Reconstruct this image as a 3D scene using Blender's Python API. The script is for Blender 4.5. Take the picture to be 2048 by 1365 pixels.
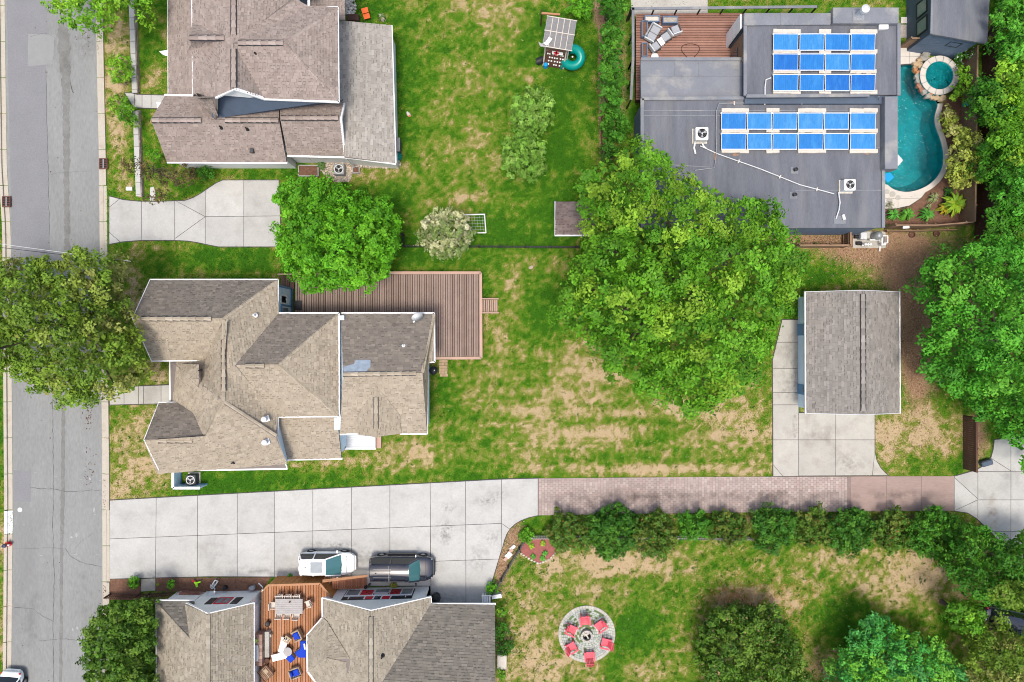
import bpy, bmesh, math, random
import numpy as np
from mathutils import Vector, Matrix
from mathutils.geometry import tessellate_polygon
R = math.radians
random.seed(7)
SC = bpy.context.scene
COL = SC.collection
for o in list(bpy.data.objects): bpy.data.objects.remove(o)
# ------------------------------------------------------------------ camera, sky, sun, exposure
H = 55.0; CX, CY, S = 1024.0, 682.5, 25.0
cd = bpy.data.cameras.new('camera'); cam = bpy.data.objects.new('camera', cd); COL.objects.link(cam)
cam.location = (0, 0, H); cam.rotation_euler = (0, 0, 0)
cd.sensor_fit = 'HORIZONTAL'; cd.angle = 2*math.atan(1024/S/H); cd.clip_end = 1000; cd.clip_start = .5
SC.camera = cam
SUN_EL, SUN_AZ = 77, 190          # degrees; azimuth clockwise from north (image up)
wd = bpy.data.worlds.new("World"); SC.world = wd; wd.use_nodes = True
sky = wd.node_tree.nodes.new('ShaderNodeTexSky'); sky.sky_type = 'NISHITA'; sky.sun_disc = False
sky.sun_elevation = R(SUN_EL); sky.sun_rotation = R(SUN_AZ); sky.air_density = 1.0; sky.dust_density = 4.0; sky.ozone_density = .6
bgn = wd.node_tree.nodes['Background']; bgn.inputs[1].default_value = .15
wd.node_tree.links.new(sky.outputs[0], bgn.inputs[0])
sd = bpy.data.lights.new('sun', 'SUN'); sun = bpy.data.objects.new('sun', sd); COL.objects.link(sun)
sd.energy = 1.7; sd.angle = R(13); sd.color = (1, .955, .88)
_d = Vector((math.sin(R(SUN_AZ))*math.cos(R(SUN_EL)), math.cos(R(SUN_AZ))*math.cos(R(SUN_EL)), math.sin(R(SUN_EL))))
sun.rotation_euler = (-_d).to_track_quat('-Z', 'Y').to_euler(); sun.location = (0, -40, 60)
SC.render.engine = 'CYCLES'; SC.cycles.pixel_filter_type = 'BLACKMAN_HARRIS'; SC.cycles.filter_width = 1.0
vs = SC.view_settings; vs.view_transform = 'Standard'; vs.look = 'None'; vs.gamma = 1; vs.use_curve_mapping = False
vs.exposure = .58
# ------------------------------------------------------------------ helpers
def W(px, py, z=0.0):
    """photo pixel on a surface z metres above the lawn -> point in the place"""
    k = (H-z)/H/S
    return Vector(((px-CX)*k, (CY-py)*k, z))
def m_(px, z=0.0): return px*(H-z)/H/S
ORG = {}
def tag(o, label=None, cat=None, group=None, kind=None):
    if label: o['label'] = label
    if cat: o['category'] = cat
    if group: o['group'] = group
    if kind: o['kind'] = kind
    return o
def thing(name, label, cat, loc=(0, 0, 0), group=None, rz=0.0):
    o = bpy.data.objects.new(name, None); COL.objects.link(o); o.location = loc; o.rotation_euler = (0, 0, rz)
    o.empty_display_size = .2
    ORG[o.name] = Vector(loc)
    return tag(o, label, cat, group)
def org(o):
    v = Vector((0, 0, 0))
    while o is not None:
        v = v + o.location; o = o.parent
    return v
def link(name, me, parent=None, mat=None, smooth=False):
    o = bpy.data.objects.new(name, me); COL.objects.link(o)
    if parent is not None: o.parent = parent
    if mat is not None and not me.materials: me.materials.append(mat)
    if smooth: me.polygons.foreach_set('use_smooth', [True]*len(me.polygons))
    return o
class MB:
    def __init__(s): s.v = []; s.f = []; s.c = []
    def add(s, vs, fs, col=None):
        b = len(s.v); s.v += [tuple(v) for v in vs]; s.f += [tuple(i+b for i in f) for f in fs]
        if col is not None: s.c += [col]*len(fs)
        return s
    def box(s, c, d, rz=0.0, col=None, taper=1.0):
        x, y, z = [q/2 for q in d]; cs, sn = math.cos(rz), math.sin(rz); vs = []
        for dz in (-z, z):
            t = taper if dz > 0 else 1
            for dx, dy in ((-x, -y), (x, -y), (x, y), (-x, y)):
                dx *= t; dy *= t
                vs.append((c[0]+dx*cs-dy*sn, c[1]+dx*sn+dy*cs, c[2]+dz))
        return s.add(vs, [(3, 2, 1, 0), (4, 5, 6, 7), (0, 1, 5, 4), (1, 2, 6, 5), (2, 3, 7, 6), (3, 0, 4, 7)], col)
    def bar(s, a, b, w, h, col=None):
        a = Vector(a); b = Vector(b); d = (b-a)
        if d.length < 1e-6: return s
        d.normalize(); up = Vector((0, 0, 1)) if abs(d.z) < .95 else Vector((0, 1, 0))
        sx = d.cross(up).normalized()*w/2; sz = sx.cross(d).normalized()*h/2
        vs = [p+i*sx+j*sz for p in (a, b) for i, j in ((-1, -1), (1, -1), (1, 1), (-1, 1))]
        return s.add(vs, [(0, 1, 2, 3), (7, 6, 5, 4), (0, 4, 5, 1), (1, 5, 6, 2), (2, 6, 7, 3), (3, 7, 4, 0)], col)
    def prism(s, poly, z0, z1, col=None):
        p = [(q[0], q[1]) for q in poly]
        if sum(p[i][0]*p[(i+1) % len(p)][1]-p[(i+1) % len(p)][0]*p[i][1] for i in range(len(p))) < 0: p = p[::-1]
        n = len(p); vs = [(x, y, z0) for x, y in p]+[(x, y, z1) for x, y in p]
        fs = [tuple(range(n, 2*n)), tuple(range(n-1, -1, -1))]+[(i, (i+1) % n, (i+1) % n+n, i+n) for i in range(n)]
        return s.add(vs, fs, col)
    def tube(s, pts, r, n=8, col=None, cap=True):
        pts = [Vector(p) for p in pts]; rr = r if isinstance(r, (list, tuple)) else [r]*len(pts); b = []
        for i, p in enumerate(pts):
            d = (pts[min(i+1, len(pts)-1)]-pts[max(i-1, 0)]).normalized()
            up = Vector((0, 0, 1)) if abs(d.z) < .9 else Vector((1, 0, 0))
            x = d.cross(up).normalized(); y = d.cross(x).normalized()
            b += [p+(x*math.cos(2*math.pi*k/n)+y*math.sin(2*math.pi*k/n))*rr[i] for k in range(n)]
        fs = [(i*n+k, i*n+(k+1) % n, (i+1)*n+(k+1) % n, (i+1)*n+k) for i in range(len(pts)-1) for k in range(n)]
        if cap: fs += [tuple(range(n)), tuple(range(len(b)-1, len(b)-n-1, -1))]
        return s.add(b, fs, col)
    def lathe(s, c, prof, n=16, col=None, sx=1.0, sy=1.0):
        vs = []; k = len(prof)
        for r, z in prof:
            vs += [(c[0]+sx*r*math.cos(2*math.pi*i/n), c[1]+sy*r*math.sin(2*math.pi*i/n), c[2]+z) for i in range(n)]
        fs = [(j*n+i, j*n+(i+1) % n, (j+1)*n+(i+1) % n, (j+1)*n+i) for j in range(k-1) for i in range(n)]
        if prof[0][0] > 1e-4: fs.append(tuple(range(n-1, -1, -1)))
        if prof[-1][0] > 1e-4: fs.append(tuple(range((k-1)*n, k*n)))
        return s.add(vs, fs, col)
    def quad(s, *p, col=None): return s.add(p, [tuple(range(len(p)))], col)
    def mesh(s, name, mat, o=Vector((0, 0, 0))):
        me = bpy.data.meshes.new(name); me.from_pydata([(v[0]-o[0], v[1]-o[1], v[2]-o[2]) for v in s.v], [], s.f)
        if s.c and len(s.c) == len(s.f):
            a = me.attributes.new('tint', 'FLOAT_COLOR', 'FACE')
            a.data.foreach_set('color', np.array([(c[0], c[1], c[2], 1) for c in s.c], dtype=np.float32).ravel())
        me.materials.append(mat); me.update(); return me
    def build(s, name, mat, parent=None, smooth=False, bevel=0, local=False, seg=1):
        """vertices are in world metres (unless local); they are stored relative to the parent's base"""
        o = Vector((0, 0, 0)) if (parent is None or local) else org(parent)
        loc = None
        if parent is None and s.v:
            xs = [v[0] for v in s.v]; ys = [v[1] for v in s.v]; zs = [v[2] for v in s.v]
            loc = Vector(((min(xs)+max(xs))/2, (min(ys)+max(ys))/2, min(zs))); o = loc
        ob = link(name, s.mesh(name, mat, o), parent, None, smooth)
        if loc is not None: ob.location = loc
        if bevel:
            b = ob.modifiers.new('bevel', 'BEVEL'); b.width = bevel; b.segments = seg; b.limit_method = 'ANGLE'
        return ob
def np_obj(name, V, F, mat, parent=None, tint=None, smooth=False, o=None):
    """numpy verts (n,3), faces (m,k) of equal size"""
    V = np.asarray(V, np.float32); F = np.asarray(F, np.int32)
    if o is None: o = org(parent) if parent is not None else Vector((0, 0, 0))
    V = V-np.array(o, np.float32)
    me = bpy.data.meshes.new(name); k = F.shape[1]
    me.vertices.add(len(V)); me.vertices.foreach_set('co', V.ravel())
    me.loops.add(F.size); me.loops.foreach_set('vertex_index', F.ravel())
    me.polygons.add(len(F)); me.polygons.foreach_set('loop_start', np.arange(0, F.size, k, dtype=np.int32))
    me.update(calc_edges=True)
    if tint is not None:
        a = me.attributes.new('tint', 'FLOAT_COLOR', 'FACE')
        a.data.foreach_set('color', np.concatenate([tint, np.ones((len(tint), 1))], 1).astype(np.float32).ravel())
    me.materials.append(mat)
    if smooth: me.polygons.foreach_set('use_smooth', [True]*len(F))
    return link(name, me, parent)
def dup(o, loc=None, rz=None, label=None, parent=None):
    c = o.copy(); COL.objects.link(c)
    if parent is not None: c.parent = parent
    for ch in list(o.children): dup(ch, parent=c)
    if loc is not None: c.location = loc
    if rz is not None: c.rotation_euler = (0, 0, rz)
    if label: c['label'] = label
    return c
# ------------------------------------------------------------------ materials
def mat(name, base, rough=.85, var=.12, scale=3.0, bump=.0, bscale=30, tint=False, metal=0., spec=.3, fine=0., trans=0., dark=None, dscale=.6, damt=0., coat=0., warp=None, orand=0.):
    """procedural surface: base colour with noise mottling at two scales, optional stain colour, optional per-piece tint"""
    m = bpy.data.materials.new(name); m.use_nodes = True; nt = m.node_tree; N = nt.nodes; L = nt.links
    b = N['Principled BSDF']; b.inputs['Roughness'].default_value = rough; b.inputs['Metallic'].default_value = metal
    b.inputs['Specular IOR Level'].default_value = spec
    if coat: b.inputs['Coat Weight'].default_value = coat; b.inputs['Coat Roughness'].default_value = .05
    geo = N.new('ShaderNodeNewGeometry'); pos = geo.outputs['Position']
    if warp:
        mp = N.new('ShaderNodeMapping'); mp.inputs['Scale'].default_value = warp; L.new(pos, mp.inputs['Vector']); pos = mp.outputs[0]
    if tint:
        at = N.new('ShaderNodeAttribute'); at.attribute_name = 'tint'
        cur = at.outputs['Color']
    else:
        rgb = N.new('ShaderNodeRGB'); rgb.outputs[0].default_value = (*base, 1); cur = rgb.outputs[0]
    def noise(sc, det=4, rg=.6):
        n = N.new('ShaderNodeTexNoise'); n.inputs['Scale'].default_value = sc; n.inputs['Detail'].default_value = det; n.inputs['Roughness'].default_value = rg
        L.new(pos, n.inputs['Vector']); return n.outputs['Fac']
    def mulv(cur, fac, amt):
        mr = N.new('ShaderNodeMapRange'); mr.inputs[1].default_value = .25; mr.inputs[2].default_value = .75
        mr.inputs[3].default_value = 1-amt; mr.inputs[4].default_value = 1+amt; L.new(fac, mr.inputs[0])
        mx = N.new('ShaderNodeVectorMath'); mx.operation = 'SCALE'; L.new(cur, mx.inputs[0]); L.new(mr.outputs[0], mx.inputs['Scale']); return mx.outputs[0]
    if var: cur = mulv(cur, noise(scale), var)
    if fine: cur = mulv(cur, noise(scale*14, 2, .7), fine)
    if damt:
        n = noise(dscale, 6, .65); mr = N.new('ShaderNodeMapRange'); mr.inputs[1].default_value = .5; mr.inputs[2].default_value = .72; mr.inputs[4].default_value = damt
        L.new(n, mr.inputs[0]); mx = N.new('ShaderNodeMix'); mx.data_type = 'RGBA'; L.new(mr.outputs[0], mx.inputs[0]); L.new(cur, mx.inputs[6]); mx.inputs[7].default_value = (*dark, 1); cur = mx.outputs[2]
    if orand:
        oi = N.new('ShaderNodeObjectInfo'); mr = N.new('ShaderNodeMapRange'); mr.inputs[3].default_value = 1-orand; mr.inputs[4].default_value = 1+orand; L.new(oi.outputs['Random'], mr.inputs[0])
        mx = N.new('ShaderNodeVectorMath'); mx.operation = 'SCALE'; L.new(cur, mx.inputs[0]); L.new(mr.outputs[0], mx.inputs['Scale']); cur = mx.outputs[0]
    L.new(cur, b.inputs['Base Color'])
    if bump:
        bp = N.new('ShaderNodeBump'); bp.inputs['Strength'].default_value = bump; bp.inputs['Distance'].default_value = .02
        L.new(noise(bscale, 3), bp.inputs['Height']); L.new(bp.outputs[0], b.inputs['Normal'])
    if trans:
        tr = N.new('ShaderNodeBsdfTranslucent'); L.new(cur, tr.inputs['Color']); ms = N.new('ShaderNodeMixShader'); ms.inputs[0].default_value = trans
        L.new(b.outputs[0], ms.inputs[1]); L.new(tr.outputs[0], ms.inputs[2]); L.new(ms.outputs[0], N['Material Output'].inputs['Surface'])
    return m
M = {}
M['shingle'] = mat('roof_shingles', (1, 1, 1), .95, .07, 1.3, tint=True, fine=.06, spec=.1)
M['tinted'] = mat('tinted_plain', (1, 1, 1), .8, .06, 3, tint=True, spec=.2)
M['leaf'] = mat('leaves', (1, 1, 1), .6, .0, 1, tint=True, trans=.13, spec=.2)
M['grassblade'] = mat('grass_blades', (1, 1, 1), .8, .0, 1, tint=True, trans=.2, spec=.1)
M['bark'] = mat('bark', (.11, .085, .065), .95, .3, 8, bump=.6)
M['white'] = mat('white_paint', (.78, .78, .77), .5, .04, 2, dark=(.5, .48, .44), dscale=1.5, damt=.25)
M['lightblue'] = mat('pale_blue_siding', (.60, .74, .85), .6, .05, 1)
M['blue'] = mat('blue_trim_paint', (.1, .24, .4), .55, .06, 2)
M['blueslate'] = mat('blue_slate_boards', (.12, .165, .24), .6, .12, 1.5)
M['navy'] = mat('slate_blue_siding', (.075, .1, .14), .7, .12, 1.2)
M['concrete'] = mat('pale_concrete', (.42, .413, .388), .9, .09, .6, fine=.08, dark=(.30, .29, .265), dscale=.7, damt=.6, orand=.06)
M['concrete_old'] = mat('weathered_concrete', (.41, .39, .345), .92, .09, .8, fine=.07, dark=(.26, .23, .19), dscale=.6, damt=.6, orand=.06)
M['kerb'] = mat('kerb_concrete', (.44, .40, .33), .92, .12, 1.2, fine=.1, dark=(.26, .2, .15), dscale=1.2, damt=.55)
M['kerbwhite'] = mat('white_painted_kerb', (.78, .78, .78), .7, .04, 2)
M['glass'] = mat('window_glass', (.03, .045, .06), .08, .1, 2, spec=.6)
M['glassgrey'] = mat('grey_reflecting_glass', (.2, .24, .26), .15, .1, 3, spec=.6)
M['black'] = mat('black_metal', (.02, .02, .022), .5, .1, 4)
M['dgrey'] = mat('dark_grey_plastic', (.06, .06, .065), .6, .1, 4)
M['mgrey'] = mat('grey_metal', (.3, .31, .32), .45, .08, 4, metal=.3)
M['lgrey'] = mat('light_grey_metal', (.55, .56, .56), .5, .06, 4)
M['pvc'] = mat('white_pvc_pipe', (.72, .72, .70), .45, .05, 4)
M['membrane'] = mat('flat_roof_membrane', (.125, .132, .152), .85, .24, .8, fine=.14, dark=(.22, .22, .215), dscale=.5, damt=.45, warp=(1.9, .3, 1))
M['membrane_light'] = mat('grey_roof_membrane', (.185, .195, .215), .85, .12, .9, fine=.1, dark=(.38, .36, .31), dscale=.55, damt=.7)
M['solar'] = mat('blue_solar_absorber', (.008, .115, .40), .55, .14, 2.2, fine=.16, spec=.25, dark=(.03, .2, .5), dscale=.7, damt=.6, warp=(3, 1, 1)); M['solar2'] = mat('sky_blue_solar_absorber', (.03, .20, .48), .55, .16, 2.2, fine=.16, spec=.25, dark=(.09, .29, .56), dscale=.6, damt=.7, warp=(3, 1, 1)); M['solar3'] = mat('mid_blue_solar_absorber', (.014, .155, .44), .55, .16, 2.2, fine=.16, spec=.25, dark=(.05, .25, .54), dscale=.6, damt=.7, warp=(3, 1, 1))
M['aluminium'] = mat('aluminium_frame', (.62, .66, .7), .4, .04, 3, metal=.2)
M['block'] = mat('ballast_block', (.55, .50, .43), .9, .1, 5, fine=.1)
M['wood_red'] = mat('red_cedar_boards', (.38, .19, .095), .7, .14, 1.2, fine=.12, warp=(1, .2, 1))
M['wood_orange'] = mat('orange_stained_cedar', (.44, .19, .055), .65, .12, 1.5, fine=.12)
M['deckboard'] = mat('mauve_deck_boards', (1, 1, 1), .85, .12, 1.5, fine=.12, tint=True, spec=.15)
M['wood_fence'] = mat('weathered_fence_wood', (.26, .165, .105), .9, .2, 1.5, fine=.15)
M['wood_dark'] = mat('dark_wood', (.10, .05, .035), .85, .2, 2)
M['fascia'] = mat('pinkish_deck_rim', (.46, .30, .23), .8, .1, 1)
M['brick'] = mat('red_brown_brick', (1, 1, 1), .9, .1, 3, tint=True)
M['paver'] = mat('pink_brick_pavers', (1, 1, 1), .92, .1, .5, fine=.08, tint=True, dark=(.20, .145, .125), dscale=.33, damt=.55, warp=(.25, 1.1, 1))
M['stamped'] = mat('stamped_mauve_concrete', (.305, .225, .195), .85, .1, .7, fine=.1, dark=(.20, .15, .14), dscale=.4, damt=.5, warp=(.3, 1, 1))
M['stone'] = mat('tinted_stone', (1, 1, 1), .85, .2, 2.5, bump=.4, bscale=8, tint=True)
M['coping'] = mat('pale_pool_coping', (.56, .52, .46), .85, .06, 2, fine=.05)
M['mulch'] = mat('mulch', (.16, .085, .055), .98, .35, 5, fine=.45, bump=.8, bscale=25)
M['redmulch'] = mat('red_mulch', (.27, .095, .08), .98, .2, 5, fine=.35, bump=.8, bscale=25)
M['gravel'] = mat('gravel_bed', (.36, .32, .27), .98, .25, 6, fine=.5, bump=.8, bscale=20)
M['carwhite'] = mat('white_car_paint', (.8, .8, .79), .22, .01, 1, coat=1)
M['carblack'] = mat('dark_blue_black_car_paint', (.016, .018, .03), .14, .02, 1, coat=1, spec=.6)
M['carsilver'] = mat('pale_silver_car_paint', (.74, .78, .78), .22, .01, 1, coat=1)
M['carglass'] = mat('teal_tinted_glass', (.05, .15, .16), .06, .05, 1, spec=.8)
M['carglassdark'] = mat('dark_car_glass', (.015, .02, .022), .08, .05, 1, spec=.6)
M['tyre'] = mat('tyre_rubber', (.02, .02, .02), .85, .1, 5)
M['red'] = mat('red_paint', (.55, .02, .035), .5, .08, 4)
M['pinkred'] = mat('faded_red_resin', (.66, .085, .12), .55, .08, 3)
M['bluefab'] = mat('royal_blue_cushion', (.008, .045, .42), .85, .08, 4)
M['teal'] = mat('teal_slide_plastic', (.0, .26, .22), .3, .06, 2, spec=.5)
M['cyan'] = mat('turquoise_foam', (.01, .30, .62), .7, .04, 2)
M['orange'] = mat('orange_plastic', (.75, .13, .03), .5, .05, 3)
M['wicker'] = mat('tan_wicker', (.40, .31, .21), .9, .2, 20)
M['tilegrey'] = mat('grey_play_roof', (.20, .195, .19), .85, .12, 3, fine=.12)
M['greyslat'] = mat('grey_weathered_slats', (.36, .34, .32), .85, .12, 3, fine=.12)
M['cushion'] = mat('grey_cushion', (.33, .34, .36), .95, .06, 3)
M['rust'] = mat('rusty_grate', (.13, .06, .045), .85, .3, 8)
M['lime'] = mat('lime_plastic', (.3, .7, .02), .5, .05, 3)
M['whiteveg'] = mat('white_blossom', (.72, .68, .55), .8, .1, 5)
M['shadowed'] = mat('dark_interior', (.015, .013, .012), .95, .1, 5)
# ------------------------------------------------------------------ ground sheet
def gfield(px, py, items):
    out = np.zeros_like(px)
    for (x, y, rx, ry, a) in items: out += a*np.exp(-(((px-x)/rx)**2+((py-y)/ry)**2))
    return out
DRY = [(940,20,60,40,.3),(1015,40,55,55,.65),(905,140,40,40,.4),(860,215,35,40,.2),(935,225,60,60,.35),(975,300,50,60,.25),(1060,152,60,16,.5),(930,395,50,12,.8),(870,405,60,10,.3),(790,345,60,18,.45),(740,345,60,16,.3),
 (232,80,30,60,.9),(232,175,24,40,.9),(310,155,26,30,.85),(238,265,22,50,.85),(300,240,10,40,.6),(245,345,30,40,.45),(350,340,20,14,.5),(240,510,40,14,.5),(300,497,30,12,.4),(270,590,26,50,.7),(310,742,24,24,1),(480,546,70,4,.6),(530,342,40,12,.5),
 (270,880,60,90,.75),(320,960,70,40,.5),(245,985,30,20,.8),(740,930,90,30,.7),(800,895,60,22,.6),(660,925,60,12,.4),(680,960,60,14,.2),
 (1000,520,160,26,.4),(1045,570,60,40,.45),(1010,690,80,60,.4),(1150,720,70,40,.8),(1030,800,80,50,.3),(1300,795,200,25,.5),(1200,862,260,16,.6),(1330,828,200,10,.6),(1300,938,260,10,1),(1460,860,90,60,.7),(1250,900,220,10,.45),(1200,755,40,20,.6),(1130,620,14,160,.2),(940,700,50,20,.3),(900,660,30,30,.1),(1100,840,80,60,.4),(1040,900,100,30,.4),
 (1850,870,60,70,1),(1700,575,60,30,.5),(1830,690,40,160,.4),(1770,880,30,60,.6),
 (1400,1200,520,220,.36),(1250,1130,130,26,.7),(1090,1250,90,130,.6),(1070,1340,70,50,.6),(1300,1335,130,26,.5),(1800,1150,120,50,.85),(1840,1190,40,40,.6),(1470,1195,80,24,.8),(1580,1210,60,40,.4),(1150,1110,60,30,.4),(1650,1115,200,20,.3),
 (8,1060,10,40,.6),(8,1200,14,200,.6),(8,880,10,80,.0)]
LUSH = [(1110,250,70,130,.55),(1120,100,60,60,.4),(740,40,30,30,.4),(812,230,24,130,.35),(1010,420,90,60,.3),(760,400,80,20,.4),(1060,70,30,30,.2),(300,80,22,70,.35),(430,522,130,22,.3),(500,520,60,30,.4),(330,330,40,14,.4),(400,375,60,10,.4),(560,345,40,10,.4),
 (890,780,30,50,.4),(1075,610,36,90,.35),(1000,480,120,14,.3),(900,520,120,12,.3),(450,972,120,18,.6),(620,955,120,14,.45),(900,945,100,12,.4),(920,860,40,30,.15),(1640,550,60,30,.5),(1850,930,60,22,.6),(1210,965,10,10,0),(860,505,60,14,.3),
 (1285,1255,45,55,1.1),(1230,1335,24,40,.7),(1140,1135,18,40,.6),(1100,1190,24,12,.4),(1230,1160,40,10,.5),(1690,1250,60,60,.7),(1440,1125,60,18,.3),(1330,1190,60,30,.3),(1240,1265,20,40,.5),(1180,960,200,4,.6),(1085,1050,30,14,.6),(1590,1120,60,60,.25)]
SOIL = [(1826,700,26,120,1),(1760,480,90,20,.7),(1740,500,110,36,1),(1800,560,60,40,.7),(1832,620,34,90,.9),(1850,720,26,80,.7),(1590,480,60,14,1),(1925,620,60,120,.9),(1950,880,30,60,.9),(1204,170,6,150,1.2),(1195,20,12,40,.8),(1235,150,32,190,.6),(1900,300,60,130,1),(1850,430,100,18,1),(275,620,22,60,.35),(1700,1040,260,18,.4),(1400,1040,300,16,.3),(1930,1180,40,30,.8),(1640,1330,60,40,.6),(1860,1035,60,14,.3),(1465,1198,44,14,.5),(1000,1290,14,80,.7),(1025,1080,24,60,.8),(1000,1140,14,40,.8)]
def gxs(c0, c1, step, far):
    a = np.arange(c0, c1+.01, step); pre = [-far, -far*.55, c0-40, c0-16, c0-6]; post = [c1+6, c1+16, c1+40, far*.55, far]
    return np.concatenate([pre, a, post])
gx = gxs(-44, 44, .2, 320.); gy = gxs(-30, 30, .2, 320.)
GX, GY = np.meshgrid(gx, gy); gpx = GX*S+CX; gpy = CY-GY*S
rng = np.random.default_rng(3)
gz = np.zeros_like(GX)
FAR = (np.abs(GX) > 44.5) | (np.abs(GY) > 30.5)
V = np.stack([GX, GY, gz], -1).reshape(-1, 3); nx, ny = len(gx), len(gy)
idx = np.arange(nx*ny).reshape(ny, nx)
F = np.stack([idx[:-1, :-1], idx[:-1, 1:], idx[1:, 1:], idx[1:, :-1]], -1).reshape(-1, 4)
def dryval(px, py): return .36+.62*gfield(px, py, DRY)-.75*gfield(px, py, LUSH)
def vnoise(x, y, sc, seed):
    r = np.random.default_rng(seed); T = r.random((256, 256)); x, y = x*sc, y*sc; xi, yi = np.floor(x).astype(int), np.floor(y).astype(int); fx, fy = x-xi, y-yi; fx, fy = fx*fx*(3-2*fx), fy*fy*(3-2*fy); g = lambda a, b: T[a % 256, b % 256]
    return (g(xi, yi)*(1-fx)+g(xi+1, yi)*fx)*(1-fy)+(g(xi, yi+1)*(1-fx)+g(xi+1, yi+1)*fx)*fy
def turf(px, py):
    """how dry the lawn is at a place: traced patches plus uneven growth at several sizes and mower streaks"""
    x, y = (px-CX)/S, (CY-py)/S; st = np.exp(-(((px-1230)/330)**4+((py-850)/110)**4))
    return dryval(px, py)-.02+.36*(vnoise(x, y, .28, 1)-.5)+.34*(vnoise(x, y, .9, 2)-.5)+.5*(vnoise(x, y, 2.3, 3)-.5)+.75*(vnoise(x, y, 4.4, 4)-.5)+st*(.45*(vnoise(x*.1, y, 2.4, 5)-.5)+.35*(vnoise(x*.2, y, 1.1, 6)-.5)+.1)
ga = np.stack([np.clip(turf(gpx, gpy)*.5+.25, 0, 1), np.clip(gfield(gpx, gpy, SOIL), 0, 1), np.zeros_like(gpx), np.ones_like(gpx)], -1)
ga[FAR] = (.44, 0, 0, 1)
def ground_mat():
    m = bpy.data.materials.new('lawn_and_soil'); m.use_nodes = True; nt = m.node_tree; N = nt.nodes; L = nt.links; b = N['Principled BSDF']
    b.inputs['Roughness'].default_value = .95; b.inputs['Specular IOR Level'].default_value = .1
    at = N.new('ShaderNodeAttribute'); at.attribute_name = 'cover'; sp = N.new('ShaderNodeSeparateColor'); L.new(at.outputs['Color'], sp.inputs[0])
    geo = N.new('ShaderNodeNewGeometry')
    def noise(sc, det=4, rg=.65, wp=None):
        n = N.new('ShaderNodeTexNoise'); n.inputs['Scale'].default_value = sc; n.inputs['Detail'].default_value = det; n.inputs['Roughness'].default_value = rg
        v = geo.outputs['Position']
        if wp: mp = N.new('ShaderNodeMapping'); mp.inputs['Scale'].default_value = wp; L.new(v, mp.inputs[0]); v = mp.outputs[0]
        L.new(v, n.inputs['Vector']); return n.outputs['Fac']
    def math_(op, a, bb):
        n = N.new('ShaderNodeMath'); n.operation = op
        for i, q in enumerate((a, bb)):
            if isinstance(q, (int, float)): n.inputs[i].default_value = q
            else: L.new(q, n.inputs[i])
        return n.outputs[0]
    n1, n2, n3 = noise(.35, 5), noise(2.2, 5, .7), noise(11, 3, .7)
    n4 = noise(1.1, 4, .6, (.22, 1.6, 1))
    s = math_('MULTIPLY', math_('SUBTRACT', sp.outputs[0], .25), 2.0)
    s = math_('ADD', s, math_('MULTIPLY', math_('SUBTRACT', n1, .5), .2))
    s = math_('ADD', s, math_('MULTIPLY', math_('SUBTRACT', n2, .5), .8))
    s = math_('ADD', s, math_('MULTIPLY', math_('SUBTRACT', n3, .5), 1.7))
    s = math_('ADD', s, math_('MULTIPLY', math_('SUBTRACT', n4, .5), .1))
    cr = N.new('ShaderNodeValToRGB'); L.new(s, cr.inputs[0]); e = cr.color_ramp.elements
    e[0].position = 0.0; e[0].color = (.035, .12, .006, 1); e[1].position = 1.12 if False else 1.0; e[1].color = (.43, .325, .19, 1)
    for p, c in ((.22, (.06, .165, .008)), (.42, (.105, .185, .014)), (.60, (.165, .20, .03)), (.78, (.245, .225, .068)), (.88, (.33, .27, .12))):
        q = cr.color_ramp.elements.new(p); q.color = (*c, 1)
    so = math_('ADD', sp.outputs[1], math_('MULTIPLY', math_('SUBTRACT', n2, .5), .9))
    mr = N.new('ShaderNodeMapRange'); mr.inputs[1].default_value = .3; mr.inputs[2].default_value = .75; L.new(so, mr.inputs[0])
    cs = N.new('ShaderNodeValToRGB'); L.new(n3, cs.inputs[0]); e = cs.color_ramp.elements
    e[0].position = .3; e[0].color = (.17, .095, .055, 1); e[1].position = .75; e[1].color = (.47, .31, .19, 1)
    mx = N.new('ShaderNodeMix'); mx.data_type = 'RGBA'; L.new(mr.outputs[0], mx.inputs[0]); L.new(cr.outputs[0], mx.inputs[6]); L.new(cs.outputs[0], mx.inputs[7])
    f = noise(30, 2, .8); fr = N.new('ShaderNodeMapRange'); fr.inputs[1].default_value = .3; fr.inputs[2].default_value = .7; fr.inputs[3].default_value = .62; fr.inputs[4].default_value = 1.3; L.new(f, fr.inputs[0])
    sc = N.new('ShaderNodeVectorMath'); sc.operation = 'SCALE'; L.new(mx.outputs[2], sc.inputs[0]); L.new(fr.outputs[0], sc.inputs['Scale'])
    L.new(sc.outputs[0], b.inputs['Base Color'])
    bp = N.new('ShaderNodeBump'); bp.inputs['Strength'].default_value = .7; bp.inputs['Distance'].default_value = .06; L.new(n3, bp.inputs['Height']); L.new(bp.outputs[0], b.inputs['Normal'])
    return m
M['ground'] = ground_mat()
# hard surfaces are collected so that no grass grows through them
HARD = []
def hard(poly): HARD.append([(float(a), float(b)) for a, b in poly])
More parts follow.
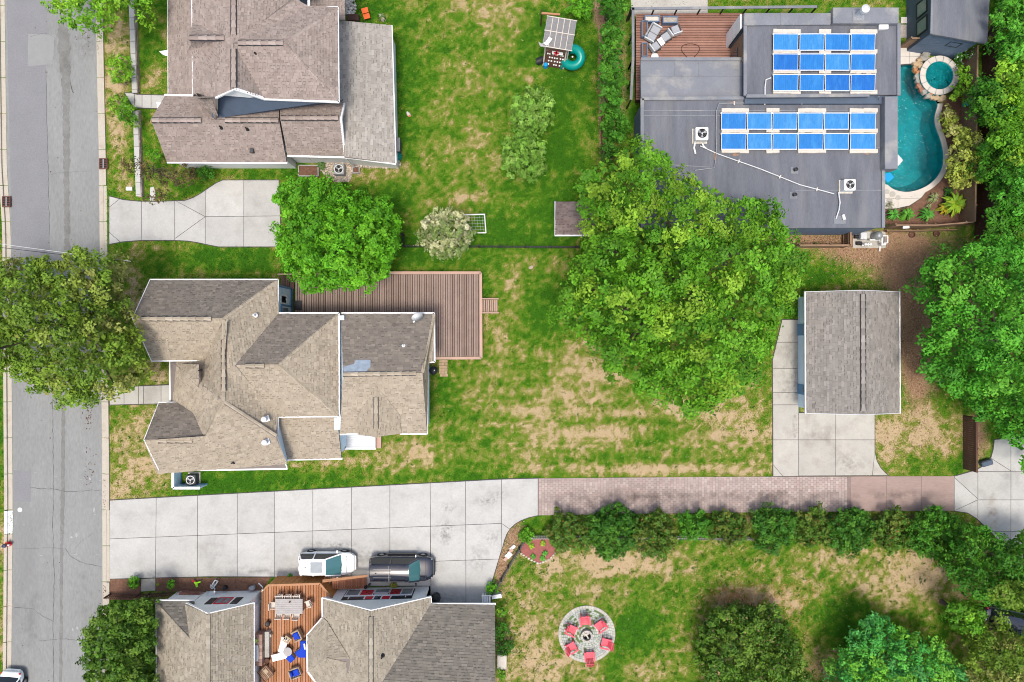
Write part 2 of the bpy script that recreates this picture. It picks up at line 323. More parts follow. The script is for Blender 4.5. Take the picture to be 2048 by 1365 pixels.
# ------------------------------------------------------------------ flat paving helpers (pixel polygons)
def area2(p): return sum(p[i][0]*p[(i+1) % len(p)][1]-p[(i+1) % len(p)][0]*p[i][1] for i in range(len(p)))
def halfplane(poly, a, b, side):
    out = []; f = lambda p: side*((b[0]-a[0])*(p[1]-a[1])-(b[1]-a[1])*(p[0]-a[0]))
    for i in range(len(poly)):
        p, q = poly[i], poly[(i+1) % len(poly)]; fp, fq = f(p), f(q)
        if fp >= 0: out.append(p)
        if (fp > 0) != (fq > 0) and abs(fp-fq) > 1e-9:
            t = fp/(fp-fq); out.append((p[0]+(q[0]-p[0])*t, p[1]+(q[1]-p[1])*t))
    return out
def split(polys, a, b, within=None):
    r = []
    for p in polys:
        c = (sum(q[0] for q in p)/len(p), sum(q[1] for q in p)/len(p))
        if within and not within(c): r.append(p); continue
        for s in (1, -1):
            q = halfplane(p, a, b, s)
            if len(q) > 2 and abs(area2(q)) > 24: r.append(q)
    return r
def inset(p, d):
    p = [q for i, q in enumerate(p) if math.hypot(q[0]-p[i-1][0], q[1]-p[i-1][1]) > .05]
    if area2(p) < 0: p = p[::-1]
    n = len(p); out = []
    for i in range(n):
        a, b, c = Vector(p[i-1]), Vector(p[i]), Vector(p[(i+1) % n])
        u = (b-a); v = (c-b)
        if u.length < 1e-6 or v.length < 1e-6: continue
        u.normalize(); v.normalize(); n1 = Vector((-u.y, u.x)); n2 = Vector((-v.y, v.x)); k = 1+n1.dot(n2)
        out.append(tuple(b+(n1+n2)*(d/max(k, .35))))
    return out
def slab_set(parent, polys, name, z0, z1, mt, gap=.45, jit=0.0):
    for p in polys:
        q = inset(p, gap)
        if len(q) < 3: continue
        dz = random.uniform(-jit, jit)
        MB().prism([W(*v)[:2] for v in q], z0, z1+dz).build(name, mt, parent, bevel=.008)
def bez(*pts, n=8):
    pts = [Vector(p) for p in pts]; r = []
    for i in range(n+1):
        t = i/n; q = pts
        while len(q) > 1: q = [q[j]*(1-t)+q[j+1]*t for j in range(len(q)-1)]
        r.append((q[0].x, q[0].y))
    return r
def inpoly(px, py, poly):
    c = np.zeros(px.shape, bool); n = len(poly); j = n-1
    for i in range(n):
        (ax, ay), (bx, by) = poly[i], poly[j]; k = ((ay > py) != (by > py)) & (px < (bx-ax)*(py-ay)/((by-ay) if abs(by-ay) > 1e-9 else 1e-9)+ax); c ^= k; j = i
    return c
def smooth_loop(pts, n=6):
    out = []; N = len(pts)
    for i in range(N):
        p0, p1, p2, p3 = [Vector(pts[(i+k-1) % N]) for k in range(4)]
        for j in range(n):
            t = j/n; out.append(tuple(.5*((2*p1)+(p2-p0)*t+(2*p0-5*p1+4*p2-p3)*t*t+(3*p1-p0-3*p2+p3)*t**3)))
    return out
POOL = smooth_loop([(1775, 140), (1800, 131), (1826, 129), (1846, 150), (1850, 176), (1862, 194), (1874, 208), (1869, 232), (1870, 252), (1880, 280), (1886, 308), (1884, 334), (1872, 356), (1850, 374), (1820, 384), (1794, 382), (1776, 372), (1760, 350), (1756, 260), (1758, 180)], 5)

# ---- road
def road_mat():
    m = mat('bleached_asphalt', (.228, .232, .224), .93, .09, .5, fine=.12, dark=(.175, .172, .165), dscale=.22, damt=.6, warp=(1, .3, 1)); return m
M['road'] = road_mat(); M['road_patch'] = mat('newer_asphalt_patch', (.20, .20, .205), .93, .06, .7, fine=.12); M['tar'] = mat('dark_tar_streak', (.172, .17, .158), .9, .16, 1.2, fine=.2, dark=(.222, .225, .216), dscale=1.6, damt=1.0); M['crack'] = mat('crack', (.07, .065, .06), .95, .2, 5)
RL = [(9, -60), (14, 330), (22, 460), (25, 905), (26, 1000), (23, 1365), (22, 1450)]      # left road edge
RR = [(190, -60), (195, 200), (198, 330), (199, 460), (204, 905), (205, 1200), (205, 1450)]
def along(pl, y):
    for a, b in zip(pl, pl[1:]):
        if a[1] <= y <= b[1]: return a[0]+(b[0]-a[0])*(y-a[1])/(b[1]-a[1])
    return pl[-1][0]
poly = RL+RR[::-1]; hard(poly)
ZR = .012
mb = MB(); ys = list(range(-60, 1451, 30))
for a, b in zip(ys, ys[1:]): mb.quad(W(along(RL, b), b, ZR), W(along(RR, b), b, ZR), W(along(RR, a), a, ZR), W(along(RL, a), a, ZR))
road = tag(mb.build('road', M['road']), 'pale grey asphalt street running down the left side', kind='structure')
def sheet(name, pts, mt, z, parent):
    ob = MB().add([W(x, y, z) for x, y in pts], [tuple(range(len(pts)))[::-1]]).build(name, mt, parent); return ob
sheet('asphalt_patch', [(92, 134), (96, -60), (12, -60), (20, 330), (28, 660), (104, 660), (96, 330)], M['road_patch'], ZR+.004, road)
sheet('asphalt_patch', [(27, 941), (62, 943), (61, 1004), (27, 1003)], M['road_patch'], ZR+.004, road)
sheet('asphalt_patch', [(56, 68), (112, 70), (108, 128), (56, 133)], mat('pale_patch', (.245, .247, .24), .93, .06, 2, fine=.1), ZR+.008, road)
def streak(pts, wds, name='tar_streak', mt=None, z=ZR+.012):
    p2, w2 = [], []
    for (a, b, wa, wb) in zip(pts, pts[1:], wds, wds[1:]):
        k = max(2, int((b[1]-a[1])/5))
        for i in range(k): t = i/k; p2.append((a[0]+(b[0]-a[0])*t+random.uniform(-.8, .8), a[1]+(b[1]-a[1])*t)); w2.append((wa+(wb-wa)*t)*random.uniform(.7, 1.15))
    pts, wds = p2+[pts[-1]], w2+[wds[-1]]; vs = []
    for (x, y), w in zip(pts, wds): vs += [W(x-w/2, y, z), W(x+w/2, y, z)]
    return MB().add(vs, [(2*i, 2*i+2, 2*i+3, 2*i+1) for i in range(len(pts)-1)]).build(name, mt or M['tar'], road)
streak([(125, 30), (127, 80), (129, 120), (131, 150), (132, 200), (133, 300), (133, 370), (134, 440), (134, 500)], [14, 28, 26, 20, 14, 14, 13, 11, 12])
streak([(127, 760), (126, 900), (125, 1000), (123, 1120), (122, 1250), (121, 1450)], [8, 7, 8, 6, 6, 6])
def crack(pts, w=.7):
    pp = []
    for (a, b) in zip(pts, pts[1:]):
        n = max(2, int(math.hypot(b[0]-a[0], b[1]-a[1])/6))
        for i in range(n): t = i/n; pp.append((a[0]+(b[0]-a[0])*t+random.uniform(-1, 1), a[1]+(b[1]-a[1])*t+random.uniform(-1, 1)))
    pp.append(pts[-1]); vs = []
    for i, p in enumerate(pp):
        q = pp[min(i+1, len(pp)-1)]; r = pp[max(i-1, 0)]; d = Vector((q[0]-r[0], q[1]-r[1])).normalized(); ww = w*random.uniform(.15, .5)
        vs += [W(p[0]-d.y*ww, p[1]+d.x*ww, ZR+.016), W(p[0]+d.y*ww, p[1]-d.x*ww, ZR+.016)]
    f = [(2*i, 2*i+1, 2*i+3, 2*i+2) for i in range(len(pp)-1)]
    MB().add(vs, f).build('crack', M['crack'], road)
crack([(105, 800), (106, 905), (107, 1000), (105, 1060), (108, 1150), (106, 1260), (107, 1365)], .8)
crack([(60, 976), (108, 979), (135, 984), (203, 980)], .8); crack([(108, 1097), (131, 1098)]); crack([(131, 1098), (140, 1112), (155, 1121), (172, 1128), (203, 1134)], .6)
crack([(185, 1067), (160, 1085), (150, 1097)], .5); crack([(30, 1216), (65, 1218), (85, 1232), (106, 1243)], .5); crack([(80, 1283), (125, 1278), (160, 1281)], .6)
crack([(92, 140), (93, 230), (96, 330), (99, 470)], .6); crack([(97, 350), (130, 345), (180, 342)], .4); crack([(25, 1098), (60, 1097), (108, 1097)], .4)
crack([(140, 165), (143, 180), (147, 186)], 1.6); crack([(60, 75), (90, 66), (110, 76), (106, 128)], .5)
mb = MB()
for (x, y, w, h) in ((82, 1111, 9, 1.6), (150, 1110, 15, 1.6), (195, 1109, 12, 1.6), (71, 946, 9, 1.4), (112, 954, 10, 1.4), (162, 960, 8, 1.6), (200, 962, 7, 1.6), (48, 1050, 8, .9), (30, 940, 10, 1.2), (153, 1108, 3, 2.5), (143, 1075, 6, 5), (153, 1070, 8, 12), (188, 1020, 4, 14), (190, 1030, 8, 2), (180, 958, 6, 6), (145, 1260, 5, 8), (155, 1256, 6, 9), (156, 1283, 7, 8)):
    c = W(x, y, ZR+.02); n = 7; k = random.random()*6
    mb.add([(c.x+math.cos(i/n*6.283+k)*w/50*random.uniform(.5, 1.1), c.y+math.sin(i/n*6.283+k)*h/50*random.uniform(.5, 1.1), c.z) for i in range(n)], [tuple(range(n))])
mb.build('worn_paint_mark', mat('worn_white_survey_paint', (.33, .335, .325), .9, .2, 8, fine=.2), road)
MB().lathe(W(40, 1020, ZR), [(.19, 0), (.19, .02), (.17, .024), (0.001, .024)], 20).build('manhole_cover', M['lgrey'], road)
mb = MB()
for i in range(150):
    x, y = random.choice([(random.gauss(165, 12), random.gauss(76, 14)), (random.gauss(176, 6), random.gauss(830, 14)), (random.gauss(178, 8), random.gauss(935, 26)), (random.uniform(30, 200), random.uniform(0, 1365))])
    if 30 < x < 200: mb.lathe(W(x, y, ZR), [(random.uniform(.02, .06), 0), (.02, .02), (0.001, .022)], 5)
tag(mb.build('litter', M['wood_dark'], road), kind='stuff')
# ---- kerbs: a gutter pan and a raised kerb, cast in lengths
kerb = thing('kerb', 'pale concrete kerb and gutter along both sides of the street', None); tag(kerb, kind='structure')
del kerb['label']; kerb['label'] = 'weathered concrete kerb and gutter edging the street'
def kerb_run(edge, s, y0, y1, lowered=()):
    y = y0
    while y < y1:
        yb = min(y+72, y1); low = any(a < (y+yb)/2 < b for a, b in lowered); e = lambda yy, d: W(along(edge, yy)+s*d, yy)
        yy = [y+.5, (y+yb)/2, yb-.5]
        for (d0, d1, h) in ((0.2, 9, .022), (9.3, 15.5, .03 if low else .13)):
            p = [e(q, d0) for q in yy]+[e(q, d1) for q in yy[::-1]]
            MB().prism([v[:2] for v in p], 0, h).build('gutter' if d0 < 5 else 'kerb_stone', M['kerbwhite'] if (s < 0 and 1015 < (y+yb)/2 < 1072) else M['kerb'], kerb, bevel=.015)
        y = yb
    hard([(along(edge, q), q) for q in range(y0, y1+1, 60)]+[(along(edge, q)+s*15.5, q) for q in range(y1, y0-1, -60)])
kerb_run(RR, 1, -60, 1440, [(385, 500), (770, 812), (990, 1165)])
kerb_run(RL, -1, -60, 1021); kerb_run(RL, -1, 1021, 1068); kerb_run(RL, -1, 1068, 1440)
mb = MB()
for i in range(110):
    y = random.choice([random.uniform(60, 118), random.uniform(950, 1030), random.uniform(1170, 1200)]); mb.lathe(W(along(RR, y)+random.uniform(1, 9), y, .03), [(random.uniform(.015, .04), 0), (.012, .02), (.001, .02)], 5)
tag(mb.build('leaf_litter', M['mulch'], kerb), kind='stuff')
# ---- driveways
ZD = .05
def paved(name, label, poly, cuts, mt=None, z=ZD, slabname='slab', gap=.42, within=None):
    hard(poly); root = MB().prism([W(*p)[:2] for p in inset(poly, -1.3)], -.05, z-.022).build(name, M['crack'] if True else None)
    tag(root, label, kind='structure'); ps = [poly]
    for c in cuts: ps = split(ps, c[0], c[1], c[2] if len(c) > 2 else None)
    slab_set(root, ps, slabname, z-.03, z, mt or M['concrete'], gap, .003); return root
dA = [(219, 393)]+bez((219, 393), (262, 410), (330, 402), (370, 402), n=5)[1:]+bez((370, 402), (400, 396), (425, 366), (446, 361), n=5)[1:]+[(558, 361), (563, 494), (438, 494)]+bez((438, 494), (405, 489), (390, 481), (350, 481), n=4)[1:]+[(285, 481), (245, 484), (219, 489)]
paved('driveway', 'pale concrete driveway flaring towards the street below the brown roofed house', dA,
      [((283, 300), (285, 600)), ((350, 300), (350, 600)), ((411, 300), (411, 600)), ((488, 300), (488, 600)), ((411, 434), (600, 432), lambda c: c[0] > 411), ((411, 434), (350, 401), lambda c: 350 < c[0] < 411), ((411, 434), (350, 478), lambda c: 350 < c[0] < 411), ((219, 415), (238, 400), lambda c: c[0] < 283), ((219, 465), (240, 484), lambda c: c[0] < 283)])
dB = [(220, 1001), (400, 991), (700, 975), (1000, 959), (1076, 957), (1076, 1031)]+bez((1076, 1031), (1035, 1038), (1016, 1054), (1009, 1080), n=6)[1:]+[(985, 1160), (982, 1210), (862, 1210), (862, 1172), (640, 1172), (640, 1154), (420, 1153), (220, 1158)]
vx = [(314, 311), (396, 395), (475, 475), (549, 549), (626, 626), (703, 703), (780, 780), (860, 862), (931, 932), (1003, 1003)]
cuts = [((a, 900), (b, 1200)) for a, b in vx]+[((220, 1078), (1003, 1047), lambda c: c[0] < 1003), ((1003, 1047), (1022, 1060), lambda c: c[0] > 1003), ((862, 1123), (1000, 1118), lambda c: c[0] > 862 and c[1] > 1055)]
drB = paved('driveway', 'long wide concrete driveway of square slabs where two vehicles are parked', dB, cuts)
dG = [(1597, 826), (1749, 826), (1749, 905)]+bez((1749, 905), (1752, 932), (1768, 944), (1776, 951), n=4)[1:]+[(1597, 952)]; dG2 = [(1564, 640), (1597, 640), (1597, 952.5), (1546, 953), (1545, 720)]
paved('driveway', 'narrow stained concrete strip along the blue wall of the garage', dG2, [((1540, y), (1600, y)) for y in (685, 737, 785, 810, 880)]+[((1565, 952), (1546, 930), lambda c: c[1] > 880)], M['concrete_old'])
paved('driveway', 'stained concrete apron below the garage', dG, [((1540, 880), (1760, 880)), ((1671, 820), (1671, 960)), ((1749, 905), (1744, 952))], M['concrete_old'])
dC = [(1908, 953), (1950, 941)]+bez((1950, 941), (1985, 930), (1986, 905), (1988, 880), n=4)[1:]+[(2140, 860), (2140, 1140), (2060, 1140)]+bez((2060, 1140), (1985, 1075), (1965, 1040), (1935, 1026), n=5)[1:]+[(1908, 1022)]
paved('driveway', 'pale concrete driveway court at the right edge beyond the brick lane', dC, [((1955, 800), (1955, 1300)), ((2021, 800), (2021, 1300)), ((1900, 1000), (2300, 1000), lambda c: c[0] > 1955), ((1900, 943), (2300, 945), lambda c: c[0] > 1955), ((1900, 1063), (2300, 1063), lambda c: c[0] > 1955), ((1908, 955), (1955, 998), lambda c: c[0] < 1955), ((1908, 1022), (1955, 1000), lambda c: c[0] < 1955), ((1955, 900), (2021, 942), lambda c: 1955 < c[0] < 2021 and c[1] < 945)], M['concrete'])
# ---- brick lane
lane = [(1076.5, 957), (1400, 954), (1908, 952.5), (1908, 1021.5), (1500, 1025), (1076.5, 1031)]; hard(lane)
lroot = MB().prism([W(*p)[:2] for p in lane], -.05, .035).build('brick_lane', mat('mauve_joint_sand', (.23, .175, .155), .95, .15, 3)); tag(lroot, 'pink brick paved lane crossing to the right from the concrete driveway', kind='structure')
def lane_y(x, t):
    a = 957-(x-1076)*3/324 if x < 1400 else 954-(x-1400)*1.5/508
    b = 1031-(x-1076)*6/424 if x < 1500 else 1025-(x-1500)*3.5/408
    return a+(b-a)*t
mb = MB(); ncol = int((1699-1078)/5.6); pal = [(.385, .315, .285), (.365, .295, .265), (.405, .335, .30), (.345, .275, .25), (.385, .30, .27)]
for i in range(ncol):
    x0 = 1078+i*5.6; x1 = x0+5.1; edge = 1694+6*math.sin(i*.0)
    rows = 9; off = (i % 2)*.5
    for r in range(rows+1):
        t0, t1 = max(0, (r-off)/rows), min(1, (r+1-off)/rows)
        if t1-t0 < .02: continue
        a, b = lane_y(x0, t0)+.3, lane_y(x0, t1)-.3; c = random.choice(pal); k = random.uniform(.9, 1.08)
        if abs(x0-1200) < 500 and .38 < t0 < .7: k *= .9
        p0, p1 = W(x0, a), W(x1, b); z = .05+random.uniform(-.004, .004)
        mb.add([(p0.x, p1.y, z), (p1.x, p1.y, z), (p1.x, p0.y, z), (p0.x, p0.y, z), (p0.x, p1.y, .02), (p1.x, p1.y, .02), (p1.x, p0.y, .02), (p0.x, p0.y, .02)], [(0, 1, 2, 3), (4, 5, 1, 0), (6, 7, 3, 2), (5, 6, 2, 1), (7, 4, 0, 3)], tuple(q*k for q in c))
tag(mb.build('brick_pavers', M['paver'], lroot), kind='stuff')
xs = [1701, 1772, 1842, 1908]
for a, b in zip(xs, xs[1:]): MB().prism([W(x, y)[:2] for x, y in ((a+.4, lane_y(a, 0)), (b-.4, lane_y(b, 0)), (b-.4, lane_y(b, 1)), (a+.4, lane_y(a, 1)))], 0, .052).build('stamped_slab', M['stamped'], lroot, bevel=.006)
# ---- front walks
paved('front_walk', 'short concrete walk with a step from the street kerb to the beige house', [(220, 775), (345, 770), (345, 807), (220, 810)], [((249, 700), (249, 900)), ((278, 700), (278, 900)), ((288, 700), (288, 900)), ((323, 700), (323, 900))], M['concrete_old'], .07)
paved('front_walk', 'short concrete walk from the garden wall to the brown roofed house', [(250, 187), (263, 187), (275, 190), (345, 192), (345, 219), (268, 216)], [((270, 100), (270, 300)), ((285, 100), (285, 300)), ((303, 100), (303, 300))], M['concrete'], .07)
cen = V[F].mean(1); hpx = cen[:, 0]*S+CX; hpy = CY-cen[:, 1]*S
inside = np.zeros(len(F), bool)
for k in range(16): inside |= inpoly(hpx+6*math.cos(k*.3927), hpy+6*math.sin(k*.3927), POOL)
inside |= np.hypot(hpx-1879, hpy-151) < 34
gr = np_obj('ground', V, F[~inside], M['ground'])
a = gr.data.attributes.new('cover', 'FLOAT_COLOR', 'POINT'); a.data.foreach_set('color', ga.astype(np.float32).ravel())
tag(gr, 'lawn with green grass, dry tan patches and bare brown soil', kind='structure')
# ------------------------------------------------------------------ shingled roofs
NORTHPAL = {'beige': 'beige_north', 'brown': 'brown', 'khaki': 'khaki_north', 'grey': 'grey', 'lightbrown': 'lightbrown', 'mauve': 'mauve'}
PAL = {'beige_north': [(0.196, 0.17, 0.143), (0.174, 0.151, 0.129), (0.218, 0.19, 0.16), (0.151, 0.132, 0.114), (0.235, 0.204, 0.17)], 'khaki_north': [(0.185, 0.168, 0.143), (0.162, 0.148, 0.125), (0.213, 0.193, 0.162), (0.14, 0.127, 0.109)],
       'brown': [(0.308, 0.254, 0.221), (0.286, 0.232, 0.202), (0.335, 0.281, 0.246), (0.254, 0.205, 0.178), (0.313, 0.257, 0.227)],
       'lightbrown': [(0.364, 0.338, 0.296), (0.333, 0.307, 0.27), (0.4, 0.374, 0.333), (0.291, 0.265, 0.234)],
       'beige': [(0.362, 0.308, 0.232), (0.335, 0.283, 0.213), (0.389, 0.337, 0.259), (0.308, 0.257, 0.192), (0.356, 0.302, 0.229)],
       'grey': [(0.27, 0.249, 0.223), (0.244, 0.223, 0.201), (0.297, 0.276, 0.249), (0.212, 0.194, 0.175)],
       'khaki': [(0.321, 0.284, 0.219), (0.294, 0.257, 0.198), (0.353, 0.314, 0.248), (0.262, 0.228, 0.174)],
       'mauve': [(.20, .155, .145), (.17, .13, .125), (.225, .18, .165), (.14, .105, .10)]}
def ray(px, py): return Vector(((px-CX)/S/H, (CY-py)/S/H, -1.0))
def clipto(subject, conv):
    out = subject
    s = 1 if area2(conv) > 0 else -1
    for i in range(len(conv)):
        out = halfplane(out, conv[i], conv[(i+1) % len(conv)], s)
        if len(out) < 3: return []
    return out
def roof(parent, faces, pal, course=.2, wtab=.3, thick=.16, name='roof', lift=.03):
    """faces: lists of (pixel x, pixel y, height). One underlay mesh, one mesh of shingle tabs laid in courses on it."""
    V, F = [], []; sh = MB(); palname = pal
    for fc in faces:
        P = [W(*p) for p in fc]; n = len(P)
        tris = tessellate_polygon([[Vector((p[0], -p[1], 0)) for p in fc]])
        b = len(V); V += [tuple(p-Vector((0, 0, .02))) for p in P]
        pl = []
        for t in tris:
            t = list(t)
            if (P[t[1]]-P[t[0]]).cross(P[t[2]]-P[t[0]]).z < 0: t = t[::-1]
            F.append(tuple(i+b for i in t)); nn = (P[t[1]]-P[t[0]]).cross(P[t[2]]-P[t[0]])
            if nn.length < 1e-6: continue
            nn.normalize(); pl.append(([fc[i][:2] for i in t], nn, nn.dot(P[t[0]])))
        c = sum(P, Vector())/n; A = np.array([tuple(p-c) for p in P]); nv = Vector((0, 0, 0))
        for i in range(n): nv += (P[i]-c).cross(P[(i+1) % n]-c)
        nv.normalize()
        if nv.z < 0: nv = -nv
        pal = PAL[NORTHPAL[palname]] if nv.y > .3 and abs(nv.x) < .3 else PAL[palname]          # beige and khaki roofs take a darker palette on north slopes
        dn = Vector((nv.x, nv.y, 0))
        dn = dn.normalized() if dn.length > .03 else Vector((0, -1, 0))
        e1 = Vector((-dn.y, dn.x, 0)); e2 = (dn-nv*dn.dot(nv)).normalized()     # along the course, down the slope
        pts = [((p-c).dot(e1), (p-c).dot(e2)) for p in P]
        def world(u, v):                                                          # onto the real (triangulated) surface
            q = c+e1*u+e2*v; k = S*H/(H-q.z); px, py = CX+q.x*k, CY-q.y*k; best = None
            for tri, nn, d in pl:
                s = [(tri[(i+1) % 3][0]-tri[i][0])*(py-tri[i][1])-(tri[(i+1) % 3][1]-tri[i][1])*(px-tri[i][0]) for i in range(3)]
                ok = min(max(s[0], 0), 1)+0; m = min(min(s), 0) if sum(s) > 0 else -max(max(s), 0)
                if best is None or m > best[0]: best = (m, nn, d)
            r = ray(px, py); C = Vector((0, 0, H)); t = (best[2]-best[1].dot(C))/best[1].dot(r); t = min(max(t, H-max(p_.z for p_ in P)), H-min(p_.z for p_ in P)); return C+r*t, best[1]
        u0, u1 = min(p[0] for p in pts), max(p[0] for p in pts); v0, v1 = min(p[1] for p in pts), max(p[1] for p in pts)
        nr = max(1, int(math.ceil((v1-v0)/course))); v = v1-nr*course
        for r in range(nr+1):
            va, vb = v+r*course, v+(r+1)*course; u = u0-random.uniform(0, wtab)
            if va > v1: break
            while u < u1:
                w = wtab*random.uniform(.6, 1.4); tabs = [(u, va), (u+w-.012, va), (u+w-.012, vb), (u, vb)]; u += w
                mean = [sum(q_[i] for q_ in pal)/len(pal) for i in range(3)]; cc = tuple(.55*a_+.45*b_ for a_, b_ in zip(random.choice(pal), mean)); k = random.uniform(.97, 1.03); hi = lift*random.choice((.45, .45, 1.0))
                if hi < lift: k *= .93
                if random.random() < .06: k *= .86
                q = clipto(pts, tabs)
                if len(q) < 3 or abs(area2(q)) < .004: continue
                pos = []
                for a in q:
                    wv, nn = world(*a); f = (a[1]-va)/course; pos.append((wv+nn*(.004+hi*min(max(f, 0), 1)), f, wv+nn*.002))
                if area2(q) > 0: pos = pos[::-1]
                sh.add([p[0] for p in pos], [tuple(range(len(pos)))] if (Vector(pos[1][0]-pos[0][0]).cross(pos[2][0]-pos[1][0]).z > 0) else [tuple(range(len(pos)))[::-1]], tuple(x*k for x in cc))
                if len(q) == 4 and random.random() < .42 and pos[0][1] != pos[1][1] or random.random() < .3:
                    us = u-w+w*random.uniform(.05, .4); q2 = clipto(pts, [(us, va+course*.66), (us+w*.5, va+course*.66), (us+w*.5, vb-.004), (us, vb-.004)])
                    if len(q2) >= 3 and abs(area2(q2)) > .002:
                        p2 = []
                        for a in q2: wv, nn = world(*a); p2.append(wv+nn*(.009+hi*min(max((a[1]-va)/course, 0), 1)))
                        if (p2[1]-p2[0]).cross(p2[2]-p2[1]).z < 0: p2 = p2[::-1]
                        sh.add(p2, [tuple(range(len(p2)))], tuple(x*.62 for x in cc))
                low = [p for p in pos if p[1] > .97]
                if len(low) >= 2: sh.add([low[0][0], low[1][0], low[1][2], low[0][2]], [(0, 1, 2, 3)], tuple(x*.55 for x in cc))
    m = MB(); m.v = V; m.f = F
    ob = m.build(name, M['roofboard'], parent)
    so = ob.modifiers.new('thickness', 'SOLIDIFY'); so.thickness = thick; so.offset = -1
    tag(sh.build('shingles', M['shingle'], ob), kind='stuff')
    return ob
M['roofboard'] = mat('roof_edge_board', (.20, .17, .15), .9, .1, 2)
def ridge(parent, a, b, pal, w=.26, cap=.3, up=.05):
    """a row of overlapping cap shingles along a ridge or hip"""
    A, B = W(*a), W(*b); L = (B-A).length; n = max(1, int(L/cap)); d = (B-A)/n; s = Vector((-d.y, d.x, 0)).normalized()*w/2; mb = MB(); pal = PAL[pal]
    for i in range(n):
        p, q = A+d*i, A+d*(i+1.04); cc = random.choice(pal); kk = random.uniform(.98, 1.14); cc = tuple(x*kk for x in cc); z0, z1 = Vector((0, 0, up+.004)), Vector((0, 0, up+.03)); dz = Vector((0, 0, -.09))
        mb.add([p-s+z0+dz, p+z0, p+s+z0+dz, q-s+z1+dz, q+z1, q+s+z1+dz], [(0, 1, 4, 3), (1, 2, 5, 4), (3, 4, 5)], cc)
    ob = mb.build('ridge_cap', M['shingle'], parent)
    for p in ob.data.polygons: pass
    return ob
def ridge_vent(parent, a, b, pal, w=.3):
    ridge(parent, a, b, pal, w+.06, .5, .07)
    A, B = W(*a), W(*b); d = (B-A).normalized(); s = Vector((-d.y, d.x, 0))*(w/2+.02); mb = MB()
    for k in (-1, 1): mb.bar(A+s*k+Vector((0, 0, -.01)), B+s*k+Vector((0, 0, -.01)), .07, .05)
    return mb.build('ridge_vent', M['black'], parent)
def gutter(parent, pts, w=.14, h=.13, mt='white', name='gutter', dz=-.08):
    ps = [W(*p)+Vector((0, 0, dz)) for p in pts]
    for a, b in zip(ps, ps[1:]):
        d = (b-a).normalized(); mb = MB(); mb.bar(a-d*.02, b+d*.02, w, h); ob = mb.build(name, M[mt], parent)
def pipe_vent(parent, px, py, z, mt='black', r=.06, h=.35):
    p = W(px, py, z); mb = MB().lathe(p, [(r*2.4, -.02), (r*1.8, .03), (r, .07), (r, h), (r*.7, h), (r*.7, h-.08), (.001, h-.08)], 10); return mb.build('vent_pipe', M[mt], parent)
def walls(parent, px_pts, ztop, mt, zref=None, name='wall', z0=0.0):
    zr = ztop if zref is None else zref
    return MB().prism([W(x, y, zr)[:2] for x, y in px_pts], z0, ztop).build(name, M[mt], parent)
def facade(parent, p, q, u0, u1, z0, z1, name, mt, proud=.02, thick=.05, out=None):
    """a board on the vertical wall running from p to q (world xy), between distances u0..u1 and heights z0..z1"""
    p = Vector((p[0], p[1], 0)); q = Vector((q[0], q[1], 0)); d = (q-p).normalized(); n = Vector((d.y, -d.x, 0))
    if out is not None and n.dot(out) < 0: n = -n
    a = p+d*(u0+u1)/2+n*(proud+thick/2-.03); c = (a.x, a.y, (z0+z1)/2)
    return MB().box(c, (abs(u1-u0), thick, z1-z0), math.atan2(d.y, d.x)).build(name, M[mt], parent)
def window(parent, p, q, u0, u1, z0, z1, out, frame='white', glass='glass', mull=1, f=.07):
    w = facade(parent, p, q, u0, u1, z0, z1, 'window', glass, .0, .05, out)
    for a, b, c, d in ((u0, u1, z0-f, z0), (u0, u1, z1, z1+f), (u0-f, u0, z0-f, z1+f), (u1, u1+f, z0-f, z1+f)): facade(w, p, q, a, b, c, d, 'frame', frame, .02, .07, out)
    for i in range(mull): facade(w, p, q, u0+(u1-u0)*(i+1)/(mull+1)-.025, u0+(u1-u0)*(i+1)/(mull+1)+.025, z0+.003, z1-.003, 'mullion', frame, .01, .06, out)
    return w
def siding(parent, p, q, z0, z1, out, mt, h=.2):
    """lap boards on a wall face"""
    p = Vector((p[0], p[1], 0)); q = Vector((q[0], q[1], 0)); L = (q-p).length; z = z0
    while z < z1-.03:
        facade(parent, p, q, 0, L, z+.006, min(z+h, z1)-.004, 'siding_board', mt, .0, .05, out); z += h
# ---------------------------------------------------------------- house A: brown roof, top left
hA = thing('house', 'big house with pinkish brown shingle roof and dark slate wall, top left beside the street', 'house', W(520, 200))
eA, rA = 7.3, 9.0
up = [[(384, -80, eA), (467, -80, rA), (467, 178, rA), (431, 194, 8.25), (386, 192, eA)],
      [(386, 192, eA), (431, 194, 8.25), (431, 239, 5.45), (386, 193, 4.3)],
      [(378, 75, 8.6), (450, 76, 8.6), (386, 46, 7.35)], [(378, 75, 8.6), (386, 100, 7.3), (412, 170, 7.9), (450, 76, 8.65)],
      [(467, -80, rA), (617, -80, 7.2), (617, -15, 7.2), (590, -5, 7.3), (467, 86, rA)],
      [(467, 86, rA), (590, -5, 7.3), (618, 15, eA), (675, 15, eA), (568, 86, rA)],
      [(568, 86, rA), (675, 15, eA), (677, 202, eA)], [(467, 88, rA), (568, 86, rA), (677, 202, eA), (528, 197, eA)],
      [(467, 88, rA), (528, 197, eA), (467, 178, rA)]]
ra = roof(hA, up, 'brown')
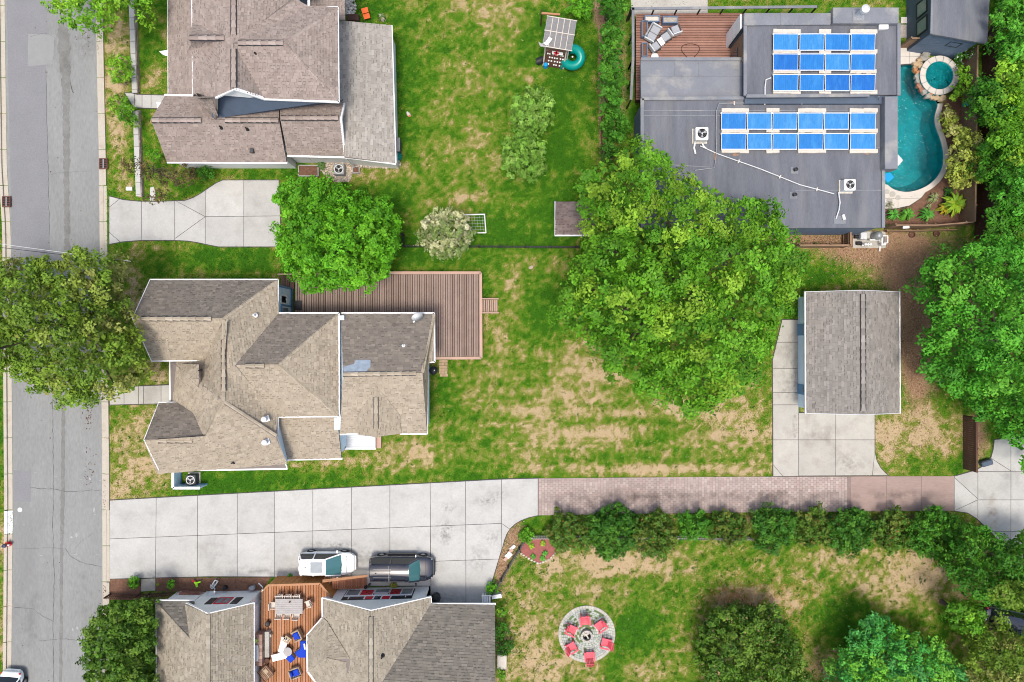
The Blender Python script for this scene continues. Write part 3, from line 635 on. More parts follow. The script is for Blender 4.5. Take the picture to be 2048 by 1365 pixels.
lo = [[(302, 240, 5.4), (558, 240, 5.4), (573, 325, 3.2), (334, 324, 3.2)], [(302, 240, 5.4), (331, 190, 4.2), (386, 192, 4.2), (431, 240, 5.4)],
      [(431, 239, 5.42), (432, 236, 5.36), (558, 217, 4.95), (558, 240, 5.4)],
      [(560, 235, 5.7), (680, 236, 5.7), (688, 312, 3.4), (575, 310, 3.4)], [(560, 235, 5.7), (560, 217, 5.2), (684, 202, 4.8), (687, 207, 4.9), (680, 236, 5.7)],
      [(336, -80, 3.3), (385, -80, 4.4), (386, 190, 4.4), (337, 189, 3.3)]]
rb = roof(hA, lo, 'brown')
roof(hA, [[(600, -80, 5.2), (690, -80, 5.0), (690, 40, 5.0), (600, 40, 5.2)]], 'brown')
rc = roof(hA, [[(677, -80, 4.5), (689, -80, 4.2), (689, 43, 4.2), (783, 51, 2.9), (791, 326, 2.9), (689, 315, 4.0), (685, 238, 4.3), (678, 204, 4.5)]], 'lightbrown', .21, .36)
for a, b in (((467, -80, rA), (467, 70, rA)), ((467, 98, rA), (467, 175, rA)), ((476, 86, rA), (566, 86, rA))): ridge_vent(ra, a, b, 'brown')
ridge_vent(ra, (379, 76, 8.66), (448, 76, 8.66), 'brown')
ridge(ra, (568, 86, rA), (674, 17, eA), 'brown'); ridge(ra, (568, 86, rA), (675, 200, eA), 'brown')
ridge_vent(rb, (304, 241, 5.45), (402, 241, 5.45), 'brown'); ridge_vent(rb, (450, 241, 5.45), (556, 241, 5.45), 'brown'); ridge_vent(rb, (562, 236, 5.74), (676, 236, 5.74), 'brown')
for pts in ([(384, -80, eA), (386, 190, eA)], [(617, -80, eA), (617, 15, eA), (675, 15, eA)], [(675, 15, eA), (677, 204, eA)], [(528, 198, eA), (677, 204, eA)], [(336, -80, 3.3), (337, 190, 3.3)], [(329, 190, 4.3), (386, 191, 4.4)],
            [(334, 325, 3.2), (574, 326, 3.2)], [(575, 312, 3.4), (690, 315, 3.2), (791, 328, 2.9)], [(783, 51, 2.9), (791, 326, 2.9)]): gutter(hA, pts)
for pts in ([(431, 194, 8.25), (467, 177, 9.0), (528, 197, 7.3)], [(687, 207, 4.9), (681, 236, 5.7), (689, 312, 3.4)]): gutter(hA, pts, .2, .16, name='rake_board', dz=-.1)
for a in ((513, 110, 8.6), (443, 256, 5.0), (495, 259, 4.95)): pipe_vent(hA, *a)
MB().box(W(504, 302, 3.9), (.28, .34, .3)).build('roof_vent', M['dgrey'], hA, bevel=.03)
walls(hA, [(400, -80), (600, -80), (600, 180), (440, 180), (400, 176)], 7.2, 'navy', 7.2); walls(hA, [(600, 32), (648, 32), (648, 184), (600, 181)], 7.19, 'navy', 7.2)
walls(hA, [(342, -80), (392, -80), (392, 184), (342, 184)], 3.25, 'white', 3.3)
walls(hA, [(312, 204), (568, 204), (566, 316), (334, 316)], 3.15, 'white', 3.2); walls(hA, [(568, 222), (682, 214), (682, 303), (568, 303)], 3.3, 'white', 3.4)
walls(hA, [(684, 56), (778, 58), (785, 319), (684, 310)], 2.85, 'white', 2.9)
# slate gable wall seen under the upper eave, built of lap boards
wl = MB().quad(W(424, 238.6, 5.2), W(686, 202.6, 5.0), W(686, 199, 7.25), W(424, 186, 7.25)).build('slate_wall', M['navy'], hA)
for i in range(11):
    f0, f1 = i/11, (i+.9)/11
    L = lambda f: W(424, 238.6-(238.6-186)*f, 5.2+2.05*f); Rr = lambda f: W(686, 202.6-3.6*f, 5.0+2.25*f)
    o = Vector((0, -.03, .01)); MB().quad(L(f0)+o*1.4, Rr(f0)+o*1.4, Rr(f1)+o*.4, L(f1)+o*.4).build('siding_board', M['navy'], wl)
mb = MB().quad(W(430, 190, 8.0), W(467, 176, 8.8), W(524, 193, 7.4), W(500, 196, 7.3)); mb.build('gable_fascia', M['white'], hA)
for b in ((604, 305, .1), (690, 316, .1)): facade(hA, W(b[0], b[1], 3), W(b[0]+10, b[1], 3), 0, .1, .1, 2.9, 'downpipe', 'white', 0, .1, Vector((0, -1, 0)))
window(hA, W(336, 316, 3.2), W(566, 316, 3.2), 5.4, 6.0, 1.6, 2.2, Vector((0, -1, 0)), mull=0)
MB().add([W(318, 103, 3.1), W(338, 100, 3.1), W(338, 114, 3.1), W(326, 110, 3.1), W(318, 103, 3.3), W(338, 100, 3.3), W(338, 114, 3.3), W(326, 110, 3.3)], [(4, 7, 6, 5), (0, 1, 2, 3), (0, 4, 5, 1), (2, 6, 7, 3), (3, 7, 4, 0)]).build('porch_corner_trim', M['white'], hA)
# ---------------------------------------------------------------- house B: beige roof, centre left
hB = thing('house', 'sprawling house with beige shingle roof of many hips and pale blue walls, left of centre', 'house', W(520, 740))
e, r_, q = 4.5, 6.8, 7.1
fb = [[(300, 561, e), (555, 561, e), (448, 637, r_), (265, 637, r_)], [(265, 637, r_), (448, 637, r_), (409, 720, e), (303, 721, e)],
      [(447, 637, r_), (447, 803, q), (410, 879, 6.4), (386, 826, 5.1), (353, 806, 4.4), (341, 804, 4.1), (340, 722, 4.1), (409, 720, e)],
      [(447, 637, r_), (555, 562, e), (556, 628, e), (472, 730, r_), (447, 745, 7.0)], [(447, 745, 7.0), (472, 730, r_), (553, 833, 4.55), (553, 872, 5.0), (447, 803, q)],
      [(472, 730, r_), (557, 731, r_), (676, 629, e), (556, 628, e)], [(557, 731, r_), (676, 629, e), (677, 832, e)], [(472, 730, r_), (557, 731, r_), (677, 832, e), (553, 834, e)],
      [(288, 880, 6.4), (410, 880, 6.45), (447, 803, q), (553, 872, 5.2), (573, 937, e), (318, 941, e)], [(317, 807, e), (353, 806, e), (386, 826, 5.15), (410, 879, 6.4), (288, 880, 6.4)],
      [(362, 729, 4.75), (397, 729, 5.6), (399, 757, 6.1), (361, 757, 5.5)], [(361, 757, 5.5), (399, 757, 6.1), (395, 790, 5.5), (367, 791, 4.8)]]
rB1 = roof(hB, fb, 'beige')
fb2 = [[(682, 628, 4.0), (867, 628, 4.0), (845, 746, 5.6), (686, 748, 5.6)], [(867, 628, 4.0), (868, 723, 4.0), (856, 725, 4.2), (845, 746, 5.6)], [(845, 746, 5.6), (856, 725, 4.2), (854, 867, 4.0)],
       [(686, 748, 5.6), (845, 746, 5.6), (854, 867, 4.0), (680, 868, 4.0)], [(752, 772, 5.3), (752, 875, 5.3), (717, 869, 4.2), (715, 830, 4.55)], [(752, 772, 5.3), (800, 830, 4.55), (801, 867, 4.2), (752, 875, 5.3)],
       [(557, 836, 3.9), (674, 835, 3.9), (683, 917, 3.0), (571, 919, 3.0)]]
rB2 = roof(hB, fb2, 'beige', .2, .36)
for a, b in (((283, 638, r_+.02), (422, 638, r_+.02)), ((447, 680, 6.95), (447, 783, 7.1)), ((491, 732, r_+.03), (528, 732, r_+.03)), ((316, 882, 6.4), (384, 882, 6.4)), ((752, 795, 5.3), (752, 858, 5.3)), ((686, 749, 5.6), (832, 747, 5.6))): ridge_vent(rB1, a, b, 'beige', .26)
for a, b in (((448, 637, r_), (554, 562, e)), ((557, 731, r_), (675, 630, e)), ((557, 731, r_), (676, 831, e)), ((447, 803, q), (553, 872, 5.2)), ((447, 640, r_), (447, 678, r_+.05)), ((447, 785, q), (447, 803, q)), ((845, 746, 5.6), (867, 629, 4.0)), ((410, 880, 6.45), (446, 804, q)), ((530, 731, r_), (557, 731, r_)), ((752, 862, 5.3), (752, 875, 5.3)), ((752, 774, 5.3), (752, 793, 5.3))): ridge(rB1, a, b, 'beige', .22)
for pts in ([(300, 560, e), (555, 560, e)], [(555, 560, e), (555, 627, e), (677, 627, e), (678, 833, e), (555, 834, e), (555, 872, e)], [(303, 722, e), (408, 721, e)], [(340, 722, 4.1), (340, 804, 4.1)], [(317, 806, e), (352, 806, e)],
            [(318, 942, e), (574, 938, e)], [(571, 920, 3.0), (684, 918, 3.0)], [(682, 627, 4.0), (868, 627, 4.0), (869, 724, 4.0), (855, 725, 4.0), (854, 868, 4.0), (801, 868, 4.0)], [(717, 869, 4.1), (680, 869, 4.0)]): gutter(hB, pts)
for pts in ([(265, 637, r_), (300, 560, e)], [(265, 637, r_), (303, 722, e)], [(288, 880, 6.4), (317, 807, e)], [(288, 880, 6.4), (318, 941, e)], [(553, 873, 5.1), (574, 937, e)]): gutter(hB, pts, .06, .14, name='rake_board', dz=-.06)
for a, m2, rr in (((511, 631, 5.7), 'white', .07), ((807, 692, 4.9), 'white', .06), ((468, 925, 4.9), 'black', .06), ((402, 741, 5.9), 'black', .05)): pipe_vent(hB, *a, m2, rr, .4)
for x, y, z in ((533, 838, 5.3), (534, 884, 5.3)):
    o = MB().box(W(x, y, z), (.42, .42, .12), .3).build('roof_flue', M['aluminium'], hB); MB().lathe(W(x-1, y, z), [(.16, 0), (.13, .35), (.2, .38), (.2, .5), (.05, .56), (.001, .56)], 14).build('flue_cap', M['lgrey'], o)
MB().box(W(526, 886, 5.25), (.3, .2, .15), .5).build('roof_vent', M['white'], hB, bevel=.04)
walls(hB, [(306, 568), (548, 568), (548, 712), (309, 712)], 4.4, 'lightblue', e); walls(hB, [(346, 700), (548, 700), (548, 860), (346, 860)], 4.0, 'lightblue', 4.1)
walls(hB, [(400, 636), (668, 636), (668, 824), (400, 824)], 4.4, 'lightblue', e); walls(hB, [(326, 815), (546, 815), (562, 930), (326, 933)], 4.4, 'lightblue', e)
walls(hB, [(556, 828), (668, 828), (675, 910), (562, 910)], 2.9, 'lightblue', 3.0); walls(hB, [(668, 636), (860, 636), (860, 716), (846, 718), (846, 860), (668, 860)], 3.9, 'lightblue', 4.0)
for a, b, c in (((272, 637, r_), (306, 568, e), (309, 712, e)), ((294, 880, 6.3), (324, 815, e), (326, 933, e))):        # gable ends to the street
    P = [W(*k)-Vector((0, 0, .2)) for k in (a, b, c)]; P2 = [p+Vector((.2, 0, 0)) for p in P]; P = [Vector((max(p.x for p in P)-.0, p.y, p.z)) for p in P]; P2 = [p+Vector((.25, 0, 0)) for p in P]
    MB().add(P+P2, [(0, 1, 2), (5, 4, 3), (0, 3, 4, 1), (1, 4, 5, 2), (2, 5, 3, 0)]).build('gable_wall', M['lightblue'], hB)
# pale blue wall with door and window over the deck (east face of the north wing)
p, qv = W(548, 568, e), W(548, 630, e); out = Vector((1, 0, 0))
siding(hB, p, qv, .8, 4.3, out, 'lightblue', .22); L = abs(qv.y-p.y)
window(hB, p, qv, L-1.5, L-1.0, 1.9, 3.0, out, 'white', 'lgrey', 0, .12)
d = facade(hB, p, qv, L-.72, L-.1, .8, 2.9, 'door', 'white', .03, .06, out); facade(d, p, qv, L-.62, L-.2, 1.5, 2.7, 'door_glass', 'glassgrey', .05, .06, out)
for a, b, c, dd in ((L-.86, L-.74, .8, 3.05), (L-.74, L-.02, 2.92, 3.05)): facade(hB, p, qv, a, b, c, dd, 'door_trim', 'blue', .06, .08, out)
facade(hB, p, qv, 0, L, .8, .9, 'base_trim', 'blue', .05, .08, out); facade(hB, p, qv, 0, .16, 1.01, 4.3, 'corner_trim', 'blue', .05, .08, out)
for pts in ([(684, 640, 4.4), (684, 632, 4.4)],): gutter(hB, pts, .3, .1, 'lightblue', 'wall_return')
# ---------------------------------------------------------------- garage C
hC = thing('garage', 'detached garage with grey gable roof and blue street-facing wall, right of centre', 'garage', W(1700, 705))
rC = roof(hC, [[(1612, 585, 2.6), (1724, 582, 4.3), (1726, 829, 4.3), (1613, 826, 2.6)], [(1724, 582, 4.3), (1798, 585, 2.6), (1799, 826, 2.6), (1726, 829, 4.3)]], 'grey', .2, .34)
ridge_vent(rC, (1726, 588, 4.32), (1727, 822, 4.32), 'grey', .3)
gutter(hC, [(1611, 584, 2.6), (1612, 827, 2.6)]); gutter(hC, [(1799, 584, 2.6), (1800, 827, 2.6)])
for pts in ([(1612, 584, 2.6), (1725, 581, 4.3), (1798, 584, 2.6)], [(1613, 827, 2.6), (1726, 830, 4.3), (1799, 827, 2.6)]): gutter(hC, pts, .05, .16, 'lgrey', 'rake_board', -.08)
wc = MB().prism([W(1596, 595)[:2], W(1815, 595)[:2], W(1815, 836)[:2], W(1596, 836)[:2]], 0, 2.5)
wc.v = [(min(max(v[0], 0), W(1786, 0, 2.6).x), v[1], v[2]) for v in wc.v]; yb0, yb1 = W(0, 591, 2.6).y, W(0, 820, 2.6).y
wc.v = [(v[0], yb0 if v[1] > -2 else yb1, v[2]) for v in wc.v]; wc.build('wall', M['lightblue'], hC)
xg = W(1596, 595).x
for i, (z0, z1, mt2) in enumerate(((0, 1.0, 'lightblue'), (1.0, 2.45, 'lightblue'))): pass
p, qv = (xg, yb0), (xg, yb1); out = Vector((-1, 0, 0)); L = yb0-yb1
for i in range(9): facade(hC, p, qv, 0, L, .02+i*.27, .27+i*.27, 'siding_board', 'garageblue' if False else 'lightblue', .0, .05, out)
for u in (.28, .6): pass
for u0, u1 in ((2.15, 3.05), (6.9, 7.7)):
    dd = facade(hC, p, qv, u0, u1, .05, 2.1, 'door', 'blue', .03, .07, out); facade(dd, p, qv, u0+.2, u1-.2, 1.2, 1.9, 'door_glass', 'glass', .05, .07, out)
for u in (2.0, 7.9): MB().box((xg-.1, yb0-u, 2.0), (.12, .12, .2)).build('wall_lamp', M['black'], hC)
# ---------------------------------------------------------------- shed
hG = thing('garden_shed', 'small garden shed with mauve shingle roof on the lawn beside the big maple', 'shed', W(1150, 440))
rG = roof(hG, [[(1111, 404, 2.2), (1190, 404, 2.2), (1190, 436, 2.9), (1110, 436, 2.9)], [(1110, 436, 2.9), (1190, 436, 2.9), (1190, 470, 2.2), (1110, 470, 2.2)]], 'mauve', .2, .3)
gutter(hG, [(1110, 471, 2.2), (1190, 471, 2.2)], .12, .2, name='fascia_board'); gutter(hG, [(1110, 404, 2.2), (1110, 436, 2.9), (1110, 470, 2.2)], .06, .16, name='rake_board')
walls(hG, [(1116, 410), (1184, 410), (1184, 464), (1116, 464)], 2.1, 'white', 2.2)
# ---------------------------------------------------------------- decks: every board its own piece
def tintbox(name, mt, c, d, rz, col, parent):
    m = MB(); m.box(c, d, rz, col); return m.build(name, M[mt], parent)
def boards(parent, poly, z, pitch, vertical, cols, mt='deckboard', th=.04, name='board', gap=.35):
    """deck boards clipped to a pixel polygon, pitch in pixels"""
    a = [p[0 if vertical else 1] for p in poly]; x = min(a); hi = max(a)
    while x < hi-.5:
        r = [(x+gap, -200), (x+pitch-gap, -200), (x+pitch-gap, 1700), (x+gap, 1700)] if vertical else [(-200, x+gap), (2300, x+gap), (2300, x+pitch-gap), (-200, x+pitch-gap)]
        q = clipto(poly, r); x += pitch
        if len(q) < 3 or abs(area2(q)) < 6: continue
        q = [p for i, p in enumerate(q) if math.hypot(p[0]-q[i-1][0], p[1]-q[i-1][1]) > .05]
        k = random.uniform(.86, 1.1); c = tuple(v*k for v in random.choice(cols)); dz = random.uniform(-.003, .003)
        m = MB(); m.prism([W(u, v, z)[:2] for u, v in q], z-th, z+dz); m.c = [c]*len(m.f); m.build(name, M[mt], parent)
DK = [(.27, .20, .165), (.25, .182, .15), (.29, .218, .182), (.235, .172, .142)]
dkB = thing('deck', 'large mauve brown board deck behind the beige house', 'deck', W(780, 630))
polyB = [(590, 548), (959, 548), (960, 714), (868, 714), (868, 632), (590, 632)]; hard([(575, 543), (964, 543), (964, 718), (575, 718)])
boards(dkB, polyB, .75, 4.7, True, DK, gap=.6)
def rim(parent, pts, z, w=.16, h=.16, mt='fascia', name='rim_board'):
    for a, b in zip(pts, pts[1:]): m = MB(); m.bar(W(*a, z), W(*b, z), w, h); m.build(name, M[mt], parent)
rim(dkB, [(588, 546), (961.5, 546), (962.5, 716.5), (870, 717)], .74, .2)
MB().prism([W(x, y, .5)[:2] for x, y in [(592, 550), (956, 550), (957, 711), (592, 711)]], .0, .6).build('deck_frame', M['wood_dark'], dkB)
for i in range(4): boards(dkB, [(963+i*8.2, 600), (963+i*8.2+7.6, 600), (963+i*8.2+7.6, 624), (963+i*8.2, 624)], .6-i*.17, 3.8, True, [(.40, .27, .215)], name='tread')
for y in (598, 626): m = MB(); m.bar(W(963, y, .66), W(997, y, .1), .1, .2); m.build('stringer', M['fascia'], dkB)
for i in range(3): boards(dkB, [(562+i*9, 552), (570+i*9, 552), (570+i*9, 578), (562+i*9, 578)], .2+i*.18, 4, True, [(.20, .11, .09)], name='tread')
m = MB(); m.bar(W(556, 549, .35), W(585, 549, .85), .1, .1); m.build('handrail', M['fascia'], dkB)
tag(MB().box(W(596, 611, .78), (.58, .75, .02)).build('door_mat', M['black']), 'black doormat on the deck by the back door of the beige house', 'doormat')
# ---------------------------------------------------------------- house D: khaki roofs, white gables, at the bottom
hD = thing('house', 'khaki shingle roofed house with two white gables and red window panes, at the bottom edge', 'house', W(650, 1330))
z3, z5 = 2.7, 4.9
fD = [[(316, 1203, z3), (388, 1203, z3), (377, 1277, 4.3)], [(314, 1203, z3), (377, 1277, 4.3), (416, 1290, z5), (416, 1450, z5), (314, 1450, z3)], [(374, 1209, 3.3), (416, 1228, z5), (416, 1292, z5), (376, 1277, 4.3)],
      [(416, 1228, z5), (507, 1207, z3), (507, 1450, z3), (416, 1450, z5)]]
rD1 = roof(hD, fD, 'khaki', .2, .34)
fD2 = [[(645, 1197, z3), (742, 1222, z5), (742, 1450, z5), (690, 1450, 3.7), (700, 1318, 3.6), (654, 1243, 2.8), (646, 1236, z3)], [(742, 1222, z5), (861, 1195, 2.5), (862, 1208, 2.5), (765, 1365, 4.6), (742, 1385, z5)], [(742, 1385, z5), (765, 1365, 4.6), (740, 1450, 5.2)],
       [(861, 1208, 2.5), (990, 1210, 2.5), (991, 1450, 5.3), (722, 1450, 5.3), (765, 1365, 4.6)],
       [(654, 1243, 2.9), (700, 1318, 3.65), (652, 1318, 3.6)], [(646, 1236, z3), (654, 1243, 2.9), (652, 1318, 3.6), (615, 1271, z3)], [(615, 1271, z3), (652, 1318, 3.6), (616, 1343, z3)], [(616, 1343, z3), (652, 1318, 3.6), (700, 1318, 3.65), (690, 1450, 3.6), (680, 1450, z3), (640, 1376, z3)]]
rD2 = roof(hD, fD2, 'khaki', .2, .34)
ridge_vent(rD2, (742, 1234, z5), (742, 1440, z5), 'khaki', .26); ridge(rD1, (416, 1230, z5), (416, 1440, z5), 'khaki', .3)
ridge(rD2, (652, 1318, 3.6), (617, 1342, z3), 'khaki', .2); ridge(rD2, (655, 1244, 2.9), (652, 1318, 3.6), 'khaki', .2)
for pts in ([(313, 1450, z3), (313, 1202, z3), (389, 1202, z3)], [(507, 1207, z3), (507, 1450, z3)], [(644, 1197, z3), (645, 1236, z3), (614, 1271, z3), (615, 1344, z3), (640, 1378, z3)], [(861, 1196, 2.5), (862, 1209, 2.5), (991, 1209, 2.5)]): gutter(hD, pts)
for pts in ([(373, 1207, 3.1), (416, 1227, z5), (507, 1206, z3)], [(645, 1196, z3), (742, 1221, z5), (861, 1194, 2.5)]): gutter(hD, pts, .07, .18, name='rake_board', dz=-.07)
pipe_vent(hD, 765, 1312, 4.6, 'black', .07, .4)
def gable(parent, base, peak_px, zp, ze, ze2, name='gable_wall', mt='white'):
    """white gable wall: base line on the ground from a to b, up to the roof"""
    a, b = W(*base[0]), W(*base[1]); t = (W(*peak_px, zp).x-a.x)/(b.x-a.x); n = Vector((b.y-a.y, a.x-b.x, 0)).normalized()*.2
    if n.y > 0: n = -n
    pk = a+(b-a)*t; P = [a, b, b+Vector((0, 0, ze2)), pk+Vector((0, 0, zp-.1)), a+Vector((0, 0, ze))]; Q = [p+n for p in P]; k = len(P)
    return MB().add(P+Q, [tuple(range(k)), tuple(range(2*k-1, k-1, -1))]+[(i, i+k, (i+1) % k+k, (i+1) % k) for i in range(k)]).build(name, M[mt], parent), a, b
gw, a1, b1 = gable(hD, ((413, 1183), (523, 1181)), (416, 1228), z5, 3.2, 2.6)
N_ = Vector((0, 1, 0))
wz = window(hD, a1, b1, 1.75, 2.75, 1.6, 2.7, N_, 'red', 'glassgrey', 1, .06)
for u in (1.05, 3.0): s_ = facade(hD, a1, b1, u, u+.55, 1.5, 2.8, 'shutter', 'black', .0, .06, N_)
gw2, a2, b2 = gable(hD, ((664, 1177.5), (858, 1172.5)), (742, 1222), z5, 2.5, 2.3)
U = lambda px: (px-664)/(858-664)*(b2-a2).length
win = facade(hD, a2, b2, 1.35, 6.75, .55, 2.62, 'window_wall', 'black', .0, .05, N_)
for (u0, u1, v0, v1, mt, nm) in ((1.5, 2.45, .7, 1.75, 'glassgrey', 'pane'), (2.6, 3.55, .7, 1.75, 'red', 'red_pane'), (3.7, 4.75, .7, 1.3, 'glassgrey', 'pane'), (4.9, 5.7, .7, 1.75, 'red', 'red_pane'), (5.8, 6.6, .7, 1.75, 'glassgrey', 'pane'),
                               (3.15, 3.75, 2.0, 2.55, 'red', 'red_pane'), (3.85, 4.35, 2.0, 2.55, 'glass', 'pane'), (4.45, 5.05, 2.0, 2.55, 'red', 'red_pane'), (1.9, 3.05, 2.0, 2.45, 'glass', 'pane'), (5.15, 6.2, 2.0, 2.3, 'glass', 'pane')):
    pn = facade(win, a2, b2, u0, u1, v0, v1, nm, mt, .01, .06, N_); 
    for q in ((u0-.06, u0, v0-.05, v1+.05), (u1, u1+.06, v0-.05, v1+.05)): facade(win, a2, b2, *q, 'mullion', 'white', .02, .07, N_)
for (u0, u1, v0, v1) in ((1.42, 6.68, 1.78, 1.97), (3.7, 4.75, 1.32, 1.42), (3.7, 4.75, 1.55, 1.62)): facade(win, a2, b2, u0, u1, v0, v1, 'transom', 'white', .025, .075, N_)
facade(win, a2, b2, 3.7, 4.75, 1.43, 1.54, 'sill', 'red', .022, .07, N_)
dv = (b2-a2).normalized(); up = Vector((0, 0, 1)); nn = Vector((-dv.y, dv.x, 0)).normalized()
def squig(u, v, pts, w=.05):
    for p, q in zip(pts, pts[1:]):
        m = MB(); m.bar(a2+dv*(u+p[0])+up*(v+p[1])+nn*.035, a2+dv*(u+q[0])+up*(v+q[1])+nn*.035, w, .02); m.build('emblem_stroke', M['wood_dark'], win)
for u in (2.6, 4.85): squig(u, .7, [(.05, .75), (.35, .6), (.5, .35), (.8, .2)]); squig(u, .7, [(.42, .48), (.62, .75), (.82, .85)])
MB().box(W(815, 1178, .3), (.14, .1, 1.2), 0).build('downpipe', M['black'], hD)
walls(hD, [(320, 1210), (378, 1210), (378, 1450), (320, 1450)], 2.6, 'white', z3); walls(hD, [(378, 1228), (500, 1226), (500, 1450), (378, 1450)], 2.6, 'white', z3)
walls(hD, [(652, 1245), (850, 1245), (850, 1450), (652, 1450)], 2.6, 'white', z3); walls(hD, [(622, 1275), (652, 1252), (660, 1340), (622, 1338)], 2.6, 'white', z3); walls(hD, [(850, 1234), (984, 1234), (984, 1450), (850, 1450)], 2.4, 'white', 2.5)
# stone strip and east wall of the left wing
pE, qE = W(523, 1181.5), W(521, 1262); wE = MB().prism([pE[:2], (pE.x-.6, pE.y), (pE.x-.8, qE.y), qE[:2]], 0, 2.62).build('wall', M['white'], hD); O = Vector((1, 0, 0))
window(hD, pE, qE, 1.3, 2.5, 1.3, 2.3, O, 'black', 'glassgrey', 0, .08); pF, qF = W(521, 1322), W(521, 1420); MB().prism([pF[:2], (pF.x-.8, pF.y), (pF.x-.8, qF.y), qF[:2]], 0, 2.62).build('wall', M['white'], hD); window(hD, pF, qF, .2, 1.1, 1.2, 2.2, O, 'white', 'glass', 0)
for (x, y) in ((428, 1184), (524, 1181)):
    m = MB(); m.tube([W(x+1, y, 2.3), W(x, y-1, .3), W(x+2, y-6, .08), W(x-7, y-14, .05)], .05, 8); m.build('downpipe', M['white'], hD)
MB().box(W(425, 1187.5, .8), (.5, .3, .35)).build('meter_box', M['lgrey'], hD, bevel=.02)
# brick porch front between the hedge and the wing
bp_ = thing('brick_porch', 'low red brick porch wall around a dark well at the front of the khaki house', 'porch', W(375, 1192)); hard([(340, 1180), (415, 1180), (405, 1208), (330, 1208)])
def brickwall(parent, a, b, zt, rows, ln=.24, th=.2, cols=((.28, .12, .09), (.33, .15, .11), (.24, .11, .09), (.36, .2, .15))):
    A, B = W(*a), W(*b); L = (B-A).length; d = (B-A).normalized(); ang = math.atan2(d.y, d.x); n = max(1, int(L/ln)); h = zt/rows
    MB().box(((A+B)/2)[:2]+(zt/2-.01,), (L-.02, th-.03, zt-.03), ang).build('mortar_core', M['block'], parent)
    for r in range(rows):
        off = (r % 2)*.5
        for i in range(n):
            t = (i+.5+off)/n
            if t > 1-.4/n: continue
            p = A+d*L*t; k = random.uniform(.85, 1.15); tintbox('brick', 'brick', (p.x, p.y, h*(r+.5)), (L/n-.015, th+random.uniform(-.005, .01), h-.012), ang, tuple(c*k for c in random.choice(cols)), parent)
brickwall(bp_, (345, 1202), (362, 1183), .7, 4); brickwall(bp_, (362, 1183), (412, 1186), .7, 4, .3)
MB().box(W(385, 1195, .05), (1.5, .55, .06)).build('well_floor', M['shadowed'], bp_)
for i in range(8): MB().box(W(371+i*3.6, 1196, .12), (.03, .5, .03), .3).build('grille_bar', M['dgrey'], bp_)
# planting strip between driveway and house D
st = MB().prism([W(x, y)[:2] for x, y in ((221, 1159), (282, 1157.5), (282, 1200), (221, 1200))], 0, .03); hard([(221, 1158), (545, 1155), (545, 1190), (221, 1200)])
st.prism([W(x, y)[:2] for x, y in ((312.5, 1156), (543, 1155), (522, 1182), (312, 1183))], 0, .032); tag(st.build('mulch_bed', M['mulch']), 'brown mulch planting strip below the wide driveway', kind='structure')
tag(MB().prism([W(x, y)[:2] for x, y in ((283, 1158), (311, 1157), (311, 1181), (283, 1183))], 0, .05).build('stone_path', M['concrete_old']), 'worn stepping slab in the mulch strip', kind='structure')
# ---- cedar deck of house D
dkD = thing('deck', 'orange cedar deck with furniture between the two white gabled wings', 'deck', W(580, 1270))
ZK = 1.0
CED = [(.37, .175, .085), (.41, .20, .105), (.33, .15, .07), (.39, .195, .11)]
polyD = [(536, 1171), (640, 1168), (668, 1199), (656, 1240), (632, 1275), (632, 1350), (655, 1385), (655, 1430), (521, 1430), (521, 1262), (523, 1183)]
boards(dkD, polyD, ZK, 5.3, True, CED, gap=.55); hard([(521, 1150), (740, 1150), (740, 1185), (860, 1175), (990, 1210), (990, 1400), (313, 1400), (313, 1205)])
MB().prism([W(x, y, .9)[:2] for x, y in ((540, 1174), (637, 1172), (660, 1200), (640, 1270), (640, 1425), (526, 1425), (526, 1190))], 0, .92).build('deck_frame', M['wood_dark'], dkD)
wl = [(536, 1171), (640, 1168), (668, 1201)]
for i, ((xa, ya), (xb, yb)) in enumerate(zip(wl, wl[1:])):
    A, B = W(xa, ya, 2.0), W(xb, yb, 2.0); L = (B-A).length; n = int(L/.42)
    for k in range(n):
        p, q = A+(B-A)*(k+.03)/n, A+(B-A)*(k+.97)/n; mm = MB(); mm.bar(Vector((p.x, p.y, 1.0)), Vector((q.x, q.y, 1.0)), .05, 1.96); mm.build('wall_board', M['wood_orange'], dkD)
    mm = MB(); mm.bar(A+Vector((0, 0, .02)), B+Vector((0, 0, .02)), .16, .05); mm.build('top_rail', M['wood_red'], dkD)
rim(dkD, [(523, 1184), (536, 1171)], 1.9, .12, .06, 'wood_red', 'top_rail')
for i in range(5): boards(dkD, [(664+i*14, 1157), (664+i*14+13, 1156), (664+i*14+13, 1178), (664+i*14, 1179)], .85-i*.17, 4.6, True, [(.38, .16, .09)], name='tread')
for y0, y1 in ((1164, 1153), (1161, 1151)):
    m = MB(); m.bar(W(645, y0, 1.9), W(735, y1, 1.0), .1, .05); m.build('handrail', M['wood_red'], dkD)
for i in range(22):
    x = 650+i*3.8; m = MB(); m.bar(W(x, 1157-i*.3, .1), W(x, 1157-i*.3, 1.85-i*.04), .04, .04); m.build('baluster', M['wood_red'], dkD)
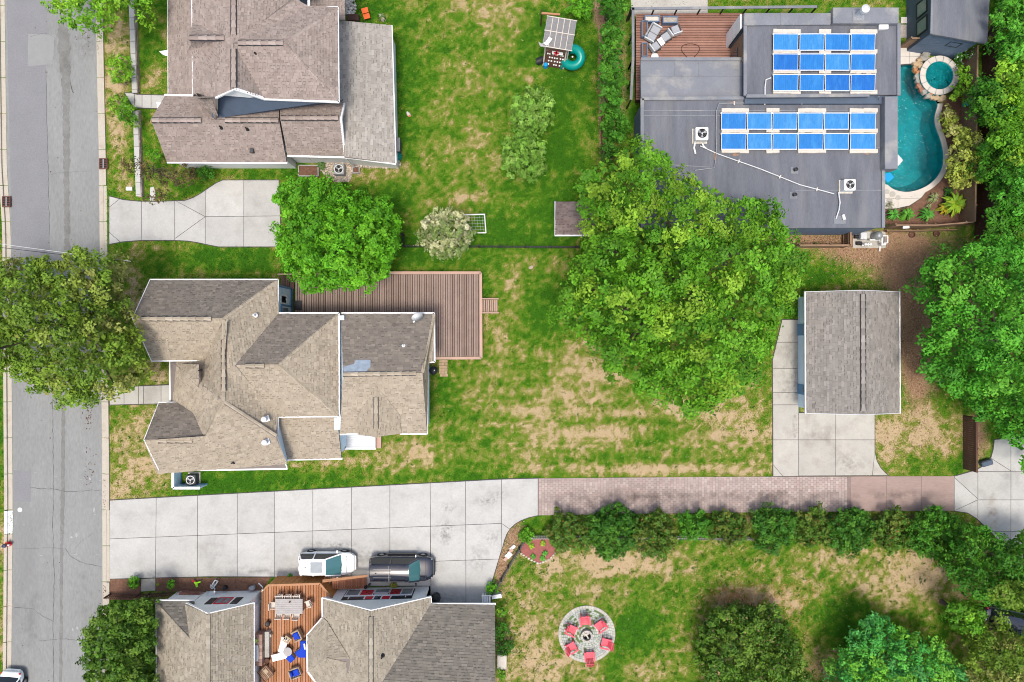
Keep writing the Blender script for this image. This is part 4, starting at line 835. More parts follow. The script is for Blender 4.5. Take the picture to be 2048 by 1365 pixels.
# ---------------------------------------------------------------- house E: flat dark roof with the solar arrays
hE = thing('house', 'flat roofed house with dark grey membrane roof carrying blue solar panels, top right', 'house', W(1600, 250))
hard([(1255, 200), (1283, 118), (1270, 118), (1266, 15), (1800, 10), (1800, 340), (1770, 462), (1283, 462)])
def slabroof(px, z, th, mt, name='roof', parent=None): return MB().prism([W(x, y, z)[:2] for x, y in px], z-th, z).build(name, M[mt], parent or hE, bevel=.03)
low = slabroof([(1284, 199), (1766, 197), (1766, 456), (1284, 458)], 4.2, .3, 'membrane')
hi = slabroof([(1490, 50), (1797, 48), (1797, 190), (1490, 192)], 4.75, .3, 'membrane')
can = slabroof([(1281, 119), (1488, 119), (1488, 195), (1282, 197)], 3.9, .25, 'membrane_light')
p1 = slabroof([(1488, 26), (1662, 26), (1662, 49.5), (1488, 51)], 4.95, .5, 'membrane_light', 'parapet'); p2 = slabroof([(1666, 15), (1798, 15), (1798, 47), (1666, 47)], 5.2, .7, 'membrane_light', 'parapet')
p3 = slabroof([(1770, 193), (1796, 193), (1796, 338), (1770, 338)], 4.9, .95, 'membrane_light', 'parapet')
for pts, z in ([[(1284, 198), (1490, 197), (1738, 195)], 4.28], [[(1284, 198), (1285, 458)], 4.28], [[(1766, 342), (1766, 456)], 4.25], [[(1797, 48), (1797, 192)], 4.8], [[(1490, 52), (1490, 192)], 4.8], [[(1282, 119), (1488, 119)], 3.94], [[(1492, 193), (1738, 191)], 4.8]):
    for a, b in zip(pts, pts[1:]): m = MB(); m.bar(W(*a, z), W(*b, z), .24, .14); m.build('roof_kerb', M['membrane_light'], hE)
for a, b, z in (((1286, 232), (1600, 232), 4.2), ((1340, 330), (1420, 335), 4.2), ((1286, 222), (1740, 221), 4.2), ((1590, 381), (1764, 381), 4.2), ((1283, 153), (1488, 152), 3.9), ((1760, 296), (1740, 296), 4.2), ((1350, 120), (1350, 152), 3.9), ((1398, 120), (1398, 152), 3.9), ((1562, 26), (1562, 50), 4.95)):
    m = MB(); m.bar(W(*a, z+.008), W(*b, z+.008), .07, .03); m.build('membrane_seam', M['membrane_light'], hE)
walls(hE, [(1291, 206), (1758, 206), (1758, 449), (1291, 449)], 3.92, 'navy', 4.2); walls(hE, [(1492, 54), (1790, 54), (1790, 205), (1492, 205)], 4.46, 'navy', 4.75)
walls(hE, [(1310, 140), (1488, 140), (1488, 206), (1310, 206)], 3.66, 'navy', 3.9); walls(hE, [(1490, 29), (1790, 29), (1790, 54), (1490, 54)], 4.46, 'navy', 4.95)
out = Vector((-1, 0, 0)); p, qv = W(1491, 28, 4.6), W(1491, 57, 4.6); wx = MB().box(((p+qv)/2-Vector((.32, 0, 0)))[:2]+(2.8,), (.1, abs(p.y-qv.y), 3.5)).build('white_wall', M['white'], hE)
p, qv = W(1492, 57.5, 4.6), W(1492, 118, 4.6)
for i in range(12): facade(hE, p, qv, 0, abs(p.y-qv.y), 1.0+i*.29, 1.28+i*.29, 'cladding_board', 'wood_fence', .03, .06, out)
facade(hE, p, qv, .7, 1.6, 1.2, 3.0, 'window', 'glass', .07, .08, out); facade(hE, p, qv, 2.0, 2.2, 1.0, 1.8, 'wall_box', 'lgrey', .1, .15, out)
p, qv = W(1289, 200, 4.2), W(1289, 300, 4.2)
for i in range(22): facade(hE, p, qv, i*.18, i*.18+.165, .1, 3.95, 'siding_board', 'lightnavy', .02, .06, out) if False else facade(hE, p, qv, i*.18, i*.18+.165, .1, 3.95, 'siding_board', 'blueslate', .02, .06, out)
S_ = Vector((0, -1, 0)); p, qv = W(1560, 452, 4.2), W(1764, 452, 4.2)
for i in range(12): facade(hE, p, qv, 0, abs(p.x-qv.x), .1+i*.31, .4+i*.31, 'siding_board', 'blueslate', .02, .06, S_)
# chimney pot, vents, roof pipes
o = MB().box(W(1717, 32, 5.22), (.8, .75, .08)).build('flue_base', M['mgrey'], hE); MB().lathe(W(1716, 32, 5.24), [(.24, 0), (.22, .8), (.3, .82), (.3, 1.1), (.12, 1.2), (.001, 1.2)], 18).build('flue', M['lgrey'], o)
for a in ((1589, 341, 4.2), (1587, 391, 4.2)):
    o = MB().box(W(a[0], a[1], 4.205), (.55, .5, .02)).build('vent_flashing', M['membrane_light'], hE); MB().lathe(W(*a), [(.1, 0), (.1, .3), (.14, .3), (.14, .36), (.001, .38)], 12).build('vent_pipe', M['black'], o)
tag(MB().prism([W(x, y, 4.76)[:2] for x, y in ((1755, 51), (1774, 50), (1774, 61), (1755, 62))], 4.76, 5.0).build('roof_hatch', M['pvc'], hE, bevel=.03))
def pipe(name, pts, r, mt, label, cat='pipe', feet=True):
    t = thing(name, label, cat, W(*pts[0])); P = [W(*q) for q in pts]; MB().tube(P, r, 8).build('pipe_run', M[mt], t)
    if feet:
        for a, b in zip(P, P[1:]):
            n = int((b-a).length/2.2)
            for i in range(n):
                c = a+(b-a)*(i+.5)/max(n, 1); d = (b-a).normalized(); MB().box((c.x, c.y, c.z-.03), (.26, .1, .1), math.atan2(d.y, d.x)+1.57).build('pipe_block', M['block'], t)
    return t
pipe('roof_pipe', [(1758, 193, 4.95), (1757, 201, 4.4), (1735, 203, 4.4), (1560, 206, 4.4), (1438, 207, 4.4), (1433, 222, 4.4), (1432, 270, 4.4), (1433, 300, 4.4), (1429, 336, 4.4), (1390, 341, 4.4)], .035, 'mgrey', 'long grey pipe running along the step and west side of the lower solar array')
pipe('roof_pipe', [(1400, 292, 4.35), (1435, 308, 4.35), (1520, 338, 4.35), (1600, 370, 4.35), (1668, 388, 4.35)], .04, 'lgrey', 'grey refrigerant pipe crossing the lower roof diagonally between the two air conditioners')
pipe('roof_pipe', [(1677, 385, 4.4), (1680, 405, 4.35), (1678, 420, 4.35), (1672, 438, 4.3)], .05, 'lgrey', 'white pipe from the right roof air conditioner down to a penetration', feet=False)
pipe('roof_pipe', [(1530, 190, 4.9), (1530, 175, 4.9), (1532, 160, 4.9), (1542, 156, 4.95)], .05, 'lgrey', 'short grey pipe at the left end of the upper solar array', feet=False)
MB().box(W(1680, 440, 4.215), (.9, .6, .03)).build('penetration_pad', M['membrane_light'], hE); m = MB(); m.tube([W(1686, 430, 4.3), W(1689, 440, 4.35)], .11, 8); m.build('conduit_boot', M['pvc'], hE)
# ---- air conditioners
def ac_unit(px, py, z, label, mt='lgrey', s=.8, group=None):
    c = W(px, py, z); t = thing('air_conditioner', label, 'air conditioner', c, group)
    MB().box((0, 0, .36), (s, s, .7)).build('cabinet', M[mt], t, bevel=.07, local=True, seg=2)
    MB().lathe((0, 0, .70), [(s*.40, 0), (s*.43, .03), (s*.37, .035), (s*.37, .012)], 24).build('fan_ring', M['pvc'], t, local=True)
    MB().lathe((0, 0, .716), [(s*.37, 0), (.001, .001)], 24).build('fan_well', M['shadowed'], t, local=True)
    for k in range(3):
        a = k*2.094+.4; mb = MB(); mb.add([(math.cos(a+d)*r, math.sin(a+d)*r, .728+h) for r, d, h in ((.06, 0, 0), (s*.34, -.28, .0), (s*.34, .42, .02), (.06, .5, .01))], [(0, 1, 2, 3)]); mb.build('fan_blade', M['mgrey'], t, local=True)
    MB().lathe((0, 0, .72), [(.07, 0), (.06, .03), (.001, .035)], 12).build('hub', M['lgrey'], t, local=True)
    g = MB()
    for rr in (.12, .2, .28): g.tube([(math.cos(i/18*6.2832)*rr*s/.8, math.sin(i/18*6.2832)*rr*s/.8, .745) for i in range(19)], .006, 4, cap=False)
    g.build('fan_guard', M['mgrey'], t, local=True); MB().box((0, 0, -.0), (s+.15, s+.15, .06)).build('pad', M['block'], t, local=True); return t
ac_unit(1399, 273, 4.24, 'white air conditioner on the flat roof left of the lower solar array', 'pvc', .95); ac_unit(1691, 374, 4.24, 'white air conditioner on the flat roof near the pool corner', 'pvc', .85); ac_unit(682, 343, .03, 'grey air conditioner on the stone bed beside the brown roofed house', 'mgrey', .85)
ac_unit(389, 957, .03, 'dark air conditioner inside the pale blue screen below the beige house', 'dgrey', .8)
m = MB(); m.tube([W(1390, 285, 4.5), W(1388, 296, 4.3), W(1391, 308, 4.28)], .07, 8); m.tube([W(1404, 287, 4.5), W(1408, 294, 4.35), W(1412, 297, 4.33)], .06, 8); tag(m.build('pipe_elbow', M['pvc']), 'pair of white insulated pipe ends below the left roof air conditioner', 'pipe')
# ---- solar panels and ballast
protoP = thing('solar_panel', '', 'solar panel', (0, 0, 0), 'solar panels on the flat roof')
def panel(x0, x1, y0, y1, z, label):
    a, b = W(x0, y1, z), W(x1, y0, z); w, d = b.x-a.x, b.y-a.y; t = thing('solar_panel', label, 'solar panel', ((a.x+b.x)/2, (a.y+b.y)/2, z), 'solar panels on the flat roof')
    smt = M[random.choice(('solar', 'solar2', 'solar3', 'solar3') if z > 4.8 else ('solar2', 'solar2', 'solar3'))]
    t.rotation_euler = (R(random.uniform(2.2, 3.6)), R(random.uniform(-.8, .8)), 0)
    MB().box((0, 0, 0), (w-.02, d-.06, .04)).build('absorber', smt, t, local=True)
    for c, dd in (((0, d/2, .012), (w+.0, .06, .07)), ((0, -d/2, .012), (w+.0, .06, .07)), ((-w/2+.02, 0, .014), (.03, d-.06, .06)), ((w/2-.02, 0, .014), (.03, d-.06, .06))): MB().box(c, dd).build('frame_rail', M['aluminium'], t, local=True)
    for sx in (-1, 1): MB().box((sx*w/2, d/2+.0, -.01), (.07, .11, .08)).build('header_cap', M['pvc'], t, local=True)
    mm = MB(); 
    for i in range(1, 12): mm.bar((-w/2+w*i/12, -d/2+.05, .021), (-w/2+w*i/12, d/2-.05, .021), .02, .012)
    tag(mm.build('flow_tubes', smt, t, local=True), kind='stuff')
bpy.data.objects.remove(protoP)
ordn = ['first', 'second', 'third', 'fourth', 'fifth', 'sixth', 'seventh']
for r, (y0, y1) in enumerate(((69, 101), (109, 141), (150, 182))):
    for c, (x0, x1) in enumerate(((1546, 1596), (1599, 1648), (1650, 1699), (1701, 1750))):
        panel(x0, x1, y0, y1, 5.05, 'blue solar panel, %s from the left in the %s row of the upper three-row array' % (ordn[c], ('top', 'middle', 'bottom')[r]))
for r, (y0, y1) in enumerate(((227, 259), (268, 299))):
    for c, (x0, x1) in enumerate(((1442, 1492), (1494, 1543), (1545, 1594), (1596, 1646), (1648, 1697), (1700, 1751))):
        panel(x0, x1, y0, y1, 4.5, 'blue solar panel, %s from the left in the %s row of the lower two-row array' % (ordn[c], ('top', 'bottom')[r]))
CNT = {}; ORDL = 'first second third fourth fifth sixth seventh eighth ninth tenth eleventh twelfth thirteenth fourteenth fifteenth'.split()
def blocks(xs, y, z, where):
    for x0, n, w in xs:
        for i in range(n):
            c = W(x0+w*(i+.5), y+random.uniform(-.6, .6), z); o = MB().box((c.x, c.y, z+.1), (m_(w)-.03, .30, .2), random.uniform(-.04, .04)).build('ballast_block', M['block'], bevel=.015)
            tag(o, ORDL[CNT.setdefault(where, 0)]+' ballast block from the left '+where, 'concrete block', 'ballast blocks on the flat roof'); CNT[where] += 1
TOP = lambda d: [(1545+d, 3, 18), (1636+d, 2, 12), (1698+d, 4, 13.5)]
for y, wh in ((65, 'along the top edge of the upper solar array'), (104.8, 'between the top and middle solar rows'), (145.3, 'between the middle and bottom rows of the upper array'), (185.5, 'along the bottom edge of the upper solar array')): blocks(TOP(0) if y != 145.3 else [(1545, 4, 13.5), (1636, 2, 12), (1698, 5, 10.5)], y, 4.75, wh)
for y, wh in ((222.5, 'along the top edge of the lower solar array'), (263.3, 'between the two rows of the lower solar array'), (303.5, 'along the bottom edge of the lower solar array')): blocks([(1442, 3, 18), (1531, 2, 13), (1594, 4, 14), (1697, 4, 14)], y, 4.2, wh)
M['scuff'] = mat('rusty_roof_scuff', (.33, .19, .11), .95, .3, 6)
for (x, y, w, h, z) in ((1470, 310, 16, 6, 4.208), (1560, 190, 24, 4, 4.758), (1734, 307, 12, 6, 4.208), (1430, 312, 8, 20, 4.208), (1715, 190, 10, 3, 4.758), (1466, 206, 16, 6, 4.208), (1705, 221, 40, 2, 4.208)):
    n = 9; MB().add([tuple(W(x+math.cos(i/n*6.28)*w/2*random.uniform(.6, 1.1), y+math.sin(i/n*6.28)*h/2*random.uniform(.6, 1.1), z)) for i in range(n)], [tuple(range(n))[::-1]]).build('rust_stain', M['scuff'], hE)
# ---- deck of house E
dkE = thing('deck', 'reddish board deck with grey railing at the corner of the flat roofed house', 'deck', W(1375, 80))
boards(dkE, [(1272, 28), (1488, 26), (1488, 200), (1272, 200)], 1.2, 5.0, False, [(.29, .155, .115), (.265, .138, .10), (.31, .17, .128)], gap=.5)
MB().prism([W(x, y, 1)[:2] for x, y in ((1274, 30), (1486, 30), (1486, 198), (1274, 198))], 0, 1.1).build('deck_frame', M['wood_dark'], dkE)
for pts in ([(1262, 200), (1266, 118), (1266, 16)], [(1262, 18), (1634, 14)]):
    for a, b in zip(pts, pts[1:]):
        m = MB(); m.bar(W(*a, 2.25), W(*b, 2.25), .2, .08); m.build('top_rail', M['membrane_light'], dkE)
        m = MB(); m.bar(W(*a, 1.35), W(*b, 1.35), .06, .06); m.build('bottom_rail', M['membrane_light'], dkE)
        L = (W(*b, 2)-W(*a, 2)).length; n = max(2, int(L/1.7))
        for i in range(n+1): q = W(*a, 2.2)+(W(*b, 2.2)-W(*a, 2.2))*i/n; MB().box((q.x, q.y, 1.2), (.1, .1, 2.0)).build('post', M['black'], dkE)
        nb = int(L/.16)
        if a[1] == 18 or b[1] == 16: pass
M['x'] = M['black']
tag(MB().prism([W(x, y)[:2] for x, y in ((1262, -80), (1415, -80), (1415, 30), (1262, 30))], 0, .05).build('patio', M['concrete_old']), 'concrete patio beyond the top edge of the red deck', kind='structure')
# ---------------------------------------------------------------- outbuilding F
hF = thing('outbuilding', 'dark blue outbuilding with grey membrane roof in the top right corner beside the spa', 'outbuilding', W(1910, 20))
slabroof([(1866, -80), (1984, -80), (1975, 88), (1862, 68)], 3.4, .2, 'membrane', 'roof', hF)
walls(hF, [(1868, -80), (1970, -80), (1966, 78), (1868, 62)], 3.2, 'navy', 3.6)
m = MB(); m.bar(W(1866, -80, 3.42), W(1862, 68, 3.42), .16, .1); m.build('roof_kerb', M['membrane_light'], hF)
p, qv = W(1868, -80, 3.6), W(1868, 62, 3.6); L = abs(p.y-qv.y)
for u in (L-1.0, L-2.4): window(hF, p, qv, u-.55, u+.45, 1.5, 2.7, Vector((-1, 0, 0)), 'black', 'glassgrey', 0, .1)
p, qv = W(1868, 62, 3.6), W(1966, 78, 3.6); so = Vector((-.1, -1, 0))
for i in range(11): facade(hF, p, qv, 0, (qv.xy-p.xy).length, .05+i*.28, .31+i*.28, 'siding_board', 'blueslate', .02, .06, so)
window(hF, p, qv, 2.0, 2.8, 1.9, 2.5, so, 'black', 'glassgrey', 0, .08)
hard([(1840, -20), (1990, -20), (1980, 100), (1840, 95)])
# ---------------------------------------------------------------- vegetation
LP = {'maple': [(.085, .26, .012), (.11, .30, .015), (.15, .335, .02), (.22, .365, .03), (.06, .20, .011), (.10, .28, .013)],
      'lime': [(.115, .36, .013), (.095, .31, .013), (.15, .40, .02), (.075, .26, .012)],
      'spring': [(.19, .41, .02), (.15, .36, .018), (.24, .44, .03), (.11, .29, .018)],
      'pale': [(.20, .38, .055), (.165, .34, .04), (.25, .42, .08), (.12, .27, .03)],
      'olive': [(.135, .25, .018), (.17, .275, .024), (.225, .29, .045), (.09, .185, .014), (.12, .23, .018), (.29, .29, .08)],
      'emerald': [(.07, .29, .02), (.095, .33, .025), (.13, .37, .03), (.05, .22, .016)],
      'deep': [(.05, .19, .013), (.068, .225, .016), (.095, .26, .02), (.038, .145, .011)],
      'holly': [(.042, .15, .015), (.06, .185, .017), (.085, .22, .02), (.03, .115, .011)],
      'bronze': [(.085, .18, .02), (.07, .165, .017), (.14, .185, .03), (.055, .14, .015)],
      'magnolia': [(.07, .165, .014), (.095, .20, .019), (.14, .24, .03), (.045, .115, .012)],
      'plum': [(.10, .075, .032), (.08, .06, .028), (.13, .09, .038), (.07, .085, .022)],
      'mint': [(.06, .32, .055), (.095, .37, .045), (.17, .41, .03), (.07, .29, .07)],
      'gold': [(.32, .38, .05), (.38, .43, .07), (.24, .33, .035), (.44, .43, .15)],
      'blossom': [(.55, .54, .31), (.45, .46, .23), (.62, .60, .40), (.18, .27, .05), (.12, .22, .035)]}
def segdist(px, py, poly):
    d = np.full(px.shape, 1e9); n = len(poly)
    for i in range(n):
        (ax, ay), (bx, by) = poly[i], poly[(i+1) % n]; vx, vy = bx-ax, by-ay; t = np.clip(((px-ax)*vx+(py-ay)*vy)/(vx*vx+vy*vy+1e-9), 0, 1)
        d = np.minimum(d, np.hypot(px-ax-t*vx, py-ay-t*vy))
    return d
def circ(x, y, rx, ry=None, n=14, jit=.12, seed=0):
    r = random.Random(seed*7+int(x)); ry = ry or rx
    return [(x+rx*math.cos(i/n*6.2832)*(1+r.uniform(-jit, jit)), y+ry*math.sin(i/n*6.2832)*(1+r.uniform(-jit, jit))) for i in range(n)]
SEED = [0]
def wpts(px, py, z): k = (H-z)/H/S; return np.stack([(px-CX)*k, (CY-py)*k, z], -1)
def leaves(C, Nn, size, col, rng, asp=.55, fold=.0):
    n = len(C); Nn = Nn/np.maximum(np.linalg.norm(Nn, axis=1, keepdims=True), 1e-6); a = rng.normal(size=(n, 3)); t = np.cross(Nn, a); t /= np.maximum(np.linalg.norm(t, axis=1, keepdims=True), 1e-6); s = np.cross(Nn, t)
    L = (size*rng.uniform(.65, 1.35, n))[:, None]; Wd = L*asp
    V = np.stack([C-t*L*.5, C+s*Wd*.5-t*L*.05+Nn*fold*L, C+t*L*.5, C-s*Wd*.5-t*L*.05+Nn*fold*L], 1).reshape(-1, 3)
    return V, np.arange(4*n).reshape(n, 4), col
def crown(name, parent, poly, zb, zt, pal, cr=.85, leaf=.24, per=150, fill=1.0, edge=1.0, asp=.55, accent=None, pw=.5, gap=0.0):
    """foliage: twig clumps on a dome inside the traced outline, each clump a shell of leaf blades, plus inner leaves"""
    SEED[0] += 1; rng = np.random.default_rng(100+SEED[0]); pal = np.array(LP[pal]); zm = zb+(zt-zb)*.5; ppm = S*H/(H-zm)
    xs = [p[0] for p in poly]; ys = [p[1] for p in poly]; x0, x1, y0, y1 = min(xs), max(xs), min(ys), max(ys)
    A = abs(area2(poly))/2/ppm**2; ntry = int(A/(cr*cr)*9)+30
    cx, cy = rng.uniform(x0, x1, ntry), rng.uniform(y0, y1, ntry); ok = inpoly(cx, cy, poly); cx, cy = cx[ok], cy[ok]; d = segdist(cx, cy, poly)/ppm
    ok = d > cr*.45; cx, cy, d = cx[ok], cy[ok], d[ok]; kx, ky, kd = [], [], []
    md = cr*ppm*1.18
    for i in range(len(cx)):
        if all((cx[i]-a)**2+(cy[i]-b)**2 > md*md for a, b in zip(kx, ky)): kx.append(cx[i]); ky.append(cy[i]); kd.append(d[i])
    if not kx: kx, ky, kd = [sum(xs)/len(xs)], [sum(ys)/len(ys)], [cr]
    kx, ky, kd = map(np.array, (kx, ky, kd)); D = max(kd.max(), .01); n = len(kx)
    z = zb+(zt-zb)*np.clip(1-(1-kd/D)**2, 0, 1)**pw+rng.normal(0, .2*(zt-zb)*.8, n)*np.clip(kd/D*2, .3, 1); CC = wpts(kx, ky, z); rr = cr*rng.uniform(.72, 1.25, n)
    cc = (pal[rng.integers(0, len(pal), n)]*.7+pal.mean(0)*.3)*rng.uniform(.88, 1.14, (n, 1))
    ns = 10; m = n*ns; th = rng.uniform(0, 6.2832, m); ze = rng.uniform(-.35, 1, m); q = np.sqrt(1-ze**2); dr = np.stack([q*np.cos(th), q*np.sin(th), ze], -1)
    ci = np.repeat(np.arange(n), ns); TC = CC[ci]+dr*(rr[ci]*rng.uniform(.55, 1.0, m))[:, None]*np.array([1, 1, .75]); tc = cc[ci]*rng.uniform(.82, 1.2, (m, 1))
    k = max(3, int(per*1.35/ns)); li = np.repeat(np.arange(m), k); N = m*k
    P = TC[li]+rng.normal(0, 1, (N, 3))*(rr[ci][li]*.19)[:, None]; nn = dr[li]*.95+np.array([0, 0, .45])+rng.normal(0, .3, (N, 3)); lc = tc[li]*rng.uniform(.75, 1.28, (N, 1))
    if accent is not None:
        mk = rng.random(N) < accent[1]; lc[mk] = np.array(accent[0])*rng.uniform(.7, 1.2, (mk.sum(), 1))
    Vs, Fs, Cs = [], [], []
    v, f, c = leaves(P, nn, leaf, lc, rng, asp, .12); Vs.append(v); Fs.append(f); Cs.append(c)
    nf = int(A*26*fill*(.24/leaf)**1.2)
    if nf:
        fx, fy = rng.uniform(x0, x1, nf*2), rng.uniform(y0, y1, nf*2); ok = inpoly(fx, fy, poly); fx, fy = fx[ok], fy[ok]; d = segdist(fx, fy, poly)/ppm; ok = d > cr*.3; fx, fy, d = fx[ok], fy[ok], d[ok]
        top = zb+(zt-zb)*np.clip(1-(1-np.minimum(d/D, 1))**2, 0, 1)**pw-cr*1.0; fz = zb+(top-zb)*rng.uniform(-.15, 1, len(fx)); fz = np.maximum(fz, .1)
        P = wpts(fx, fy, fz); nn = np.array([0, 0, 1.])+rng.normal(0, .5, (len(fx), 3)); lc = pal[rng.integers(0, len(pal), len(fx))]*rng.uniform(.7, 1.1, (len(fx), 1))
        v, f, c = leaves(P, nn, leaf*1.5, lc, rng, .7); Vs.append(v); Fs.append(f+sum(len(a) for a in Vs[:-1])); Cs.append(c)
    ob = np_obj(name, np.concatenate(Vs), np.concatenate(Fs), M['leaf'], parent, np.concatenate(Cs)); return ob, CC
def tree(name, label, poly, zb, zt, pal, group=None, base=None, cat='tree', limbs=6, tr=.28, **kw):
    cx = sum(p[0] for p in poly)/len(poly); cy = sum(p[1] for p in poly)/len(poly); bx, by = base or (None, None)
    c = W(cx, cy, zb+(zt-zb)*.5) if base is None else W(bx, by, 0); t = thing(name, label, cat, (c.x, c.y, 0), group)
    ob, CC = crown('crown', t, poly, zb, zt, pal, **kw); rr = random.Random(len(label)); fk = Vector((c.x+rr.uniform(-.3, .3), c.y+rr.uniform(-.3, .3), zb*.75))
    MB().tube([(c.x, c.y, -.05), (c.x+.02, c.y, .3), fk*.5+Vector((c.x, c.y, 0))*.5, fk, fk+Vector((rr.uniform(-.2, .2), rr.uniform(-.2, .2), (zt-zb)*.45))], [tr*1.35, tr, tr*.85, tr*.7, tr*.25], 8).build('trunk', M['bark'], t, True)
    ids = list(range(len(CC))); rr.shuffle(ids)
    for i in ids[:limbs]:
        e = Vector(CC[i])-Vector((0, 0, .3)); mid = fk*.5+e*.5+Vector((rr.uniform(-.3, .3), rr.uniform(-.3, .3), .4)); MB().tube([fk-Vector((0, 0, .2)), mid, e], [tr*.5, tr*.3, tr*.08], 6).build('limb', M['bark'], t, True)
    return t
def shrub(name, label, poly, zt, pal, group=None, cat='shrub', **kw):
    a = dict(cr=.4, leaf=.15, per=90); a.update(kw); return tree(name, label, poly, a.pop('zb', .25), zt, pal, group, None, cat, limbs=3, tr=.05, **a)
# ---- trees
tree('street_tree', 'huge olive green street tree spreading over the road beside the beige house', [(-130, 560), (-60, 520), (0, 514), (62, 507), (105, 520), (146, 487), (182, 500), (238, 522), (250, 560), (246, 610), (276, 650), (286, 700), (299, 748), (280, 782), (238, 800), (190, 798), (146, 822), (120, 805), (78, 790), (38, 762), (0, 748), (-60, 770), (-130, 730)], 4.0, 10.5, 'olive', base=(215, 652), limbs=9, tr=.4, cr=.8, leaf=.23, per=210)
tree('street_tree', 'bright yellow green tree overhanging the street at the top left edge', [(84, -90), (82, 0), (105, 14), (112, 50), (140, 56), (170, 58), (198, 64), (224, 52), (236, 22), (262, 22), (272, 40), (300, 46), (309, 20), (310, -90)], 3.6, 7.5, 'spring', base=(236, -30), limbs=8, tr=.25, cr=.62, leaf=.21, per=110, fill=.35)
tree('shade_tree', 'dense bright green rounded tree standing between the driveway and the mauve deck', [(562, 366), (600, 350), (642, 352), (690, 376), (735, 390), (772, 392), (800, 440), (806, 475), (795, 520), (772, 562), (742, 574), (704, 586), (660, 584), (646, 590), (618, 592), (590, 572), (558, 520), (548, 480), (562, 430), (547, 402)], 2.6, 6.8, 'lime', limbs=7, tr=.26, cr=.62, leaf=.22, per=170, fill=1.4)
tree('maple_tree', 'largest tree of all, spreading bright green maple in the middle of the yards', [(1252, 285), (1292, 277), (1342, 300), (1366, 342), (1420, 360), (1472, 396), (1530, 390), (1560, 420), (1582, 460), (1600, 500), (1618, 545), (1590, 600), (1560, 660), (1540, 720), (1500, 790), (1440, 816), (1380, 832), (1320, 810), (1260, 770), (1200, 740), (1180, 690), (1130, 662), (1110, 615), (1120, 580), (1140, 540), (1150, 520), (1176, 470), (1160, 440), (1150, 390), (1160, 340), (1202, 312)], 4.0, 13.0, 'maple', base=(1355, 560), limbs=16, tr=.5, cr=1.0, leaf=.25, per=260, fill=1.0)
tree('young_tree', 'upper of two small pale green trees on the lawn below the play set', circ(1062, 225, 47, 48, seed=2), 1.2, 4.0, 'pale', 'pair of small pale trees on the lawn', cr=.42, leaf=.17, per=150, fill=.5, limbs=6, tr=.09)
tree('young_tree', 'lower of two small pale green trees on the lawn below the play set', circ(1047, 314, 48, 50, seed=5), 1.2, 4.0, 'pale', 'pair of small pale trees on the lawn', cr=.42, leaf=.17, per=150, fill=.5, limbs=6, tr=.09)
tree('flowering_tree', 'small round tree covered in creamy white blossom beside the black fence', circ(890, 467, 59, 50, 18, .06, 3), 1.4, 3.6, 'blossom', cr=.42, leaf=.16, per=110, fill=1.2, limbs=5, tr=.1, cat='flowering tree')
tree('broadleaf_tree', 'big emerald green tree at the right edge beyond the garage', [(1875, 508), (1930, 486), (1985, 465), (2040, 470), (2160, 480), (2170, 930), (2048, 958), (2040, 905), (2000, 885), (1985, 850), (1942, 832), (1902, 790), (1846, 762), (1830, 705), (1856, 640), (1832, 592), (1842, 540)], 2.6, 8.5, 'emerald', base=(1965, 690), limbs=12, tr=.42, cr=.95, leaf=.24, per=230)
for lab, poly, zb, zt, pal, cr in (('deep green woodland tree in the top right corner beside the outbuilding', [(1985, -90), (1986, 0), (1978, 60), (1985, 110), (2020, 130), (2140, 120), (2140, -90)], 1.4, 6, 'emerald', .8),
    ('yellow green woodland tree at the right edge level with the spa', circ(2045, 165, 62, 58, seed=1), 1.6, 6.5, 'spring', .75), ('dark green woodland tree behind the garden fence beside the spa', circ(1985, 205, 52, 56, seed=4), 1.0, 4.6, 'deep', .7),
    ('mid green woodland tree at the right edge level with the lower solar array', circ(2035, 275, 62, 60, seed=8), 1.4, 6, 'maple', .75), ('dark green woodland tree leaning over the golden bamboo', circ(1995, 330, 46, 54, seed=11), 1.0, 4.4, 'deep', .65),
    ('fresh green woodland tree at the right edge level with the pool end', circ(2040, 392, 56, 58, seed=12), 1.2, 5.6, 'emerald', .75), ('darkest woodland tree beside the wooden alley fence at right', circ(2010, 440, 40, 40, seed=16), 1.0, 4.2, 'deep', .6)):
    tree('woodland_tree', lab, poly, zb, zt, pal, 'woodland trees behind the pool garden', limbs=5, tr=.22, cr=cr, leaf=.24, per=170)
# tall evergreens in a row between lawn and flat roofed house
for i, (x, y, rx, ry, zt, pal) in enumerate(((1226, 0, 28, 40, 6.0, 'deep'), (1224, 80, 24, 34, 5.6, 'deep'), (1224, 142, 25, 32, 5.4, 'deep'), (1222, 196, 22, 28, 5.0, 'deep'), (1226, 252, 26, 30, 4.6, 'deep'), (1218, 300, 18, 16, 3, 'holly'))):
    tree('evergreen_tree', '%s evergreen from the top in the column of evergreens left of the red deck' % ('first first second third fourth fifth'.split()[i] if i else 'topmost') if i not in (5,) else 'short dark evergreen at the lower end of the column beside the big maple', circ(x, y, rx*1.12, ry*1.2, 16, .16, i), .8, zt, pal, 'column of evergreens', limbs=3, tr=.12, cr=.5, leaf=.2, per=140, pw=.7)
